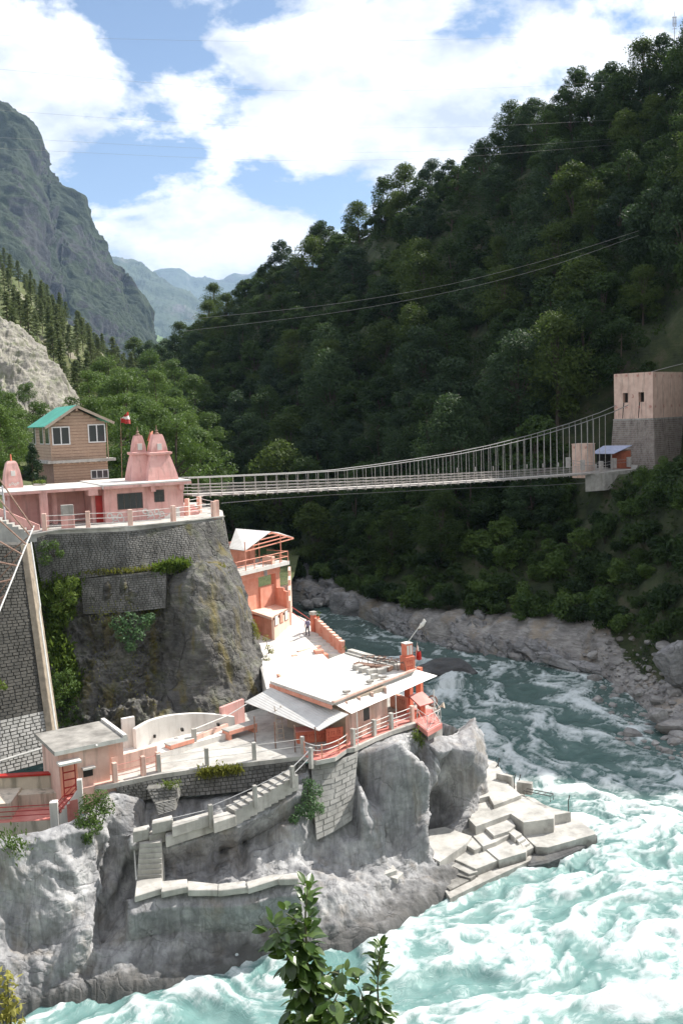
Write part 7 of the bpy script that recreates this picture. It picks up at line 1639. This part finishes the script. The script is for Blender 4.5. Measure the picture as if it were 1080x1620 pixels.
# ---- person climbing the stairs, seen from behind
def person(base, rz):
    J = {'pel': (0, 0, 0.92), 'bel': (0, 0.01, 1.06), 'chest': (0, 0.03, 1.28), 'neck': (0, 0.04, 1.46), 'jaw': (0, 0.07, 1.54), 'head': (0, 0.06, 1.63), 'crown': (0, 0.05, 1.71),
         'shl': (-0.17, 0.02, 1.40), 'ell': (-0.25, -0.03, 1.14), 'wrl': (-0.24, 0.10, 0.93), 'pal': (-0.235, 0.14, 0.86), 'shr': (0.17, 0.02, 1.40), 'elr': (0.25, 0.0, 1.13), 'wrr': (0.25, 0.16, 0.96), 'par': (0.245, 0.20, 0.90),
         'hil': (-0.09, 0, 0.88), 'knl': (-0.10, 0.16, 0.54), 'anl': (-0.10, 0.05, 0.18), 'tol': (-0.10, 0.22, 0.14), 'hir': (0.09, 0, 0.88), 'knr': (0.10, 0.03, 0.48), 'anr': (0.10, -0.12, 0.09), 'tor': (0.10, 0.06, 0.03)}
    R_ = {'pel': 0.14, 'bel': 0.13, 'chest': 0.15, 'neck': 0.055, 'jaw': 0.075, 'head': 0.10, 'crown': 0.07, 'shl': 0.075, 'ell': 0.05, 'wrl': 0.034, 'pal': 0.036, 'shr': 0.075, 'elr': 0.05, 'wrr': 0.034, 'par': 0.036, 'hil': 0.095, 'knl': 0.065, 'anl': 0.045, 'tol': 0.042, 'hir': 0.095, 'knr': 0.065, 'anr': 0.045, 'tor': 0.042}
    Ed = [('pel', 'bel'), ('bel', 'chest'), ('chest', 'neck'), ('neck', 'jaw'), ('jaw', 'head'), ('head', 'crown'), ('chest', 'shl'), ('shl', 'ell'), ('ell', 'wrl'), ('wrl', 'pal'), ('chest', 'shr'), ('shr', 'elr'), ('elr', 'wrr'), ('wrr', 'par'), ('pel', 'hil'), ('hil', 'knl'), ('knl', 'anl'), ('anl', 'tol'), ('pel', 'hir'), ('hir', 'knr'), ('knr', 'anr'), ('anr', 'tor')]
    for s, pa in ((-1, 'pal'), (1, 'par')):
        b = Vector(J[pa])
        for i in range(4):
            k1, k2 = f'{pa}f{i}', f'{pa}g{i}'; o = Vector(((i - 1.5) * 0.006 * s, 0.022 * (1.5 - i), -0.05 + 0.004 * abs(i - 1.5))); J[k1] = tuple(b + o); J[k2] = tuple(b + o * 1.5 + Vector((-0.01 * s, 0.0, -0.03 + 0.005 * i))); R_[k1] = 0.009; R_[k2] = 0.008; Ed += [(pa, k1), (k1, k2)]
        J[pa + 't'] = tuple(b + Vector((-0.03 * s, 0.035, -0.02))); R_[pa + 't'] = 0.010; Ed.append((pa, pa + 't'))
    names = list(J); me = bpy.data.meshes.new('person'); me.from_pydata([J[k] for k in names], [(names.index(a), names.index(b)) for a, b in Ed], [])
    o = bpy.data.objects.new('tmp_person', me); COL.objects.link(o); md = o.modifiers.new('s', 'SKIN'); md.use_smooth_shade = True
    for i, k in enumerate(names):
        sv_ = me.skin_vertices[0].data[i]; sv_.radius = (R_[k], R_[k]); sv_.use_root = (k == 'pel')
    o.modifiers.new('d', 'SUBSURF').levels = 2
    dg = bpy.context.evaluated_depsgraph_get(); m2 = bpy.data.meshes.new_from_object(o.evaluated_get(dg)); bpy.data.objects.remove(o)
    for m_ in (M['skin'], M['shirt'], M['trouser'], M['hair']): m2.materials.append(m_)
    for f in m2.polygons:
        c = f.center; i = 0
        if c.z < 0.95 and abs(c.x) < 0.2: i = 2
        elif c.z < 1.45 and (c.z > 1.16 or abs(c.x) < 0.19): i = 1
        elif c.z > 1.575 and (c.y < 0.10 or c.z > 1.66): i = 3
        if c.z < 0.12 and abs(c.x) < 0.2: i = 3
        f.material_index = i; f.use_smooth = True
    po_ = thing('person', 'person in a checked lilac shirt and dark trousers climbing the landing stairs', 'person', base); po_.rotation_euler = (0, 0, rz)
    b = bpy.data.objects.new('body', m2); COL.objects.link(b); b.parent = po_
    bp = MB(); bp.loft([[(x * w_, -0.14 + y * d_, z) for x, y in ((-1, -1), (1, -1), (1, 1), (-1, 1))] for w_, d_, z in ((0.10, 0.04, 1.02), (0.14, 0.07, 1.08), (0.14, 0.07, 1.34), (0.09, 0.04, 1.42))])
    me3 = bpy.data.meshes.new('backpack'); me3.from_pydata(bp.v, [], bp.f); me3.materials.append(M['pack']); q = bpy.data.objects.new('backpack', me3); COL.objects.link(q); q.parent = po_
    for s in (-1, 1):
        e = MB().tube([(s * 0.105, 0.06, 1.60), (s * 0.115, 0.05, 1.63), (s * 0.10, 0.06, 1.665)], 0.018, 5); me4 = bpy.data.meshes.new('ear'); me4.from_pydata(e.v, [], e.f); me4.materials.append(M['skin']); q = bpy.data.objects.new('ear', me4); COL.objects.link(q); q.parent = po_
    e = MB().tube([(0, 0.155, 1.645), (0, 0.185, 1.605), (0, 0.155, 1.595)], [0.01, 0.018, 0.01], 5); me4 = bpy.data.meshes.new('nose'); me4.from_pydata(e.v, [], e.f); me4.materials.append(M['skin']); q = bpy.data.objects.new('nose', me4); COL.objects.link(q); q.parent = po_
M['skin'] = paint('skin', C(0.28, 0.16, 0.10), C(0.24, 0.13, 0.085), 8, 0.6); M['trouser'] = paint('dark_trousers', C(0.02, 0.022, 0.035), C(0.03, 0.03, 0.045), 8, 0.8); M['hair'] = paint('black_hair', C(0.01, 0.009, 0.008), C(0.02, 0.017, 0.015), 20, 0.5); M['pack'] = paint('grey_backpack', C(0.22, 0.21, 0.30), C(0.14, 0.14, 0.2), 9, 0.8)
m = Mat('checked_shirt'); ck = m.n('ShaderNodeTexChecker'); ck.inputs['Scale'].default_value = 22; m.l(m.tc.outputs['Object'], ck.inputs[0]); ck.inputs[1].default_value = C(0.52, 0.40, 0.50); ck.inputs[2].default_value = C(0.26, 0.22, 0.36); m.color(ck.outputs[0]).set(Roughness=0.85); M['shirt'] = m.m
pb0 = Z(487, 1007, ZS - 0.15); person(Vector((pb0.x, pb0.y, ZS - 0.15)), math.radians(25))

# ---- foreground sapling
def leafmesh(name, seed):
    rd_ = random.Random(seed); vs = []; fs = []; n = 6; bend = rd_.uniform(0.15, 0.5); fold = rd_.uniform(0.15, 0.4)
    for i in range(n + 1):
        f = i / n; w = 0.30 * math.sin(math.pi * min(1, f * 0.93 + 0.05)) ** 0.8 * (1 - 0.15 * f); z = -bend * f * f * 0.5
        if i == n: w = 0.004
        vs += [(-w, f, z + fold * w), (0, f, z), (w, f, z + fold * w)]
    for i in range(n):
        a = 3 * i; fs += [(a, a + 1, a + 4, a + 3), (a + 1, a + 2, a + 5, a + 4)]
    me = bpy.data.meshes.new(name); me.from_pydata(vs, [], fs); me.materials.append(M['sapleaf']); me.polygons.foreach_set('use_smooth', [True] * len(me.polygons)); return me
LM = [leafmesh('leaf', k) for k in range(5)]
def sapling(label, D0, stems, base, n_per_m, seed, lsz=(0.10, 0.16)):
    rd_ = random.Random(seed); t = thing('sapling', label, 'sapling', base)
    for si, (pts, r0) in enumerate(stems):
        W_ = [Vector(q) for q in crom(np.array([tuple(Y(x, y, D0 + dz)) for x, y, dz in pts]), 16)]
        if si == 0: W_ = [base - Vector((0, 0, 0.2)), (base + W_[0]) / 2 + Vector((0.1, 0, 0.1))] + W_
        MB().tube(W_, r0, 6, 0.004).build('stem', M['stem'], t)
        Lt = plen(W_); nl = max(4, int(Lt * n_per_m)); vis = [p for p in W_]
        for k in range(nl):
            f = (k + rd_.random()) / nl; p = lerp_poly(W_, f)
            if pix(p)[1] > 1720: continue
            a = k * 2.4 + rd_.uniform(-0.5, 0.5); el = rd_.uniform(-0.9, 0.35) if f < 0.93 else rd_.uniform(0.2, 1.2)
            d = Vector((math.cos(a) * math.cos(el), math.sin(a) * math.cos(el), math.sin(el))); s = rd_.uniform(*lsz) * (0.75 if f > 0.93 else 1)
            U = Vector((rd_.uniform(-0.5, 0.5), rd_.uniform(-0.5, 0.5), 1)); R_ = d.cross(U).normalized(); N_ = R_.cross(d)
            q = p + d * rd_.uniform(0.02, 0.07) - t.location
            o = bpy.data.objects.new('leaf', LM[k % 5]); COL.objects.link(o); o.parent = t
            o.matrix_basis = Matrix(((R_.x * s, d.x * s, N_.x * s, q.x), (R_.y * s, d.y * s, N_.y * s, q.y), (R_.z * s, d.z * s, N_.z * s, q.z), (0, 0, 0, 1)))
b1 = Vector((-0.30, 8.4, bank_z(0, 8.4)))
sapling('taller leafy sapling rising in the foreground over the rapids', 8.2, [([(497, 1690, 0), (492, 1600, 0), (486, 1520, 0), (483, 1450, 0), (487, 1402, 0)], 0.022), ([(489, 1560, 0), (460, 1520, -0.1), (437, 1470, -0.15), (428, 1478, -0.2)], 0.010), ([(487, 1510, 0), (470, 1460, 0.15), (452, 1445, 0.2)], 0.008), ([(489, 1590, 0), (520, 1540, 0.1), (545, 1545, 0.1)], 0.010), ([(493, 1640, 0), (525, 1590, -0.2), (535, 1570, -0.2)], 0.010), ([(492, 1640, 0), (470, 1600, 0.2), (478, 1560, 0.3)], 0.010)], b1, 85, 3, (0.13, 0.19))
b2 = Vector((0.40, 8.5, bank_z(0, 8.5)))
sapling('shorter leafy sapling to the right of the taller one', 8.3, [([(598, 1700, 0), (600, 1620, 0), (597, 1560, 0), (601, 1495, 0)], 0.016), ([(598, 1640, 0), (575, 1580, -0.1), (566, 1560, -0.1)], 0.008), ([(600, 1640, 0), (560, 1600, 0.1), (555, 1590, 0.1)], 0.008)], b2, 95, 4, (0.11, 0.16))
# yellowing bush in the bottom left corner
rng = np.random.default_rng(12); p = Vector((-2.2, 5.6, bank_z(0, 5.6))); yb = thing('corner_bush', 'yellowing leafy bush in the bottom left corner', 'bush', p)
cs = [Y(x, y, 5.6) for x, y in ((4, 1600), (16, 1590), (8, 1570), (24, 1608), (10, 1625), (30, 1640), (0, 1650), (12, 1550))]
mb = MB()
for c in cs: mb.tube([p, p.lerp(c, 0.6) + Vector((0.02, 0, 0.1)), c], 0.012, 5, 0.004)
mb.build('stem', M['stem'], yb); quads_off('foliage', leaf_cloud([tuple(c) for c in cs], [(0.075,) * 3] * 8, 34, 0.018, 0.036, rng, 0.3, 0.2), M['yellowleaf'], yb)
HAZE = 0.00004
# ---- the air between here and the far ranges
if HAZE:
    hz = MB().box(-16000, 16000, -200, 17500, -6, 2600).build('haze', None); tag(hz, 'pale blue valley haze thickening towards the far ranges', 'haze', kind='stuff')
    hm = bpy.data.materials.new('valley_haze'); hm.use_nodes = True; t = hm.node_tree; t.nodes.clear()
    pv = t.nodes.new('ShaderNodeVolumePrincipled'); pv.inputs['Color'].default_value = (0.50, 0.70, 1.0, 1); pv.inputs['Density'].default_value = HAZE; pv.inputs['Anisotropy'].default_value = 0.0
    ou = t.nodes.new('ShaderNodeOutputMaterial'); t.links.new(pv.outputs[0], ou.inputs['Volume']); hz.data.materials.append(hm)
